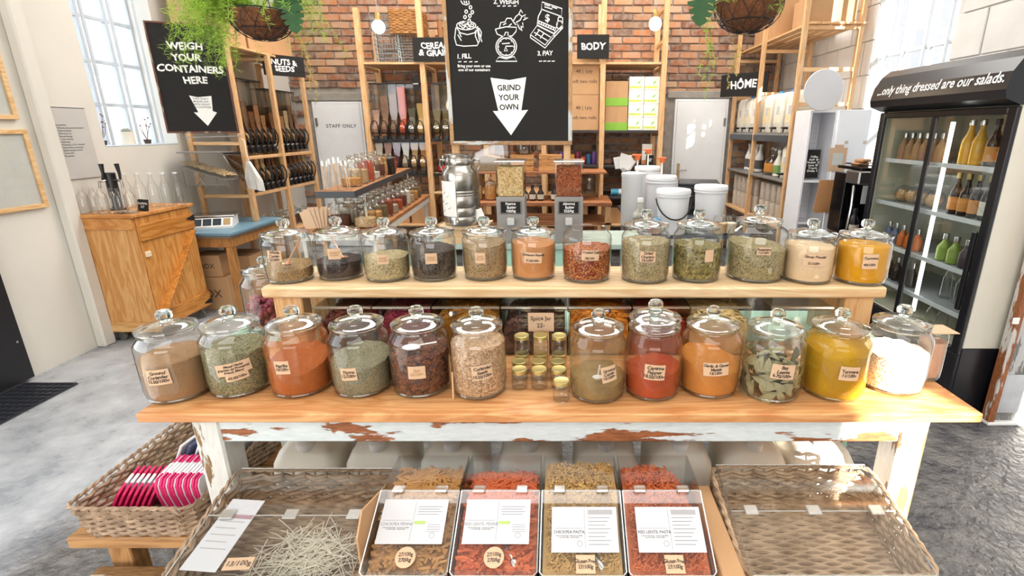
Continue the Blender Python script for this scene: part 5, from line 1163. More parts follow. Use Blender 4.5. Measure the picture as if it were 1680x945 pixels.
for i, (w_, h) in enumerate(((.09, .075), (.085, .07))):
    q = tloc(us, .07, .34, 1.1505 + i * .0765); o = MB().box((-w_/2, -.06, 0), (w_/2, .06, h), .003).build('black_box', BLACK); o.location = q; tag(o, ('lower', 'upper') [i] + ' black card box of two stacked on the upper jar shelf', 'box')
for i in range(3):
    q = tloc(us, -.05, .62 + i * .14, 1.1505); h = thing('wire_basket_handle', 'dark wire handled tub on the upper jar shelf, %s' % ORD[i], 'tub', q); MB().lathe([(0, 0), (.045, 0), (.055, .08), (.05, .08), (.04, .005), (0, .005)], 16).build('tub', plain('green_tub', '3d4a46', .5), h); MB().tube([(-.05, 0, .08), (-.042, 0, .14), (0, 0, .17), (.042, 0, .14), (.05, 0, .08)], .004, 6).build('wire_handle', BLACK, h); h.name = 'handled_tub'
pbag = thing('paper_bags', 'fan of brown paper bags in a holder on the jar table', 'paper bags', tloc(jt, -.03, -.80, .8505), ANG)
for k in range(6): MB().box((-.05 + .005 * k, -.004, 0), (.03 + .004 * k, -.002, .14 + .01 * (k % 3))).xf(Matrix.Translation((-.03 + .012 * k, -.02 + .008 * k, 0)) @ Matrix.Rotation(R(-14 + 5 * k), 4, 'Y')).build('paper_bag', plain('bag_paper', 'd9b898', .8), pbag)
MB().box((.035, .03, 0), (.06, .09, .15), .003).build('holder', PINE, pbag); MB().box((-.06, .03, 0), (.034, .045, .10), .002).build('holder_back', PINE_X, pbag)
# ------------------------------------------------------------------ shelving along the brick wall
bs = thing('cereal_shelving', 'tall pine shelving against the brick wall behind the counters', 'shelving'); PX = (-2.32, -1.62, -.93, -.24, .45, 1.15); YS0, YS1 = 6.36, 6.92
for i, x in enumerate(PX):
    for y in (YS0, YS1):
        zt = (2.85, 3.4, 3.2, 3.2, 3.3, 3.3)[i] if y == YS0 else (2.7, 2.72, 3.0, 3.0, 3.0, 2.9)[i]
        MB().box((x - .03, y - .03, 0), (x + .03, y + .03, zt), .003).build('post', PINE, bs)
    for z in ((2.27, 1.42, .75) if i != 5 else (2.9, 2.55, 2.27, 1.85, 1.52, .75)): MB().bar((x, YS0 + .031, z - .02), (x, YS1 - .031, z - .02), .03, .035, .002).build('rung', PINE_Y, bs)
for a, b in zip(PX, PX[1:]):
    MB().box((a + .031, YS0 - .02, 2.27), (b - .031, YS1 + .03, 2.295), .003).build('shelf_board', PINE_X, bs)
DK = plain('dark_shelf', '35302e', .6)
for a, b in ((.45, 1.15), (-.24, .45)):
    for z in (1.52, 1.12, .74): MB().box((a + .031, YS0 - .02, z), (b - .031, YS1 + .03, z + .028), .002).build('dark_shelf_board', DK if z > 1.0 or a > 0 else PINE_X, bs)
for a, b in zip(PX, PX[1:]): MB().box((a + .031, YS0 - .02, .40), (b - .031, YS1 + .03, .425), .003).build('shelf_board', PINE_X, bs)
for a, b in ((-.93, -.24), (-1.62, -.93)): MB().box((a + .031, YS0 - .02, .80), (b - .031, YS1 + .03, .825), .003).build('shelf_board', PINE_X, bs)
for a, b in ((-2.32, -1.62), (-1.62, -.93)):
    for z in (1.42, 1.02): MB().box((a + .031, YS0 - .0, z), (b - .031, YS0 + .03, z + .03), .002).build('rail', BLACK, bs)
CER = [grains('c_%d' % i, c, 180, .6) for i, c in enumerate((['b08a76', 'c9a590'], ['8a6248', 'a27a5c', '6e4a34'], ['7a5c40', '94745a'], ['c8481e', 'd8602e', 'b03a16'], ['5d5a48', '77745e'], ['d8b068', 'e6c586'], ['6a5a2c', '857340'], ['5a4a2c', '77643c']))]
names = ['pink flakes', 'brown oats', 'dark bran', 'bright orange lentils', 'grey green lentils', 'golden corn', 'olive seeds', 'dark olive seeds']
for i in range(6):
    d = make_dispenser(.098, .63, CER[i], (.30, .50, .52, .60, .36, .42)[i], 'wall shelf dispenser of %s, upper tier' % names[i], 'dispensers on the brick wall shelf'); d.location = (-2.235 + i * .107, YS0 + .06, 1.435)
for i in range(2):
    d = make_dispenser(.098, .63, CER[6 + i], .34, 'wall shelf dispenser of %s beside the big blackboard' % names[6 + i], 'dispensers on the brick wall shelf'); d.location = (-1.51 + i * .11, YS0 + .06, 1.435)
LOWC = [BG[5], grains('c_pink', ['b98a80', 'caa094'], 180, .5), grains('c_dred', ['5a1c20', '7a2a30'], 180, .5), BG[4], BG[0], BG[3]]
for i in range(6):
    d = make_dispenser(.098, .37, LOWC[i], .36, 'wall shelf dispenser of %s, lower tier' % ('white rice', 'pink beans', 'dark red beans', 'grey seeds', 'pale grains', 'amber seeds')[i], 'dispensers on the brick wall shelf'); d.location = (-2.235 + i * .107, YS0 + .05, 1.04)
sign('black CEREALS & GRAINS sign partly behind the big blackboard', (-1.44, YS0 - .06, 2.42), .52, .25, 'CEREALS\n& GRAINS', .088)
sign('tiny black sign on the wall shelf post', (-1.70, YS0 - .06, 2.06), .07, .16, 'GRAINS', .017)
sign('black BODY sign on the wall shelf', (.33, YS0 - .06, 2.45), .36, .25, 'BODY', .10)
# metal and wicker baskets on top
WIRE = plain('galvanised', 'a9b2b6', .35, .8)
def wire_basket(label, loc, w_, d, h, rz=0.0, tilt=0.0):
    t = thing('wire_basket', label, 'basket', loc, rz); t.rotation_euler = (tilt, 0, rz)
    for k in range(11): MB().tube([p + Vector((0, 0, h * k / 10)) for p in rrect(w_/2 * (.86 + .014 * k), d/2 * (.86 + .014 * k), .02, 2)], .0035, 4, closed=True).build('ring_wire', WIRE, t)
    pts0, pts1 = resample(rrect(w_/2 * .86, d/2 * .86, .02, 2), .03), resample(rrect(w_/2, d/2, .02, 2), .0347); m = min(len(pts0), len(pts1)); st = MB()
    for i in range(m): st.tube([pts0[i], pts1[i] + Vector((0, 0, h))], .0028, 4)
    tag(st.build('upright_wires', WIRE, t), kind='stuff'); MB().box((-w_*.43, -d*.43, 0), (w_*.43, d*.43, .004)).build('base', WIRE, t)
wire_basket('upright galvanised wire basket on the top wall shelf', (-2.05, 6.6, 2.296), .30, .34, .50); wire_basket('squat galvanised wire basket on the top wall shelf beside the upright one', (-1.79, 6.62, 2.296), .30, .34, .30)
for k in range(2): 
    b = wicker_basket('wicker_tray', ('lower', 'upper')[k] + ' of two brown wicker trays stacked on the wire basket', (-1.80, 6.58, 2.602 + k * .125), .36, .36, .115, .01, wicker_mat('brown_wicker', '9a6a38', 'c08c52'), .016, .045)
tube_ = MB().lathe([(0, 0), (.03, 0), (.03, .5), (0, .5)], 14).build('rolled_paper', plain('rolled_kraft', '9a6a42', .7)); tube_.location = (-1.48, 6.75, 2.296); tag(tube_, 'upright brown paper roll on the top wall shelf', 'roll')
# cartons and boxes on the right bay
for k in range(2): carton(('lower', 'upper')[k] + ' printed brown carton stacked beside the big blackboard', (.06, 6.40, 1.549 + k * .40), (.415, 6.78, 1.947 + k * .40), '48 | 1ply\n\nsoft two rolls', 0, None, '-Y', .055)
GRN = plain('green_band', '86b83c', .6)
for k in range(2):
    b = carton(('lower', 'upper')[k] + ' carton with bright green band on the wall shelf', (.49, 6.40, 1.549 + k * .275), (.755, 6.7, 1.822 + k * .275), None, 0); MB().box((-.1335, -.1515, .0), (.1335, .1515, .09)).build('green_band', GRN, b)
LIM = plain('lime_print', 'cfdc6a', .6); LEAFP = plain('leaf_print', '8fc46a', .6); WBX = plain('white_box', 'f3f2ea', .5, var=.02)
for r_ in range(4):
    for c_ in range(2):
        b = carton('white and lime green tissue box, %s row up, %s column' % (ORD[r_], ('left', 'right')[c_]), (.765 + c_ * .18, 6.40, 1.549 + r_ * .150), (.941 + c_ * .18, 6.62, 1.697 + r_ * .150), None, 0, WBX, '', name='tissue_box'); b['group'] = 'tissue boxes on the wall shelf'
        MB().box((-.088, -.1106, .02), (.060, -.1098, .045)).build('lime_band', LIM, b); MB().prism([(.0, .06), (.03, .075), (.05, .10), (.02, .095)], -.1106, -.1098).build('leaf_print', LEAFP, b); MB().prism([(.03, .105), (.05, .115), (.08, .14), (.055, .125)], -.1106, -.1098).build('leaf_print', LEAFP, b)
# small goods on the dark shelves
def simple_bottle(label, loc, r, h, mat, capm_, group=None, lab=None, name='bottle', neck=.3):
    t = thing(name, label, 'bottle', loc, 0, group); bottle_mesh(h, r, r * .36, neck).build('bottle_glass', mat, t); MB().lathe([(0, h + .012), (r * .44, h + .012), (r * .47, h + .006), (r * .47, h - .02), (0, h - .02)], 12).build('cap', capm_, t)
    if lab:
        z0, z1 = h * .12, h * .45; MB().lathe([(r * 1.015, z0), (r * 1.02, z0 + .002), (r * 1.02, z1 - .002), (r * 1.015, z1)], 18).build('bottle_label', lab, t)
    return t
AMB = plain('amber_glass', '2a1810', .15, var=.02); COLS = ['b0402c', '3d6a9a', '5a3a7a', '40544a', 'c88a3a', '8a2a4a']
for i in range(9):
    c = plain('tin_%d' % (i % 6), COLS[i % 6], .45); o = MB().lathe([(0, 0), (.03, 0), (.032, .004), (.032, .085 + .03 * (i % 3)), (.028, .09 + .03 * (i % 3)), (0, .09 + .03 * (i % 3))], 14).build('body_care_tin', c); o.location = (-.17 + i * .068, 6.48 + .05 * (i % 2), 1.149); tag(o, 'coloured body care tin on the dark shelf by the blackboard, %s from the left' % ORD[i], 'tin', 'tins on the dark shelf')
for i in range(4):
    c = plain('bag_%d' % i, ('7a5640', '3d4a78', 'a8443a', '8a6a4c')[i], .7); o = MB().box((-.05, -.03, 0), (.05, .03, .06 + .02 * (i % 2)), .012).build('soap_pack', c); o.location = (.54 + i * .115, 6.5, 1.149); o.rotation_euler = (0, 0, R(-15 + 11 * i)); tag(o, ('brown', 'navy', 'red', 'tan')[i] + ' soap pack on the dark shelf of the right bay', 'soap')
pkt = thing('picture_box', 'small white box with a green leaf print high on the right bay shelf', 'box', (1.02, 6.5, 1.149)); MB().box((-.06, -.02, 0), (.06, .02, .24), .003).build('box', WBX, pkt); MB().prism([(-.03, .13), (0, .11), (.035, .14), (0, .17)], -.0208, -.02).build('leaf_print', plain('leaf_dark', '6a8a5a', .6), pkt); MB().box((-.06, -.0206, .0), (.06, -.0199, .05)).build('orange_band', plain('orange_band', 'd88a50', .6), pkt)
sign('tiny black price board at the right end of the dark shelf', (1.05, 6.42, 1.205), .09, .11, 'Price\nlist', .025)
for i in range(3):
    o = simple_bottle('clear glass flask on the dark shelf behind the almond grinder, %s' % ORD[i], (.04 + i * .14, 6.48, .769), .06, .2, GLASS, STEEL)
tbx = thing('tissue_rolls', 'pale blue wrapped rolls on the low dark shelf', 'rolls', (.70, 6.46, .769))
MB().lathe([(0, -.11), (.04, -.11), (.042, -.1), (.042, .1), (.04, .11), (0, .11)], 16).xf(Matrix.Translation((0, 0, .043)) @ Matrix.Rotation(R(90), 4, 'Y')).build('roll', plain('wrap_white', 'dfe6ea', .4), tbx); MB().lathe([(.0425, -.105), (.0432, -.1), (.0432, -.03), (.0425, -.02)], 16).xf(Matrix.Translation((0, 0, .043)) @ Matrix.Rotation(R(90), 4, 'Y')).build('blue_wrap', plain('wrap_blue', '4aa6cc', .5), tbx); tbx.name = 'wrapped_roll'
carton('short carton on the lowest shelf of the right bay', (.5, 6.42, .4255), (.80, 6.7, .62), None); carton('second carton on the lowest shelf of the right bay', (.82, 6.42, .4255), (1.1, 6.7, .58), None); carton('carton on the lowest shelf behind the grinders', (-.15, 6.42, .4255), (.3, 6.75, .65), None)
for i in range(4): carton('low carton at the back under the cereal dispensers, %s from the left' % ORD[i], (-2.25 + i * .33, 6.42, .4255), (-1.95 + i * .33 - (.03 if i == 1 else 0), 6.75, .66 + .04 * (i % 2)), None) if i not in (2,) else None
# middle bay: crates, dark bottles and jars
for k, (x, lab) in enumerate(((-.33 + .02, 'left'), (.02 - .12, 'right'))):
    pass
CRW = wood('crate_pine', 'd9a86c', 'bd8248', 'X', 1, .6)
for k in range(2):
    t = thing('slatted_crate', 'small slatted wooden crate between the grinders, ' + ('left', 'right')[k], 'crate', (-.44 + k * .30, 5.60, 1.14))
    for z in (0, .06, .12): MB().box((-.12, -.09, z), (.12, -.08, z + .045), .002).build('slat', CRW, t); MB().box((-.12, .08, z), (.12, .09, z + .045), .002).build('slat', CRW, t)
    for x in (-.12, .112): 
        for z in (0, .06, .12): MB().box((x, -.079, z), (x + .008, .079, z + .045), .002).build('slat', CRW, t)
        for y in (-.079, .065): MB().box((x + (.009 if x < 0 else -.015), y, 0), (x + (.023 if x < 0 else -.001), y + .014, .165)).build('corner_post', CRW, t)
    MB().box((-.11, -.079, .001), (.11, .079, .006)).build('base', CRW, t)
ct = thing('back_counter', 'wooden counter with stepped shelf standing between the grinders and the brick wall', 'counter', (-.25, 5.6, 0))
MB().box((-.75, -.30, .80), (.75, .30, .84), .004).build('top', wood('redwood', 'b5794c', '8f5430', 'X', 1, .5), ct); MB().box((-.75, -.28, .60), (.75, .28, .625), .003).build('shelf', wood('redwood', '', '', 'X'), ct)
MB().box((-.70, -.15, 1.115), (.70, .28, 1.138), .003).build('upper_shelf', wood('redwood', '', '', 'X'), ct)
for x in (-.74, .68):
    MB().box((x, -.28, 0), (x + .06, -.22, .80), .003).build('leg', PINE, ct); MB().box((x, .22, 0), (x + .06, .28, .80), .003).build('leg', PINE, ct); MB().box((x + .045 * (1 if x < 0 else -1), .10, .8405), (x + .05 * (1 if x < 0 else -1) + .02, .27, 1.115), .002).build('upright', PINE, ct)
for i in range(7):
    simple_bottle('small dark bottle with pale label on the back counter, %s from the left' % ORD[i], (-.50 + i * .085 + (.06 if i > 3 else 0), 5.44, .8405), .035, .15, AMB, BLACK, 'dark bottles between the grinders', plain('pale_label', 'c9c6b8', .7))
for i in range(3): make_jar((-.93 + i * .15, 5.5, .8405), (.066, .18, .055), 'tall jar of golden pasta on the back counter, %s from the left' % ORD[i], .15, BG[3 if i % 2 else 0], 'golden_pasta', 'golden pasta in the back counter jar, %s' % ORD[i], None, 0, 0, .004, 400 + i, True, 18)
gl_ = thing('glass_drum', 'big round glass jar on top of the slatted crates', 'jar', (-.42, 5.62, 1.31)); MB().lathe([(0, .003), (.09, 0), (.12, .03), (.125, .16), (.10, .22), (.09, .25), (.095, .255)], 24).build('body', clear('smoky_glass', (.55, .5, .45), .06, .7), gl_); MB().lathe([(.095, .256), (.1, .262), (.05, .28), (.02, .30), (0, .305)], 20).build('lid', LIDG, gl_)
dh = thing('display_hood', 'sloped grey acrylic grain display on the back counter left of the grinders', 'display', (-.82, 5.62, 1.139)); MB().prism([(-.2, 0), (.24, 0), (.24, .30), (.2, .33), (-.2, .14)], -.14, .14).build('hood', clear('grey_acrylic', (.75, .75, .75), .08, .5), dh); MB().prism([(-.18, .004), (.22, .004), (.22, .12), (.0, .16), (-.18, .08)], -.13, .13).build('grain_fill', BG[0], dh)
tbx2 = thing('tea_tray', 'dark wooden tray of packets on the lower shelf of the back counter', 'tray', (-.25, 5.48, .6255)); MB().box((-.25, -.1, 0), (.25, .1, .008)).build('base', CRW, tbx2)
for a in (((-.25, -.1, .008), (.25, -.092, .09)), ((-.25, .092, .008), (.25, .1, .06)), ((-.25, -.091, .008), (-.242, .091, .06)), ((.242, -.091, .008), (.25, .091, .06))): MB().box(*a).build('tray_wall', wood('redwood', '', '', 'X'), tbx2)
# ------------------------------------------------------------------ centre counter: big blackboard, urn, grinders
cc_ = thing('centre_counter', 'grey mint painted counter carrying the steel urn and the nut butter grinders', 'counter', (-.05, 3.72, 0)); ZK = .80
for k in range(3): MB().box((-.90, -.26 + k * .175, ZK - .035), (.62, -.088 + k * .175, ZK), .003).build('plank', plain('grey_mint', 'a8b8ae', .5), cc_)
for x in (-.86, .55):
    for y in (-.22, .18): MB().box((x, y, 0), (x + .055, y + .06, ZK - .035), .003).build('leg', MINT, cc_)
MB().box((-.55, -.24, .40), (.38, -.215, ZK - .036), .003).build('apron', MINT, cc_)
YK = 3.78
def gb(x, y): return at(x, y, Y=YK - .02)
L_, R_ = gb(733, 150).x, gb(939, 150).x; zb_ = at(840, 238, Y=YK).z; zt_ = 2.75; xc = (L_ + R_) / 2; hw = (R_ - L_) / 2
big = thing('big_chalkboard', 'tall central blackboard with fill, weigh and pay drawings and a grind your own arrow', 'sign', (xc, YK, zb_)); FR = chipped('worn_white_frame', 'c9cbc8', 'c79a68', 'Z', .60); b = .028; H = zt_ - zb_
MB().box((-hw + b, 0, b), (hw - b, .012, H - b)).build('board', CHALK, big)
for lo, hi in (((-hw, -.012, 0), (hw, .02, b)), ((-hw, -.012, H - b), (hw, .02, H)), ((-hw, -.012, b), (-hw + b, .02, H - b)), ((hw - b, -.012, b), (hw, .02, H - b))): MB().box(lo, hi, .003).build('frame_bar', FR if hi[0] - lo[0] < .1 else chipped('worn_white_frame_x', 'c9cbc8', 'b98a5c', 'X', .60), big)
for x in (-hw + .02, hw - .04): MB().box((x - .02, .021, ZK - zb_), (x + .03, .06, .9), .003).build('support_post', PINE, big)
def bp(px, py): p_ = gb(px, py); return (p_.x - xc, p_.z - zb_)
flat = lambda a, q: (a, -.0012, q)
def drawn(name, strokes, wd=.0065):
    mb = MB()
    for s in strokes:
        cl = s[0] == 'c'; pts = [bp(*p) for p in (s[1:] if cl else s)]; stroke(mb, pts, wd, flat, cl)
    return mb.build(name, CHWHITE, big)
def cc2(x, y, r, ry=None, n=14): return ['c'] + circ(x, y, r, ry, n)[:-1]
# chalk drawings (board surface positions)
bag = [[(747, 44), (745, 62), (748, 73), (760, 75), (782, 74), (786, 66), (783, 50), (780, 44)], cc2(764, 41, 16, 7), [(748, 44), (754, 53), (766, 56), (778, 53), (783, 42)], [(783, 44), (786, 56), (790, 68)], [(781, 46), (779, 58), (784, 70)], [(785, 45), (789, 52), (788, 62)], [(752, 52), (756, 60)], [(750, 56), (756, 66)]]
for x, y in ((755, 40), (760, 38), (765, 41), (770, 38), (774, 41), (759, 43), (768, 44), (764, 36)): bag.append(cc2(x, y, 2.6, 2.2, 8))
for x, y in ((771, 11), (764, 18), (774, 19), (762, 27), (770, 25), (769, 33)): bag.append(cc2(x, y, 2.2, 2.8, 8))
bag += [[(755, 0), (758, 5), (764, 7), (769, 5), (768, 0)], [(760, 0), (762, 4)], [(764, 0), (765, 5)]]
drawn('sack_drawing', bag)
sca = [cc2(830, 76, 17, 17.5, 24), cc2(830, 76, 14, 14.5, 20), [(812, 47), (815, 55), (824, 59), (840, 58), (846, 51), (847, 44), (830, 43), (812, 47)], [(826, 60), (829, 52), (833, 52), (833, 60)], ['c', (818, 93), (813, 100), (848, 100), (843, 92), (830, 96)], [(823, 71), (836, 70)], [(829, 75), (841, 75)], ['c', (829, 76), (827, 83), (832, 83)],
       [(819, 44), (821, 36), (828, 35), (831, 29), (838, 29), (842, 35), (846, 40)], [(825, 40), (830, 37)], [(834, 42), (839, 38)], [(842, 33), (846, 26), (851, 22), (856, 26), (853, 32), (846, 36)], [(851, 22), (854, 15), (857, 20)], [(856, 26), (862, 23), (860, 28), (866, 28), (858, 32)], [(848, 38), (852, 46), (856, 50), (854, 42), (848, 38)], [(849, 39), (858, 44), (857, 36)]]
for k in range(8): a = R(k * 45); sca.append([(830 + 14 * math.cos(a), 76 + 14.5 * math.sin(a)), (830 + 11.5 * math.cos(a), 76 + 12 * math.sin(a))])
drawn('weighing_drawing', sca)
reg = [['c', (889, 2), (922, 13), (921, 26), (888, 14)], [(893, 6), (902, 9)], [(905, 10), (914, 13)], [(893, 10), (906, 14)], [(888, 16), (883, 26), (881, 40), (909, 54), (914, 40), (916, 28)], ['c', (881, 41), (870, 56), (894, 73), (909, 55)], [(870, 56), (870, 61), (894, 78), (909, 60), (909, 55)], [(876, 52), (898, 66)], [(882, 47), (903, 60)], [(884, 49), (878, 58)], [(892, 54), (886, 62)], [(909, 55), (923, 40), (923, 28), (916, 27)], cc2(918, 40, 5, 7, 10), [(883, 33), (911, 45)], [(882, 37), (910, 49)], [(909, 60), (923, 45), (923, 40)]]
for k in range(7): reg.append([(884 + k * 4, 34 + k * 1.7), (884 + k * 4, 38 + k * 1.7)])
drawn('till_drawing', reg)
def put(txt, px, py, size, m=CHWHITE, bold=.02, z=-.0014, **kw):
    o = bp(px, py); return lettering(txt, size, lambda a, q: (o[0] + a, z, o[1] + q), m, big, bold, **kw)
put('$', 898, 29, .062); put('1. FILL', 760, 92, .041, wob=.04, spacing=.9); put('2. WEIGH', 830, 2, .041, wob=.04, spacing=.95); put('3. PAY', 894, 87, .041, wob=.04, spacing=.9)
for xs_, y in (((751, 760, 769, 778), 101), ((815, 824, 833, 842), 9), ((884, 891, 898, 905), 100)): drawn('dash_line', [[(x, y), (x + 5, y - .5)] for x in xs_], .006)
put('Bring your own or use\none of our containers', 777, 111, .0245, bold=.025, lines=1.0)
aw = [bp(*p) for p in ((804, 127), (835, 131), (863, 126), (855, 181), (866, 180), (838, 222), (808, 182), (817, 182))]; MB().prism(aw, -.0014, -.0004).build('painted_arrow', CHWHITE, big)
for t_, y in (('GRIND', 144), ('YOUR', 160), ('OWN', 176)): put(t_, 834.5, y, .052, CHALK, .022, -.0024, wob=.04)
# steel urn
u0 = at(759, 350, Y=3.56); ur = thing('steel_urn', 'tall stainless steel oil urn with a white paper notice on the centre counter', 'urn', (u0.x, 3.56, ZK + .1305)); rr = .125
ub = thing('urn_stand', 'pale wooden block under the steel urn', 'block', (u0.x + .02, 3.58, ZK + .0005)); MB().box((-.17, -.12, .10), (.17, .13, .129), .003).build('top', RAW, ub); MB().box((-.15, -.10, 0), (.15, .11, .10), .003).build('base', RAW, ub)
SS = plain('brushed_steel', 'b4b0aa', .24, 1.0, var=.08, scale=3)
pr = [(0, .004), (rr * .95, .0), (rr, .01)]
for z in (.06, .12, .20, .215, .235): pr += [(rr, z - .008), (rr * .975, z), (rr, z + .008)]
pr += [(rr, .33), (rr * .96, .36), (rr * .80, .385), (rr * .76, .40)]
MB().lathe(pr, 36).build('body', SS, ur); MB().lathe([(rr * .76, .40), (rr * .78, .405), (rr * .78, .44), (rr * .74, .45), (rr * .84, .455), (rr * .85, .468), (rr * .80, .474), (0, .476)], 32).build('neck_lid', SS, ur)
for s in (-1, 1): MB().tube([(s * rr * .78, 0, .43), (s * rr * 1.05, 0, .435), (s * rr * 1.1, 0, .40), (s * rr * .97, 0, .36)], .006, 6).build('handle', SS, ur)
MB().tube([(-.02, -rr, .05), (-.02, -rr - .04, .05), (-.02, -rr - .05, .02)], .009, 8).build('tap', STEEL, ur)
vs = []
for j in (0, 1):
    for k in range(9): a = R(-82 + 76 * k / 8); vs.append(((rr + .004) * math.sin(a), -(rr + .004) * math.cos(a), .065 + j * .235))
nt_ = MB().add(vs, [(k, k + 1, 10 + k, 9 + k) for k in range(8)]).build('paper_notice', plain('notice', 'f0eee8', .7), ur)
for k, (a, z, c) in enumerate(((-50, .22, '5a5a60'), (-35, .2, 'c8b070'), (-60, .16, '8a4a50'), (-42, .15, '5a5a60'), (-30, .12, 'b08060'), (-55, .10, '6a7a6a'))):
    a = R(a); MB().tube([((rr + .0045) * math.sin(a - .08), -(rr + .0045) * math.cos(a - .08), z - .006), ((rr + .0045) * math.sin(a + .1), -(rr + .0045) * math.cos(a + .1), z + .008)], .0018, 4).build('printed_sprig', plain('sprig_%d' % k, c, .7), nt_)
# grinders
def grinder(label, px, mat, txt, cn, clab):
    g0 = at(px, 350, Y=3.58); t = thing('nut_grinder', label, 'grinder', (g0.x, 3.60, ZK + .1305), 0, 'nut butter grinders'); GM = plain('grinder_grey', '9a9794', .4, .3)
    MB().box((-.095, -.09, -.13), (.095, .12, .19), .006).build('housing', GM, t); MB().box((-.098, -.094, -.11), (.098, -.088, .19), .002).build('face_plate', GM, t)
    cp = MB().box((-.075, -.099, .075), (.075, -.0945, .165), .002).build('sign_frame', GREYM, t); MB().box((-.066, -.1015, .082), (.066, -.0992, .158)).build('chalk_panel', CHALK, cp); lettering(txt, .026, lambda a, q: (a, -.1022, .12 + q), CHWHITE, cp, .02, .95, .95, .05)
    MB().box((-.025, -.125, .0), (.025, -.095, .05), .004).build('spout', plain('spout_grey', 'c9c9c6', .4), t)
    hp = MB(); a0, a1, z0, z1 = .088, .098, .192, .42
    for s in (-1, 1): hp.add([(s * a0, -.085, z0), (s * a0, .115, z0), (s * a1, .125, z1), (s * a1, -.095, z1)], [(0, 1, 2, 3)])
    hp.add([(-a0, -.085, z0), (a0, -.085, z0), (a1, -.095, z1), (-a1, -.095, z1)], [(0, 1, 2, 3)]); hp.add([(-a0, .115, z0), (a0, .115, z0), (a1, .125, z1), (-a1, .125, z1)], [(0, 1, 2, 3)]); hp.build('hopper', ACRY, t)
    MB().box((-a1 - .006, -.105, z1), (a1 + .006, .135, z1 + .012), .003).build('hopper_lid', ACRE, t)
    f = solid_heap(-.084, .084, -.08, .11, z0 + .002, lambda x, y: z1 - .03 + .01 * noise.noise(Vector((x * 20, y * 20, px))), 6, 6).build(cn, mat); f.location = t.location; tag(f, clab, 'nuts', None, 'stuff')
grinder('peanut butter grinder with a clear hopper of pale peanuts', 840, grains('pale_peanut', ['cfa468', 'e6c890', 'b98a4c', 'f0dcb0'], 110, 1.0), 'Peanut\n  Butter\n100/kg', 'pale_peanuts', 'pale peanuts filling the left grinder hopper'); grinder('almond butter grinder with a clear hopper of red brown almonds', 933, grains('almond', ['8a4428', 'a65c38', '6e3420', 'b8704a'], 105, 1.0), 'Almond\n  Butter\n255/kg', 'brown_almonds', 'red brown almonds filling the right grinder hopper')
sk = MB().box((-.03, -.004, 0), (.03, .004, .24), .001).xf(Matrix.Rotation(R(-20), 4, 'Y')).build('paper_card_stand', plain('white_card2', 'f0efec', .6)); q = at(805, 358, Y=3.55); sk.location = (q.x, 3.50, ZK + .012); tag(sk, 'white folded card leaning beside the peanut butter grinder', 'card')
q = at(724, 258, Y=6.40); simple_bottle('squat jar with a red and white label on the shelf left of the urn', (q.x, 6.48, 1.0505), .065, .19, AMB, STEEL, None, plain('red_label', 'c0303a', .6), 'sauce_jar', .15)
MB().box((-1.589, YS0 + .031, 1.028), (-.961, YS1 + .03, 1.05), .003).build('shelf_board', PINE_X, bs)
# ------------------------------------------------------------------ buckets and pump tubs (centre right)
rc = thing('bucket_table', 'dark topped table running back at the centre right under the buckets', 'table', (1.02, 4.75, 0))
MB().box((-.42, -.72, .72), (.48, 1.0, .75), .003).build('top', plain('dark_top', '3f4450', .45), rc)
for x in (-.38, .40):
    for y in (-.68, .92): MB().box((x, y, 0), (x + .04, y + .04, .72), .003).build('leg', WM, rc)
MB().box((-.38, -.64, .66), (-.36, .9, .71), .002).build('rail', WM, rc)
BK = plain('bucket_white', 'eef0f4', .35, var=.02)
def bucket(label, x, y, z, r, h, lid=True, handle=None):
    t = thing('bucket', label, 'bucket', (x, y, z), 0, 'white buckets'); MB().lathe([(0, 0), (r * .84, 0), (r * .86, .005), (r * .97, h * .86), (r * 1.04, h * .865), (r * 1.04, h * .885), (r * .98, h * .89), (r, h)], 30).build('tub', BK, t)
    if lid: MB().lathe([(r * 1.0, h - .03), (r * 1.045, h - .028), (r * 1.045, h), (r, h + .008), (r * .95, h + .002), (0, h + .002)], 30).build('lid', BK, t)
    if handle:
        pts = [(r * 1.05 * math.cos(R(a)), -r * 1.05 * abs(math.sin(R(a))) - .004, h * .80 - handle * math.sin(R(a))) for a in range(0, 181, 15)]; MB().tube(pts, .006, 6).build('handle', BLACK, t)
    return t
q = at(1105, 318, Y=4.15); bucket('white bucket with a black handle, nearest on the dark table', q.x, 4.15, .7505, .132, .345, True, .15)
q = at(1167, 306, Y=4.35); bucket('white lidded bucket at the right of the dark table', q.x, 4.35, .7505, .132, .355, True)
q = at(1085, 295, Y=4.75); bucket('white lidded bucket behind the black handled bucket', q.x, 4.75, .7505, .135, .40, True)
q = at(1062, 285, Y=5.1); bucket('white tub with an orange pump at the back of the dark table', q.x, 5.1, .7505, .12, .46, True)
OR = plain('orange_pump', 'e8743a', .4)
def pump(label, x, y, z, h=.12):
    t = thing('dosing_pump', label, 'pump', (x, y, z), 0, 'orange pumps'); MB().tube([(0, 0, 0), (0, 0, h)], .007, 8).build('stem', WHITE, t); MB().lathe([(0, h), (.02, h), (.024, h + .006), (.024, h + .03), (0, h + .034)], 14).build('collar', OR, t); MB().box((-.05, -.012, h + .03), (.035, .012, h + .048), .005).build('lever', OR, t)
q = at(1085, 295, Y=4.75); pump('orange pump on the bucket behind the black handle', q.x, 4.75, 1.153); q = at(1062, 285, Y=5.1); pump('orange pump on the rear tub', q.x, 5.1, 1.213)
q = at(1046, 300, Y=4.45)
tt = thing('tall_tub', 'tall white drum with a pump at the left of the dark table', 'tub', (q.x - .04, 4.5, .7505)); MB().lathe([(0, 0), (.085, 0), (.09, .01), (.092, .42), (.096, .425), (.096, .45), (.06, .46), (0, .46)], 26).build('drum', BK, tt)
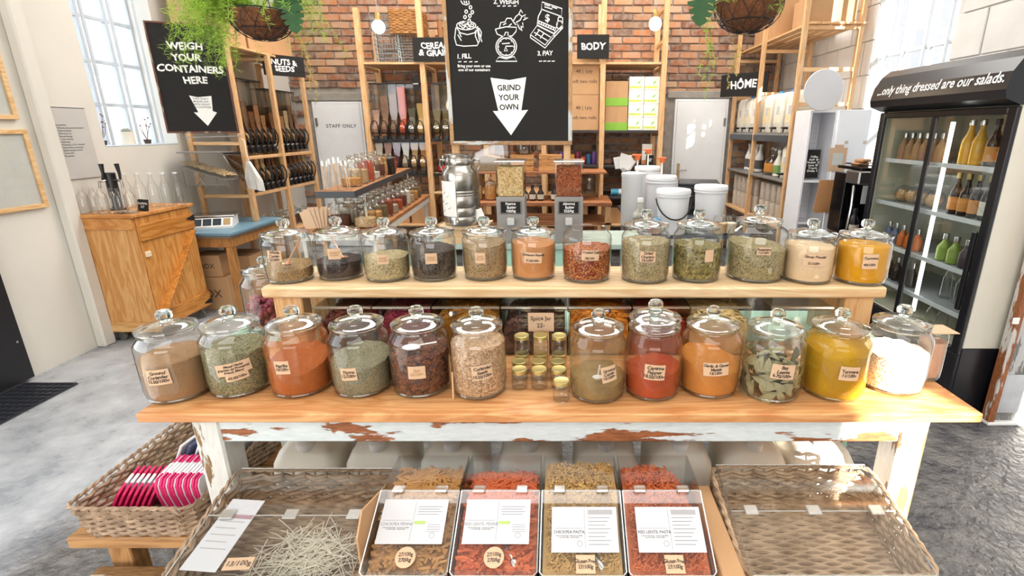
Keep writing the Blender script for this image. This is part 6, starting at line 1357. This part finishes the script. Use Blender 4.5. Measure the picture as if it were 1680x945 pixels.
pump('orange pump on the tall white drum', q.x + .0, 4.5, 1.211, .10)
q = at(1050, 325, Y=4.25); simple_bottle('clear squeeze bottle standing before the tall drum', (q.x, 4.22, .7505), .055, .26, clear('milk_bottle', (.88, .88, .84), .06, .4, .1, 3, 'e8e6da', .9), WHITE, None, plain('dark_label', '8a8a80', .6), 'squeeze_bottle')
bgs = thing('bag_bundle', 'bundle of clear plastic bags on the tall white drum', 'bags', (q.x - .10, 4.62, 1.18)); rnd = random.Random(2)
for k in range(9): MB().box((-.05, -.015, 0), (.05, -.013, .10)).xf(Matrix.Translation((rnd.uniform(-.03, .03), rnd.uniform(-.04, .04), rnd.uniform(.03, .09))) @ Matrix.Rotation(rnd.uniform(-.6, .6), 4, 'Y') @ Matrix.Rotation(rnd.uniform(-.6, .6), 4, 'Z')).build('plastic_bag', plain('bag_white', 'e6e4e0', .35), bgs)
kt = thing('black_crate', 'low black slatted crate stack on the dark table by the white door', 'crate', (1.36, 5.25, .7505), R(-12))
for k in range(4): MB().box((-.20, -.24, .05 + k * .075), (.20, .24, .085 + k * .075), .006).build('tray', plain('crate_black', '22232a', .45), kt)
MB().box((-.19, -.23, 0), (.19, .23, .05), .004).build('base', BLACK, kt)
for k in range(4): 
    q = at((1075, 1139, 1183, 1200)[k], 350, Y=4.08); make_jar((q.x, 4.08 + .02 * (k % 2), .7505), (.055, .15, .048), 'small glass jar of %s before the white buckets' % ('pink salt', 'teal crystals', 'tan powder', 'pale flakes')[k], .09, (grains('bk0', ['a86a5a', 'c08a7a'], 200, .5), grains('bk1', ['7a9088', '96aaa2'], 200, .5), grains('bk2', ['c9a070', 'dab88a'], 300, .3), grains('bk3', ['d8cdb0', 'e8dfc8'], 200, .5))[k], ('pink_salt', 'teal_crystals', 'tan_powder', 'pale_flakes')[k], '%s in the small jar before the buckets' % ('pink salt', 'teal crystals', 'tan powder', 'pale flakes')[k], None, 0, 0, .004, 500 + k, False, 18)
q = at(1058, 325, Y=4.35); o = MB().box((-.03, -.03, 0), (.03, .03, .12), .004).build('blue_packet', plain('blue_pack', '3f9acb', .5)); o.location = (q.x + .06, 4.1, .751); tag(o, 'blue packet standing beside the nearest bucket', 'packet')
bxs = thing('support_box', 'tall black box standing right of the bucket table', 'box', (1.42, 3.72, 0)); MB().box((-.14, -.1, 0), (.14, .1, .66), .005).build('body', CHB, bxs)
# ------------------------------------------------------------------ HOME shelf along the right wall
hs = thing('home_shelf', 'tall pine shelving of refill dispensers along the right wall', 'shelving'); XH, XHb = 2.16, 2.66; HY = (5.06, 6.03, 6.88)
for y in HY:
    for x in (XH, XHb): MB().box((x - .022, y - .022, 0), (x + .022, y + .022, 3.3), .003).build('post', PINE, hs)
    for z in ((2.45, 2.10, 1.80, 1.5, 1.06) if y < 5.5 else (2.38, 1.95, 1.5, 1.06)): MB().box((XH + .023, y - .018, z - .035), (XHb - .023, y + .018, z), .003).build('rung', PINE_X, hs)
for k in range(5): MB().box((XH + .02 + k * .105, 5.0, 2.452), (XH + .105 + k * .105, 6.93, 2.470), .002).build('shelf_slat', PINE_Y, hs)
MSH = plain('worn_zinc', '8f8d8a', .5, .4, var=.2, scale=12)
for a, b in ((HY[0], HY[1]), (HY[1], HY[2])):
    for z in (1.50, 1.06, .60): MB().box((XH - .02, a + .023, z), (XHb, b - .023, z + .022), .002).build('shelf_board', MSH if z > .7 else PINE_Y, hs)
MB().box((XH - .03, 5.085, 1.44), (XH - .021, 6.0, 1.499), .001).build('label_strip', DKE, hs); MB().box((XH - .03, 6.055, 1.44), (XH - .021, 6.85, 1.499), .001).build('label_strip', DKE, hs)
REF = plain('refill_plastic', 'efe9da', .4, var=.04); BLT = plain('blue_cap', '2f7fc4', .45)
def refill(label, loc, w_, d, h, liquid, fz):
    t = thing('refill_can', label, 'dispenser', loc, R(-90), 'refill cans on the home shelf')
    pts = rrect(w_/2, d/2, .02, 3); mb = MB(); vs = []; fs = []; m = len(pts)
    for s, z in ((.94, 0), (1, .01), (1, h * .86), (.85, h * .96), (.35, h)): vs += [(p.x * s, p.y * s, z) for p in pts]
    for r_ in range(4):
        for k in range(m): fs.append((r_*m + k, r_*m + (k+1) % m, (r_+1)*m + (k+1) % m, (r_+1)*m + k))
    fs.append(tuple(range(m - 1, -1, -1))); fs.append(tuple(range(4 * m, 5 * m))); mb.add(vs, fs, True).build('can', REF, t, 50)
    MB().box((-w_/2 * .9, -d/2 - .0012, .10), (w_/2 * .9, -d/2 + .004, fz), .001).build('liquid', liquid, t)
    MB().lathe([(0, h - .002), (.026, h - .002), (.026, h + .022), (0, h + .025)], 14).build('cap', BLT, t)
    tp_ = MB().tube([(0, -d/2, .05), (0, -d/2 - .05, .05)], .011, 8).build('tap', BLACK, t); MB().box((-.035, -d/2 - .058, .045), (.035, -d/2 - .046, .057), .003).build('tap_lever', BLACK, tp_); MB().tube([(0, -d/2 - .04, .05), (0, -d/2 - .045, .01)], .008, 8).build('tap_outlet', BLACK, tp_)
    MB().box((-.035, -d/2 - .0015, h * .45), (.035, -d/2 - .0005, h * .65)).build('can_label', PAPER, t)
LQ = [plain('liq%d' % i, c, .3) for i, c in enumerate(('e8d8b0', 'ece4cc', 'e2cfa0', 'f0ead8'))]
for i in range(6):
    y = (5.24, 5.53, 5.83)[i] if i < 3 else (6.2, 6.45, 6.70)[i - 3]; refill('white refill can with black tap on the upper home shelf, %s from the near post' % ORD[i], (XH + .17, y, 1.523), .215, .28, .40, LQ[i % 4], .18 + .04 * (i % 3))
refill('white refill can with black tap alone on the middle home shelf', (XH + .17, 5.23, 1.083), .2, .26, .33, LQ[2], .16)
simple_bottle('round glass jug of amber vinegar on the middle home shelf', (XH + .14, 5.74, 1.083), .1, .28, clear('jug_glass', (.95, .93, .88), .06, .7), LIDG, None, plain('amber_liquid', 'c9863a', .3), 'glass_jug', .35)
simple_bottle('white spray bottle on the middle home shelf', (XH + .10, 5.52, 1.083), .05, .26, REF, WHITE, None, plain('green_label', '7aa05a', .6), 'spray_bottle')
for i in range(4): simple_bottle('tall white bottle with dark label on the middle home shelf far bay, %s' % ORD[i], (XH + .12, 6.13 + i * .12, 1.083), .045, .30, WHITE, WHITE, 'white bottles on the home shelf', plain('dark_print_label', '5a5452', .6), 'soap_bottle')
for r_ in range(2):
    for i in range(11):
        o = MB().lathe([(0, 0), (.05, 0), (.054, .01), (.054, .175), (.05, .19), (0, .19)], 14).build('paper_roll', plain('paper_roll', 'c2b4a4', .85, var=.12, scale=20, bump=.4)); yy_ = 5.18 + i * .155
        if abs(yy_ - HY[1]) < .08: yy_ += .1
        o.location = (XH + .10, yy_, .6225 + r_ * .1915); tag(o, 'grey wrapped roll on the low home shelf, %s layer, %s from the near post' % (('bottom', 'top')[r_], ORD[i]), 'roll', 'wrapped rolls on the home shelf')
for i in range(4): carton('small brown carton on the floor of the home shelf, %s from the near post' % ORD[i], (XH + .02, 5.12 + i * .21, .001), (XH + .36, 5.31 + i * .21, .22), None)
for i, (xa, xb, ya, yb_, h_) in enumerate(((2.20, 2.62, 5.09, 5.36, .385), (2.42, 2.63, 5.66, 6.0, .34), (2.32, 2.63, 6.07, 6.44, .42), (2.32, 2.63, 6.47, 6.84, .5))):
    carton('big brown carton on top of the home shelf, %s from the near post' % ORD[i], (xa, ya, 2.4715), (xb, yb_, 2.4715 + h_), None, 0, plain('carton_tan', 'b88f66', .8, var=.05))
sign('black HOME sign on the home shelf', (XH - .06, 6.42, 2.06), .62, .25, 'HÔME', .125, R(-52))
# ------------------------------------------------------------------ white pegboard unit, panel, disc, paper bags
WU = plain('white_unit', 'e6e6ea', .5, var=.02); pu = thing('open_unit', 'white open unit with grid pegboard back beside the home shelf', 'cabinet', (2.36, 4.86, 0))
MB().box((-.20, .10, .0), (.30, .12, 1.72), .003).build('back_panel', WU, pu); MB().box((-.22, -.18, 0), (-.20, .12, 1.72), .003).build('side_panel', WU, pu); MB().box((.0, -.18, 0), (.02, .099, 1.72), .003).build('divider', WU, pu)
for z in (.35, .72, 1.10, 1.70): MB().box((-.199, -.17, z), (-.001, .099, z + .02), .002).build('shelf', WU, pu)
GL = plain('grid_line', 'c3c3ca', .6)
for k in range(9): MB().box((-.19 + k * .021, .0975, .02), (-.188 + k * .021, .0995, 1.69)).build('grid_wire', GL, pu)
for k in range(36): MB().box((-.198, .0975, .04 + k * .045), (-.003, .0994, .042 + k * .045)).build('grid_wire', GL, pu)
sign('small black chalk price list standing in the white unit', (2.27, 4.78, 1.26), .11, .25, 'Coffee\nSmall  20\nMedium  22\nLarge  25\nX Large\nDouble  5', .024, 0, 'price_board', lines=1.05)
wp = thing('plain_board', 'large plain white panel standing beside the coffee machine', 'panel', (2.40, 4.58, .0)); MB().box((-.06, 0, .60), (.30, .018, 1.72), .003).build('board', plain('panel_white', 'eff1f5', .4, var=.01), wp); MB().box((-.06, .0, .0), (.30, .016, .59), .003).build('lower_board', WU, wp)
for x in (.02, .18): MB().box((x, -.003, 1.44), (x + .03, .0, 1.465), .001).build('clip', plain('clip', 'cfc2b0', .5), wp)
q = at(1375, 262, Y=4.56); kf = thing('photo_mount', 'kraft card frame with a pale photo hung on the white panel', 'frame', (q.x, 4.575, q.z)); MB().box((-.075, -.004, -.10), (.075, 0, .10), .001).build('card', CARD, kf); MB().box((-.045, -.0055, -.045), (.045, -.0042, .055)).build('photo', plain('photo_grey', 'c9ccc8', .6), kf); MB().box((-.04, -.004, .101), (.04, 0, .125), .001).build('hanging_tab', CARD, kf)
kg = thing('kraft_bags', 'row of hanging brown kraft bags below the card frame', 'bags', (at(1360, 320, Y=4.54).x, 4.55, at(1360, 322, Y=4.54).z)); kg.name = 'kraft_bag_bundle'
for k in range(4): MB().prism([(-.10 + k * .04, .14), (-.065 + k * .04, .14), (-.07 + k * .042, -.15), (-.12 + k * .042, -.14)], -.012 + .004 * k, -.004 + .004 * k).build('kraft_bag', plain('kraft_bag', 'b98556', .75), kg)
mg = MB().box((-.045, -.003, -.11), (.045, 0, .11)).build('printed_magazine', plain('magazine', 'b9b6c0', .5, var=.5, scale=30)); q = at(1394, 318, Y=4.52); mg.location = (q.x, 4.54, q.z); tag(mg, 'colourful printed leaflet hanging beside the kraft bags', 'leaflet')
q = at(1351, 148, Y=4.50); ds = thing('round_disc', 'round white disc sign standing above the white unit', 'disc', (q.x, 4.5, q.z)); MB().lathe([(0, -.006), (.158, -.006), (.163, 0), (.158, .006), (0, .006)], 44, smooth=False).xf(Matrix.Rotation(R(90), 4, 'X')).build('disc', plain('disc_white', 'cfcfd3', .4, var=.01), ds); MB().tube([(.0, .01, -.15), (.02, .30, -.16 )], .006, 6).build('bracket', WM, ds)
# ------------------------------------------------------------------ coffee machine
q = at(1425, 300, Y=4.0); cm = thing('coffee_machine', 'black and steel coffee machine beside the fridge', 'coffee machine', (2.42, 4.08, .70)); GLB = plain('black_gloss', '101013', .12, var=.02)
MB().box((-.20, -.17, .0), (.28, .2, .06), .006).build('base', STEEL, cm); MB().box((-.20, .02, .061), (.28, .2, .53), .006).build('back_body', GLB, cm); MB().box((-.21, -.18, .46), (.28, .015, .56), .01).build('head', plain('machine_steel', 'a8a5a2', .25, .9), cm); MB().box((-.19, -.16, .562), (.26, .19, .585), .004).build('cup_tray', GLB, cm)
MB().tube([(-.15, -.14, .60), (.22, -.14, .60), (.22, .15, .60), (-.15, .15, .60)], .005, 6, True).build('cup_rail', BLACK, cm); MB().tube([(-.205, -.12, .45), (-.22, -.16, .3), (-.235, -.17, .1), (-.22, -.15, .02)], .012, 8).build('steam_pipe', STEEL, cm)
MB().tube([(.0, -.1, .46), (.0, -.1, .40), (.0, -.14, .38)], .014, 8).build('group_head', STEEL, cm); MB().box((-.17, -.185, .32), (-.08, -.181, .455)).build('paper_note', PAPER, cm)
cmt = thing('machine_stand', 'dark stand under the coffee machine', 'stand', (2.42, 4.08, 0)); MB().box((-.22, -.2, .66), (.30, .22, .70), .004).build('top', BLACK, cmt)
for x in (-.2, .26):
    for y in (-.18, .18): MB().box((x, y, 0), (x + .03, y + .03, .66), .002).build('leg', BLACK, cmt)
MB().box((-.2, -.17, .3), (.28, .2, .32), .002).build('shelf', WU, cmt)
for i in range(2): simple_bottle('dark pump bottle with cream label before the coffee machine, ' + ('left', 'right')[i], (2.27 + i * .13, 3.98 - .0 * i, .7605), .042, .20, plain('pump_dark', '1a1c22', .2), BLACK, 'pump bottles', plain('cream_label', 'd9cdb8', .6), 'pump_bottle', .25)
sb = thing('machine_sign', 'small black sign reading chocolate under the coffee machine', 'sign', (2.26, 3.87, .70)); b_ = MB().box((-.08, -.006, 0), (.10, 0, .05), .001).build('board', CHALK, sb); lettering('CHOCOLATE', .021, lambda a, q: (a + .01, -.007, .025 + q), CHWHITE, b_, .01)
for i in range(2):
    o = MB().box((-.06, -.04, 0), (.06, .04, .025), .008).build('kraft_pouch', plain('pouch', 'bd8a5c', .7)); o.location = (2.34 + i * .02, 4.15, 1.286 + i * .026); o.rotation_euler = (0, 0, R(20 + 14 * i)); tag(o, ('lower', 'upper')[i] + ' kraft pouch lying on the coffee machine', 'pouch')
# ------------------------------------------------------------------ drinks fridge
XG, FY0, FY1, FD = 2.15, 2.56, 3.66, .58; fr = thing('drinks_fridge', 'black double sliding door drinks fridge with a slogan header', 'fridge', (XG, FY0, 0)); W_ = FY1 - FY0; FB = plain('fridge_black', '141419', .32, var=.02); FS = plain('fridge_side', 'd9d4c6', .45, var=.02); FI = plain('fridge_lining', 'd2cfb8', .45)
MB().box((.02, 0, .42), (FD, .02, 1.92), .002).build('side_panel', FS, fr); MB().box((.02, 0, .0), (FD, .02, .418), .002).build('side_plinth', FB, fr); MB().box((.02, W_ - .02, 0), (FD, W_, 1.92), .002).build('side_panel', FB, fr)
MB().box((FD - .02, .021, .0), (FD, W_ - .021, 1.92), .002).build('back_panel', FI, fr); MB().box((.02, .021, 1.88), (FD - .021, W_ - .021, 1.92), .002).build('roof', FB, fr)
gr = MB().box((.0, .0, .0), (.019, W_, .38), .004).build('grille_panel', FB, fr)
for k in range(5): MB().box((-.006, .10, .06 + k * .05), (-.0005, W_ - .1, .085 + k * .05), .002).build('grille_slat', FB, gr)
MB().box((-.008, .16, .27), (-.001, .34, .34), .003).build('badge', plain('badge_grey', '33343a', .3), gr)
MB().box((.02, .021, .38), (FD - .021, W_ - .021, .41), .002).build('floor_panel', FI, fr); MB().box((.03, .0205, .41), (FD - .021, .024, 1.87)).build('lining', FI, fr); MB().box((.03, W_ - .024, .41), (FD - .021, W_ - .0205, 1.87)).build('lining', FI, fr)
for lo, hi in (((-.004, 0, .38), (.019, .055, 1.665)), ((-.004, W_ - .05, .38), (.019, W_, 1.665)), ((-.004, .056, .38), (.019, W_ - .051, .41)), ((-.004, .056, 1.63), (.019, W_ - .051, 1.665))): MB().box(lo, hi, .004).build('door_surround', FB, fr)
ym = W_ * .52
d1 = MB().box((.004, ym - .02, .411), (.018, ym + .02, 1.629), .003).build('door_frame', FB, fr); MB().box((.006, .056, .411), (.009, ym - .021, 1.629)).build('door_glass', clear('fridge_glass', (.94, .96, .95), .06, .55, .01, 3.5), d1)
d2 = MB().box((.020, ym + .005, .411), (.030, ym + .02, 1.629), .002).build('door_frame', FB, fr); MB().box((.022, ym + .021, .411), (.025, W_ - .051, 1.629)).build('door_glass', clear('fridge_glass'), d2)
MB().box((-.012, .058, .62), (.004, .088, 1.05), .004).build('door_handle', FB, fr)
hd = [(0, 1.672), (-.075, 1.70), (-.085, 1.74), (-.07, 1.82), (-.03, 1.885), (.02, 1.925), (.10, 1.93), (.10, 1.672)]
he = MB().prism(hd, -.005, W_ + .005, lambda p, q, d: (p, d, q), False).build('header', FB, fr)
def hp_(a, b):
    z = 1.795 + b
    pr_ = [(1.70, -.075), (1.74, -.085), (1.82, -.07), (1.885, -.03), (1.925, .02)]
    for (z0, x0), (z1, x1) in zip(pr_, pr_[1:]):
        if z <= z1 or z1 == 1.925: x = x0 + (x1 - x0) * (z - z0) / (z1 - z0); break
    return (x - .003, W_ / 2 - .02 - a, z)
lettering('...only thing dressed are our salads.', .072, hp_, CHWHITE, he, .018, 1.0, shear=.14)
for k, z in enumerate((1.36, 1.08, .80, .56)):
    MB().box((.06, .03, z), (FD - .04, W_ - .03, z + .006)).build('shelf', plain('wire_shelf', 'b9bcc0', .4, .3), fr); MB().box((.052, .03, z - .012), (.06, W_ - .03, z + .014), .001).build('price_rail', plain('rail_white', 'e2e6ea', .4), fr)
# added glowing tube drawn for a soft white reflection on the fridge
MB().tube([(.07, ym - .07, .46), (.07, ym - .07, 1.60)], .011, 10).build('glare_tube', plain('reflection_glow', 'ffffff', .4, emit=(1, .98, .94), es=9.0), fr)
for k in range(12): MB().box((FD - .06, .0245, .5 + k * .09), (FD - .045, .026, .54 + k * .09)).build('slot', BLACK, fr)
def in_fridge(kind, label, yy_, zsh, r, h, mat, cap, lab, dx=.13): 
    return simple_bottle(label, (XG + dx, FY0 + yy_, zsh + .0065), r, h, mat, cap, None, lab, 'drink_bottle', .3)
YEL = plain('yellow_juice', 'e0a81e', .2); DKB = plain('brown_bottle', '241812', .12, var=.02); GLDC = plain('gold_cap', 'b8a060', .35, .7); WLB = plain('white_label', 'e6e0d2', .6); ORL = plain('orange_label', 'd8954a', .6); GRJ = plain('green_juice', '8fa84a', .3); DRJ = plain('dark_juice', '4a3840', .3)
for i in range(4): in_fridge('', ('yellow juice bottle', 'second yellow juice bottle', 'dark bottle with orange label', 'second dark bottle with orange label')[i] + ' on the top fridge shelf right', (.46, .38, .28, .19)[i] - .03, 1.36, .036, .235, (YEL, YEL, DKB, DKB)[i], (STEEL, STEEL, BLACK, BLACK)[i], (YEL, YEL, ORL, ORL)[i])
for i in range(5): in_fridge('', 'brown beer bottle on the second fridge shelf, %s from the door post' % ORD[i], .44 - i * .078, 1.08, .032, .225, DKB, GLDC, (ORL, ORL, ORL, WLB, WLB)[i])
for i in range(4): in_fridge('', ('green juice jar', 'second green juice bottle', 'dark berry bottle', 'second dark berry bottle')[i] + ' on the third fridge shelf', .44 - i * .09, .80, .036, .15, (GRJ, GRJ, DRJ, DRJ)[i], STEEL, None)
for i in range(3): in_fridge('', 'tall clear water bottle on the lowest fridge shelf, %s from the door post' % ORD[i], .44 - i * .12, .56, .038, .225, GLASS, STEEL, None, .2)
for i in range(4): in_fridge('', 'short clear water bottle before the tall ones, %s from the door post' % ORD[i], .42 - i * .09, .41, .03, .135, GLASS, STEEL, None)
for i in range(5): in_fridge('', 'small bottle of orange and blue juice behind the left fridge door, %s' % ORD[i], .68 + i * .075, .80, .03, .13, (plain('org_juice', 'c86a28', .3), plain('blue_juice', '5a6a8a', .3))[i > 2], STEEL, None)
for i in range(5): in_fridge('', 'dark bottle on the lowest shelf behind the left fridge door, %s' % ORD[i], .66 + i * .08, .56, .03, .15, DKB, STEEL, None)
for i in range(6): in_fridge('', 'tan bottle on the top shelf behind the left door, %s' % ORD[i], .64 + i * .07, 1.36, .032, .16, plain('tan_bottle', 'a88058', .5), STEEL, None)
BRD = plain('pastry', 'c99a5c', .7, var=.25, scale=25, bump=.5)
for i in range(4):
    t = thing('wrapped_pastry', 'wrapped pastry on the second shelf behind the left fridge door, %s' % ORD[i], 'pastry', (XG + .17, FY0 + .66 + i * .10, 1.087)); MB().ball((0, 0, .045), .05, 12, 8, .8).build('pastry', BRD, t); MB().ball((0, 0, .056), .058, 12, 8, .95).build('wrapper', clear('cling_film', (.95, .96, .97), .08, .4), t)
# ------------------------------------------------------------------ old door leaf at the right edge
od = thing('old_door', 'old peeling white plank door with a steel kick plate at the right edge', 'door', (2.335, 2.49, 0)); ODP = chipped('peeling_grey', 'c6c6c6', '8d8a86', 'Z', .66)
MB().box((.0, -.02, .02), (.035, .035, 2.2), .003).build('edge_post', chipped('rust_edge', 'cfcac4', 'a8663c', 'Z', .60), od)
for k in range(3): MB().box((.036 + k * .105, .0, .02), (.139 + k * .105, .03, 2.2), .004).build('plank', ODP, od)
MB().box((.04, -.004, .07), (.34, -.0005, .30), .001).build('kick_plate', plain('zinc_plate', 'b9bcc2', .35, .5, var=.15), od); MB().box((.0, -.024, .0), (.345, .034, .019), .003).build('bottom_strip', WHITE, od); MB().box((-.025, -.03, .60), (.01, -.021, .635), .003).build('catch', WHITE, od)
# ------------------------------------------------------------------ hanging baskets
COIR = plain('coir', '6f4428', .95, var=.35, scale=45, bump=1.0); FERN = plain('fern_green', '9cc040', .6, var=.25, scale=12); MON = plain('monstera', '1d4a20', .6, var=.2); DRY = plain('dry_stem', 'b7a85a', .7)
def hanging_basket(label, c, r, seed, droop, n=46):
    rnd = random.Random(seed); t = thing('hanging_basket', label, 'plant', c)
    n2 = 10; MB().lathe([(0, -r * .82), (r * .35, -r * .78), (r * .7, -r * .55), (r * .92, -r * .2), (r, 0), (r * .93, 0), (r * .85, -r * .2), (0, -r * .3)], 28).warp(lambda p: p * (1 + .02 * noise.noise(p * 30))).build('coir_liner', COIR, t)
    MB().tube([(r * 1.03 * math.cos(R(a)), r * 1.03 * math.sin(R(a)), .005) for a in range(0, 360, 12)], .004, 5, True).build('rim_wire', BLACK, t)
    MB().tube([(r * .78 * math.cos(R(a)), r * .78 * math.sin(R(a)), -r * .52) for a in range(0, 360, 15)], .003, 5, True).build('ring_wire', BLACK, t)
    for k in range(12):
        for sg in (1, -1):
            pts = []
            for q in range(7):
                s = q / 6; a = R(k * 30) + sg * s * .7; z = -r * .84 * math.sin(s * 1.5); rr_ = r * 1.03 * math.cos(s * 1.45) + .004; pts.append((rr_ * math.cos(a), rr_ * math.sin(a), z))
            MB().tube(pts, .0022, 4).build('wire', BLACK, t)
    for k in range(4): a = R(45 + 90 * k); MB().tube([(r * math.cos(a), r * math.sin(a), 0), (0, 0, r * 2.8)], .003, 5).build('chain', BLACK, t)
    MB().tube([(0, 0, r * 2.8), (0, 0, ZC - c[2])], .004, 5).build('hook_rod', BLACK, t)
    # asparagus fern fronds: each frond a stem with needle tufts
    fol = MB()
    for k in range(n):
        a, out, dn = droop(rnd); L = rnd.uniform(.8, 1.25); pts = []
        for q in range(8):
            s = q / 7; rad = r * .5 + out * L * s; zz = .03 + .16 * math.sin(s * 2.2) * L - dn * s * s * L; pts.append(Vector((rad * math.cos(a + .2 * s), rad * math.sin(a + .2 * s), zz)))
        fol.tube(pts, [.002 * (1 - q / 9) for q in range(8)], 3)
        for q in range(1, 8):
            for m in range(34):
                p = pts[q - 1].lerp(pts[q], rnd.random()); d = Vector((rnd.gauss(0, 1), rnd.gauss(0, 1), rnd.gauss(0, .8))).normalized() * rnd.uniform(.02, .05); e = p + d; w_ = Vector((rnd.gauss(0, 1), rnd.gauss(0, 1), rnd.gauss(0, 1))).normalized() * .0016
                fol.add([p, p + d * .5 + w_, e, p + d * .5 - w_], [(0, 1, 2, 3)])
    tag(fol.build('fern_foliage', FERN, t), kind='stuff')
    return t
lp = at(428, 22, Y=3.35); LB = hanging_basket('wire hanging basket with bushy bright green fern on the left', (lp.x, 3.35, lp.z), .175, 3, lambda r_: ((r_.uniform(2.6, 4.0) if r_.random() < .75 else r_.uniform(0, 6.28)), r_.uniform(.12, .38), r_.uniform(.0, .50)), 120)
rp_ = at(1228, 6, Y=3.35); RB = hanging_basket('wire hanging basket with fern and trailing stems on the right', (rp_.x, 3.35, rp_.z), .19, 5, lambda r_: (r_.uniform(0, 6.28), r_.uniform(.05, .22), r_.uniform(-.1, .25)), 60)
def monstera(t, base, tip_, w_, holes=True):
    base, tip_ = Vector(base), Vector(tip_); d = (tip_ - base); L = d.length; z = d.normalized(); side = Vector((1, .2, 0)); side = (side - z * side.dot(z)).normalized(); nr = z.cross(side)
    out = [(0, 0), (.28, -.06), (.48, .10), (.5, .26), (.2, .26), (.5, .36), (.46, .48), (.17, .44), (.42, .58), (.36, .68), (.14, .62), (.3, .78), (.2, .88), (.0, 1.0)]
    for s in (-1, 1):
        vs = []
        for x, y in out: vs.append(base + z * (y * L) + side * (s * x * w_) + nr * (.12 * L * (x * x)))
        ctr = [base + z * (y * L) for x, y in out]
        fs = [(i, i + 1, len(out) + i + 1, len(out) + i) for i in range(len(out) - 1)]
        MB().add(vs + ctr, fs, True).build('monstera_leaf', MON, t)
    MB().tube([base, base - z * .1 + Vector((0, 0, .12)), (0, 0, 0)], .004, 5).build('leaf_stalk', MON, t)
def rel(px, py, o, Y): p_ = at(px, py, Y=Y); return p_ - o.location
monstera(RB, rel(1152, -12, RB, 3.25), rel(1146, 44, RB, 3.2), .17); monstera(LB, rel(476, 8, LB, 3.3), rel(487, 56, LB, 3.25), .13); monstera(LB, rel(468, -8, LB, 3.35), rel(484, 30, LB, 3.3), .15)
rnd = random.Random(12)
for px, py, L in ((1165, 20, .38), (1172, 30, .45), (1160, 25, .33), (1205, 55, .30), (1212, 60, .22), (500, 60, .30), (505, 70, .35)):
    o = RB if px > 800 else LB; p0 = rel(px, py, o, 3.35); mb = MB(); pts = [p0 + Vector((.02 * math.sin(k * 1.3 + px), .02 * math.cos(k), -L * k / 6)) for k in range(7)]; pts[0] = p0 * .75 + Vector((0, 0, .04)); mb.tube(pts, .0012, 4)
    for k in range(60):
        p_ = pts[rnd.randrange(6)].lerp(pts[rnd.randrange(1, 7)], .5); p_ = pts[k % 6].lerp(pts[k % 6 + 1], rnd.random()); d = Vector((rnd.gauss(0, 1), rnd.gauss(0, 1), rnd.gauss(0, 1))).normalized() * rnd.uniform(.008, .03); w__ = Vector((rnd.gauss(0, 1), 0, rnd.gauss(0, 1))).normalized() * .003; mb.add([p_, p_ + d * .5 + w__, p_ + d, p_ + d * .5 - w__], [(0, 1, 2, 3)])
    tag(mb.build('trailing_stem', DRY if rnd.random() < .45 else FERN, o), kind='stuff')
# ------------------------------------------------------------------ bare bulbs
def bulb(label, px, py, Y):
    c = at(px, py, Y=Y); t = thing('pendant_bulb', label, 'lamp', c, 0, 'bare pendant bulbs'); MB().ball((0, 0, 0), .058, 20, 12).build('bulb', plain('bulb_glow', 'fff4dc', .3, emit=(1, .86, .62), es=14.0), t)
    MB().lathe([(0, .05), (.022, .05), (.024, .06), (.024, .10), (.018, .115), (0, .118)], 16).build('socket', plain('brass_socket', 'c8a868', .35, .8), t); MB().tube([(0, 0, .115), (0, 0, ZC - c.z)], .004, 6).build('cord', plain('cord_grey', 'b9b4ac', .6), t)
    l = bpy.data.lights.new('bulb_light', 'POINT'); l.energy = 12; l.color = (1, .85, .62); l.shadow_soft_size = .06; lo = bpy.data.objects.new('bulb_light', l); COL.objects.link(lo); lo.parent = t; lo.location = (0, 0, -.075)
bulb('glowing bare round bulb hanging before the wire baskets', 621, 44, 5.2); bulb('glowing bare round bulb hanging right of the BODY sign', 1075, 39, 5.2)
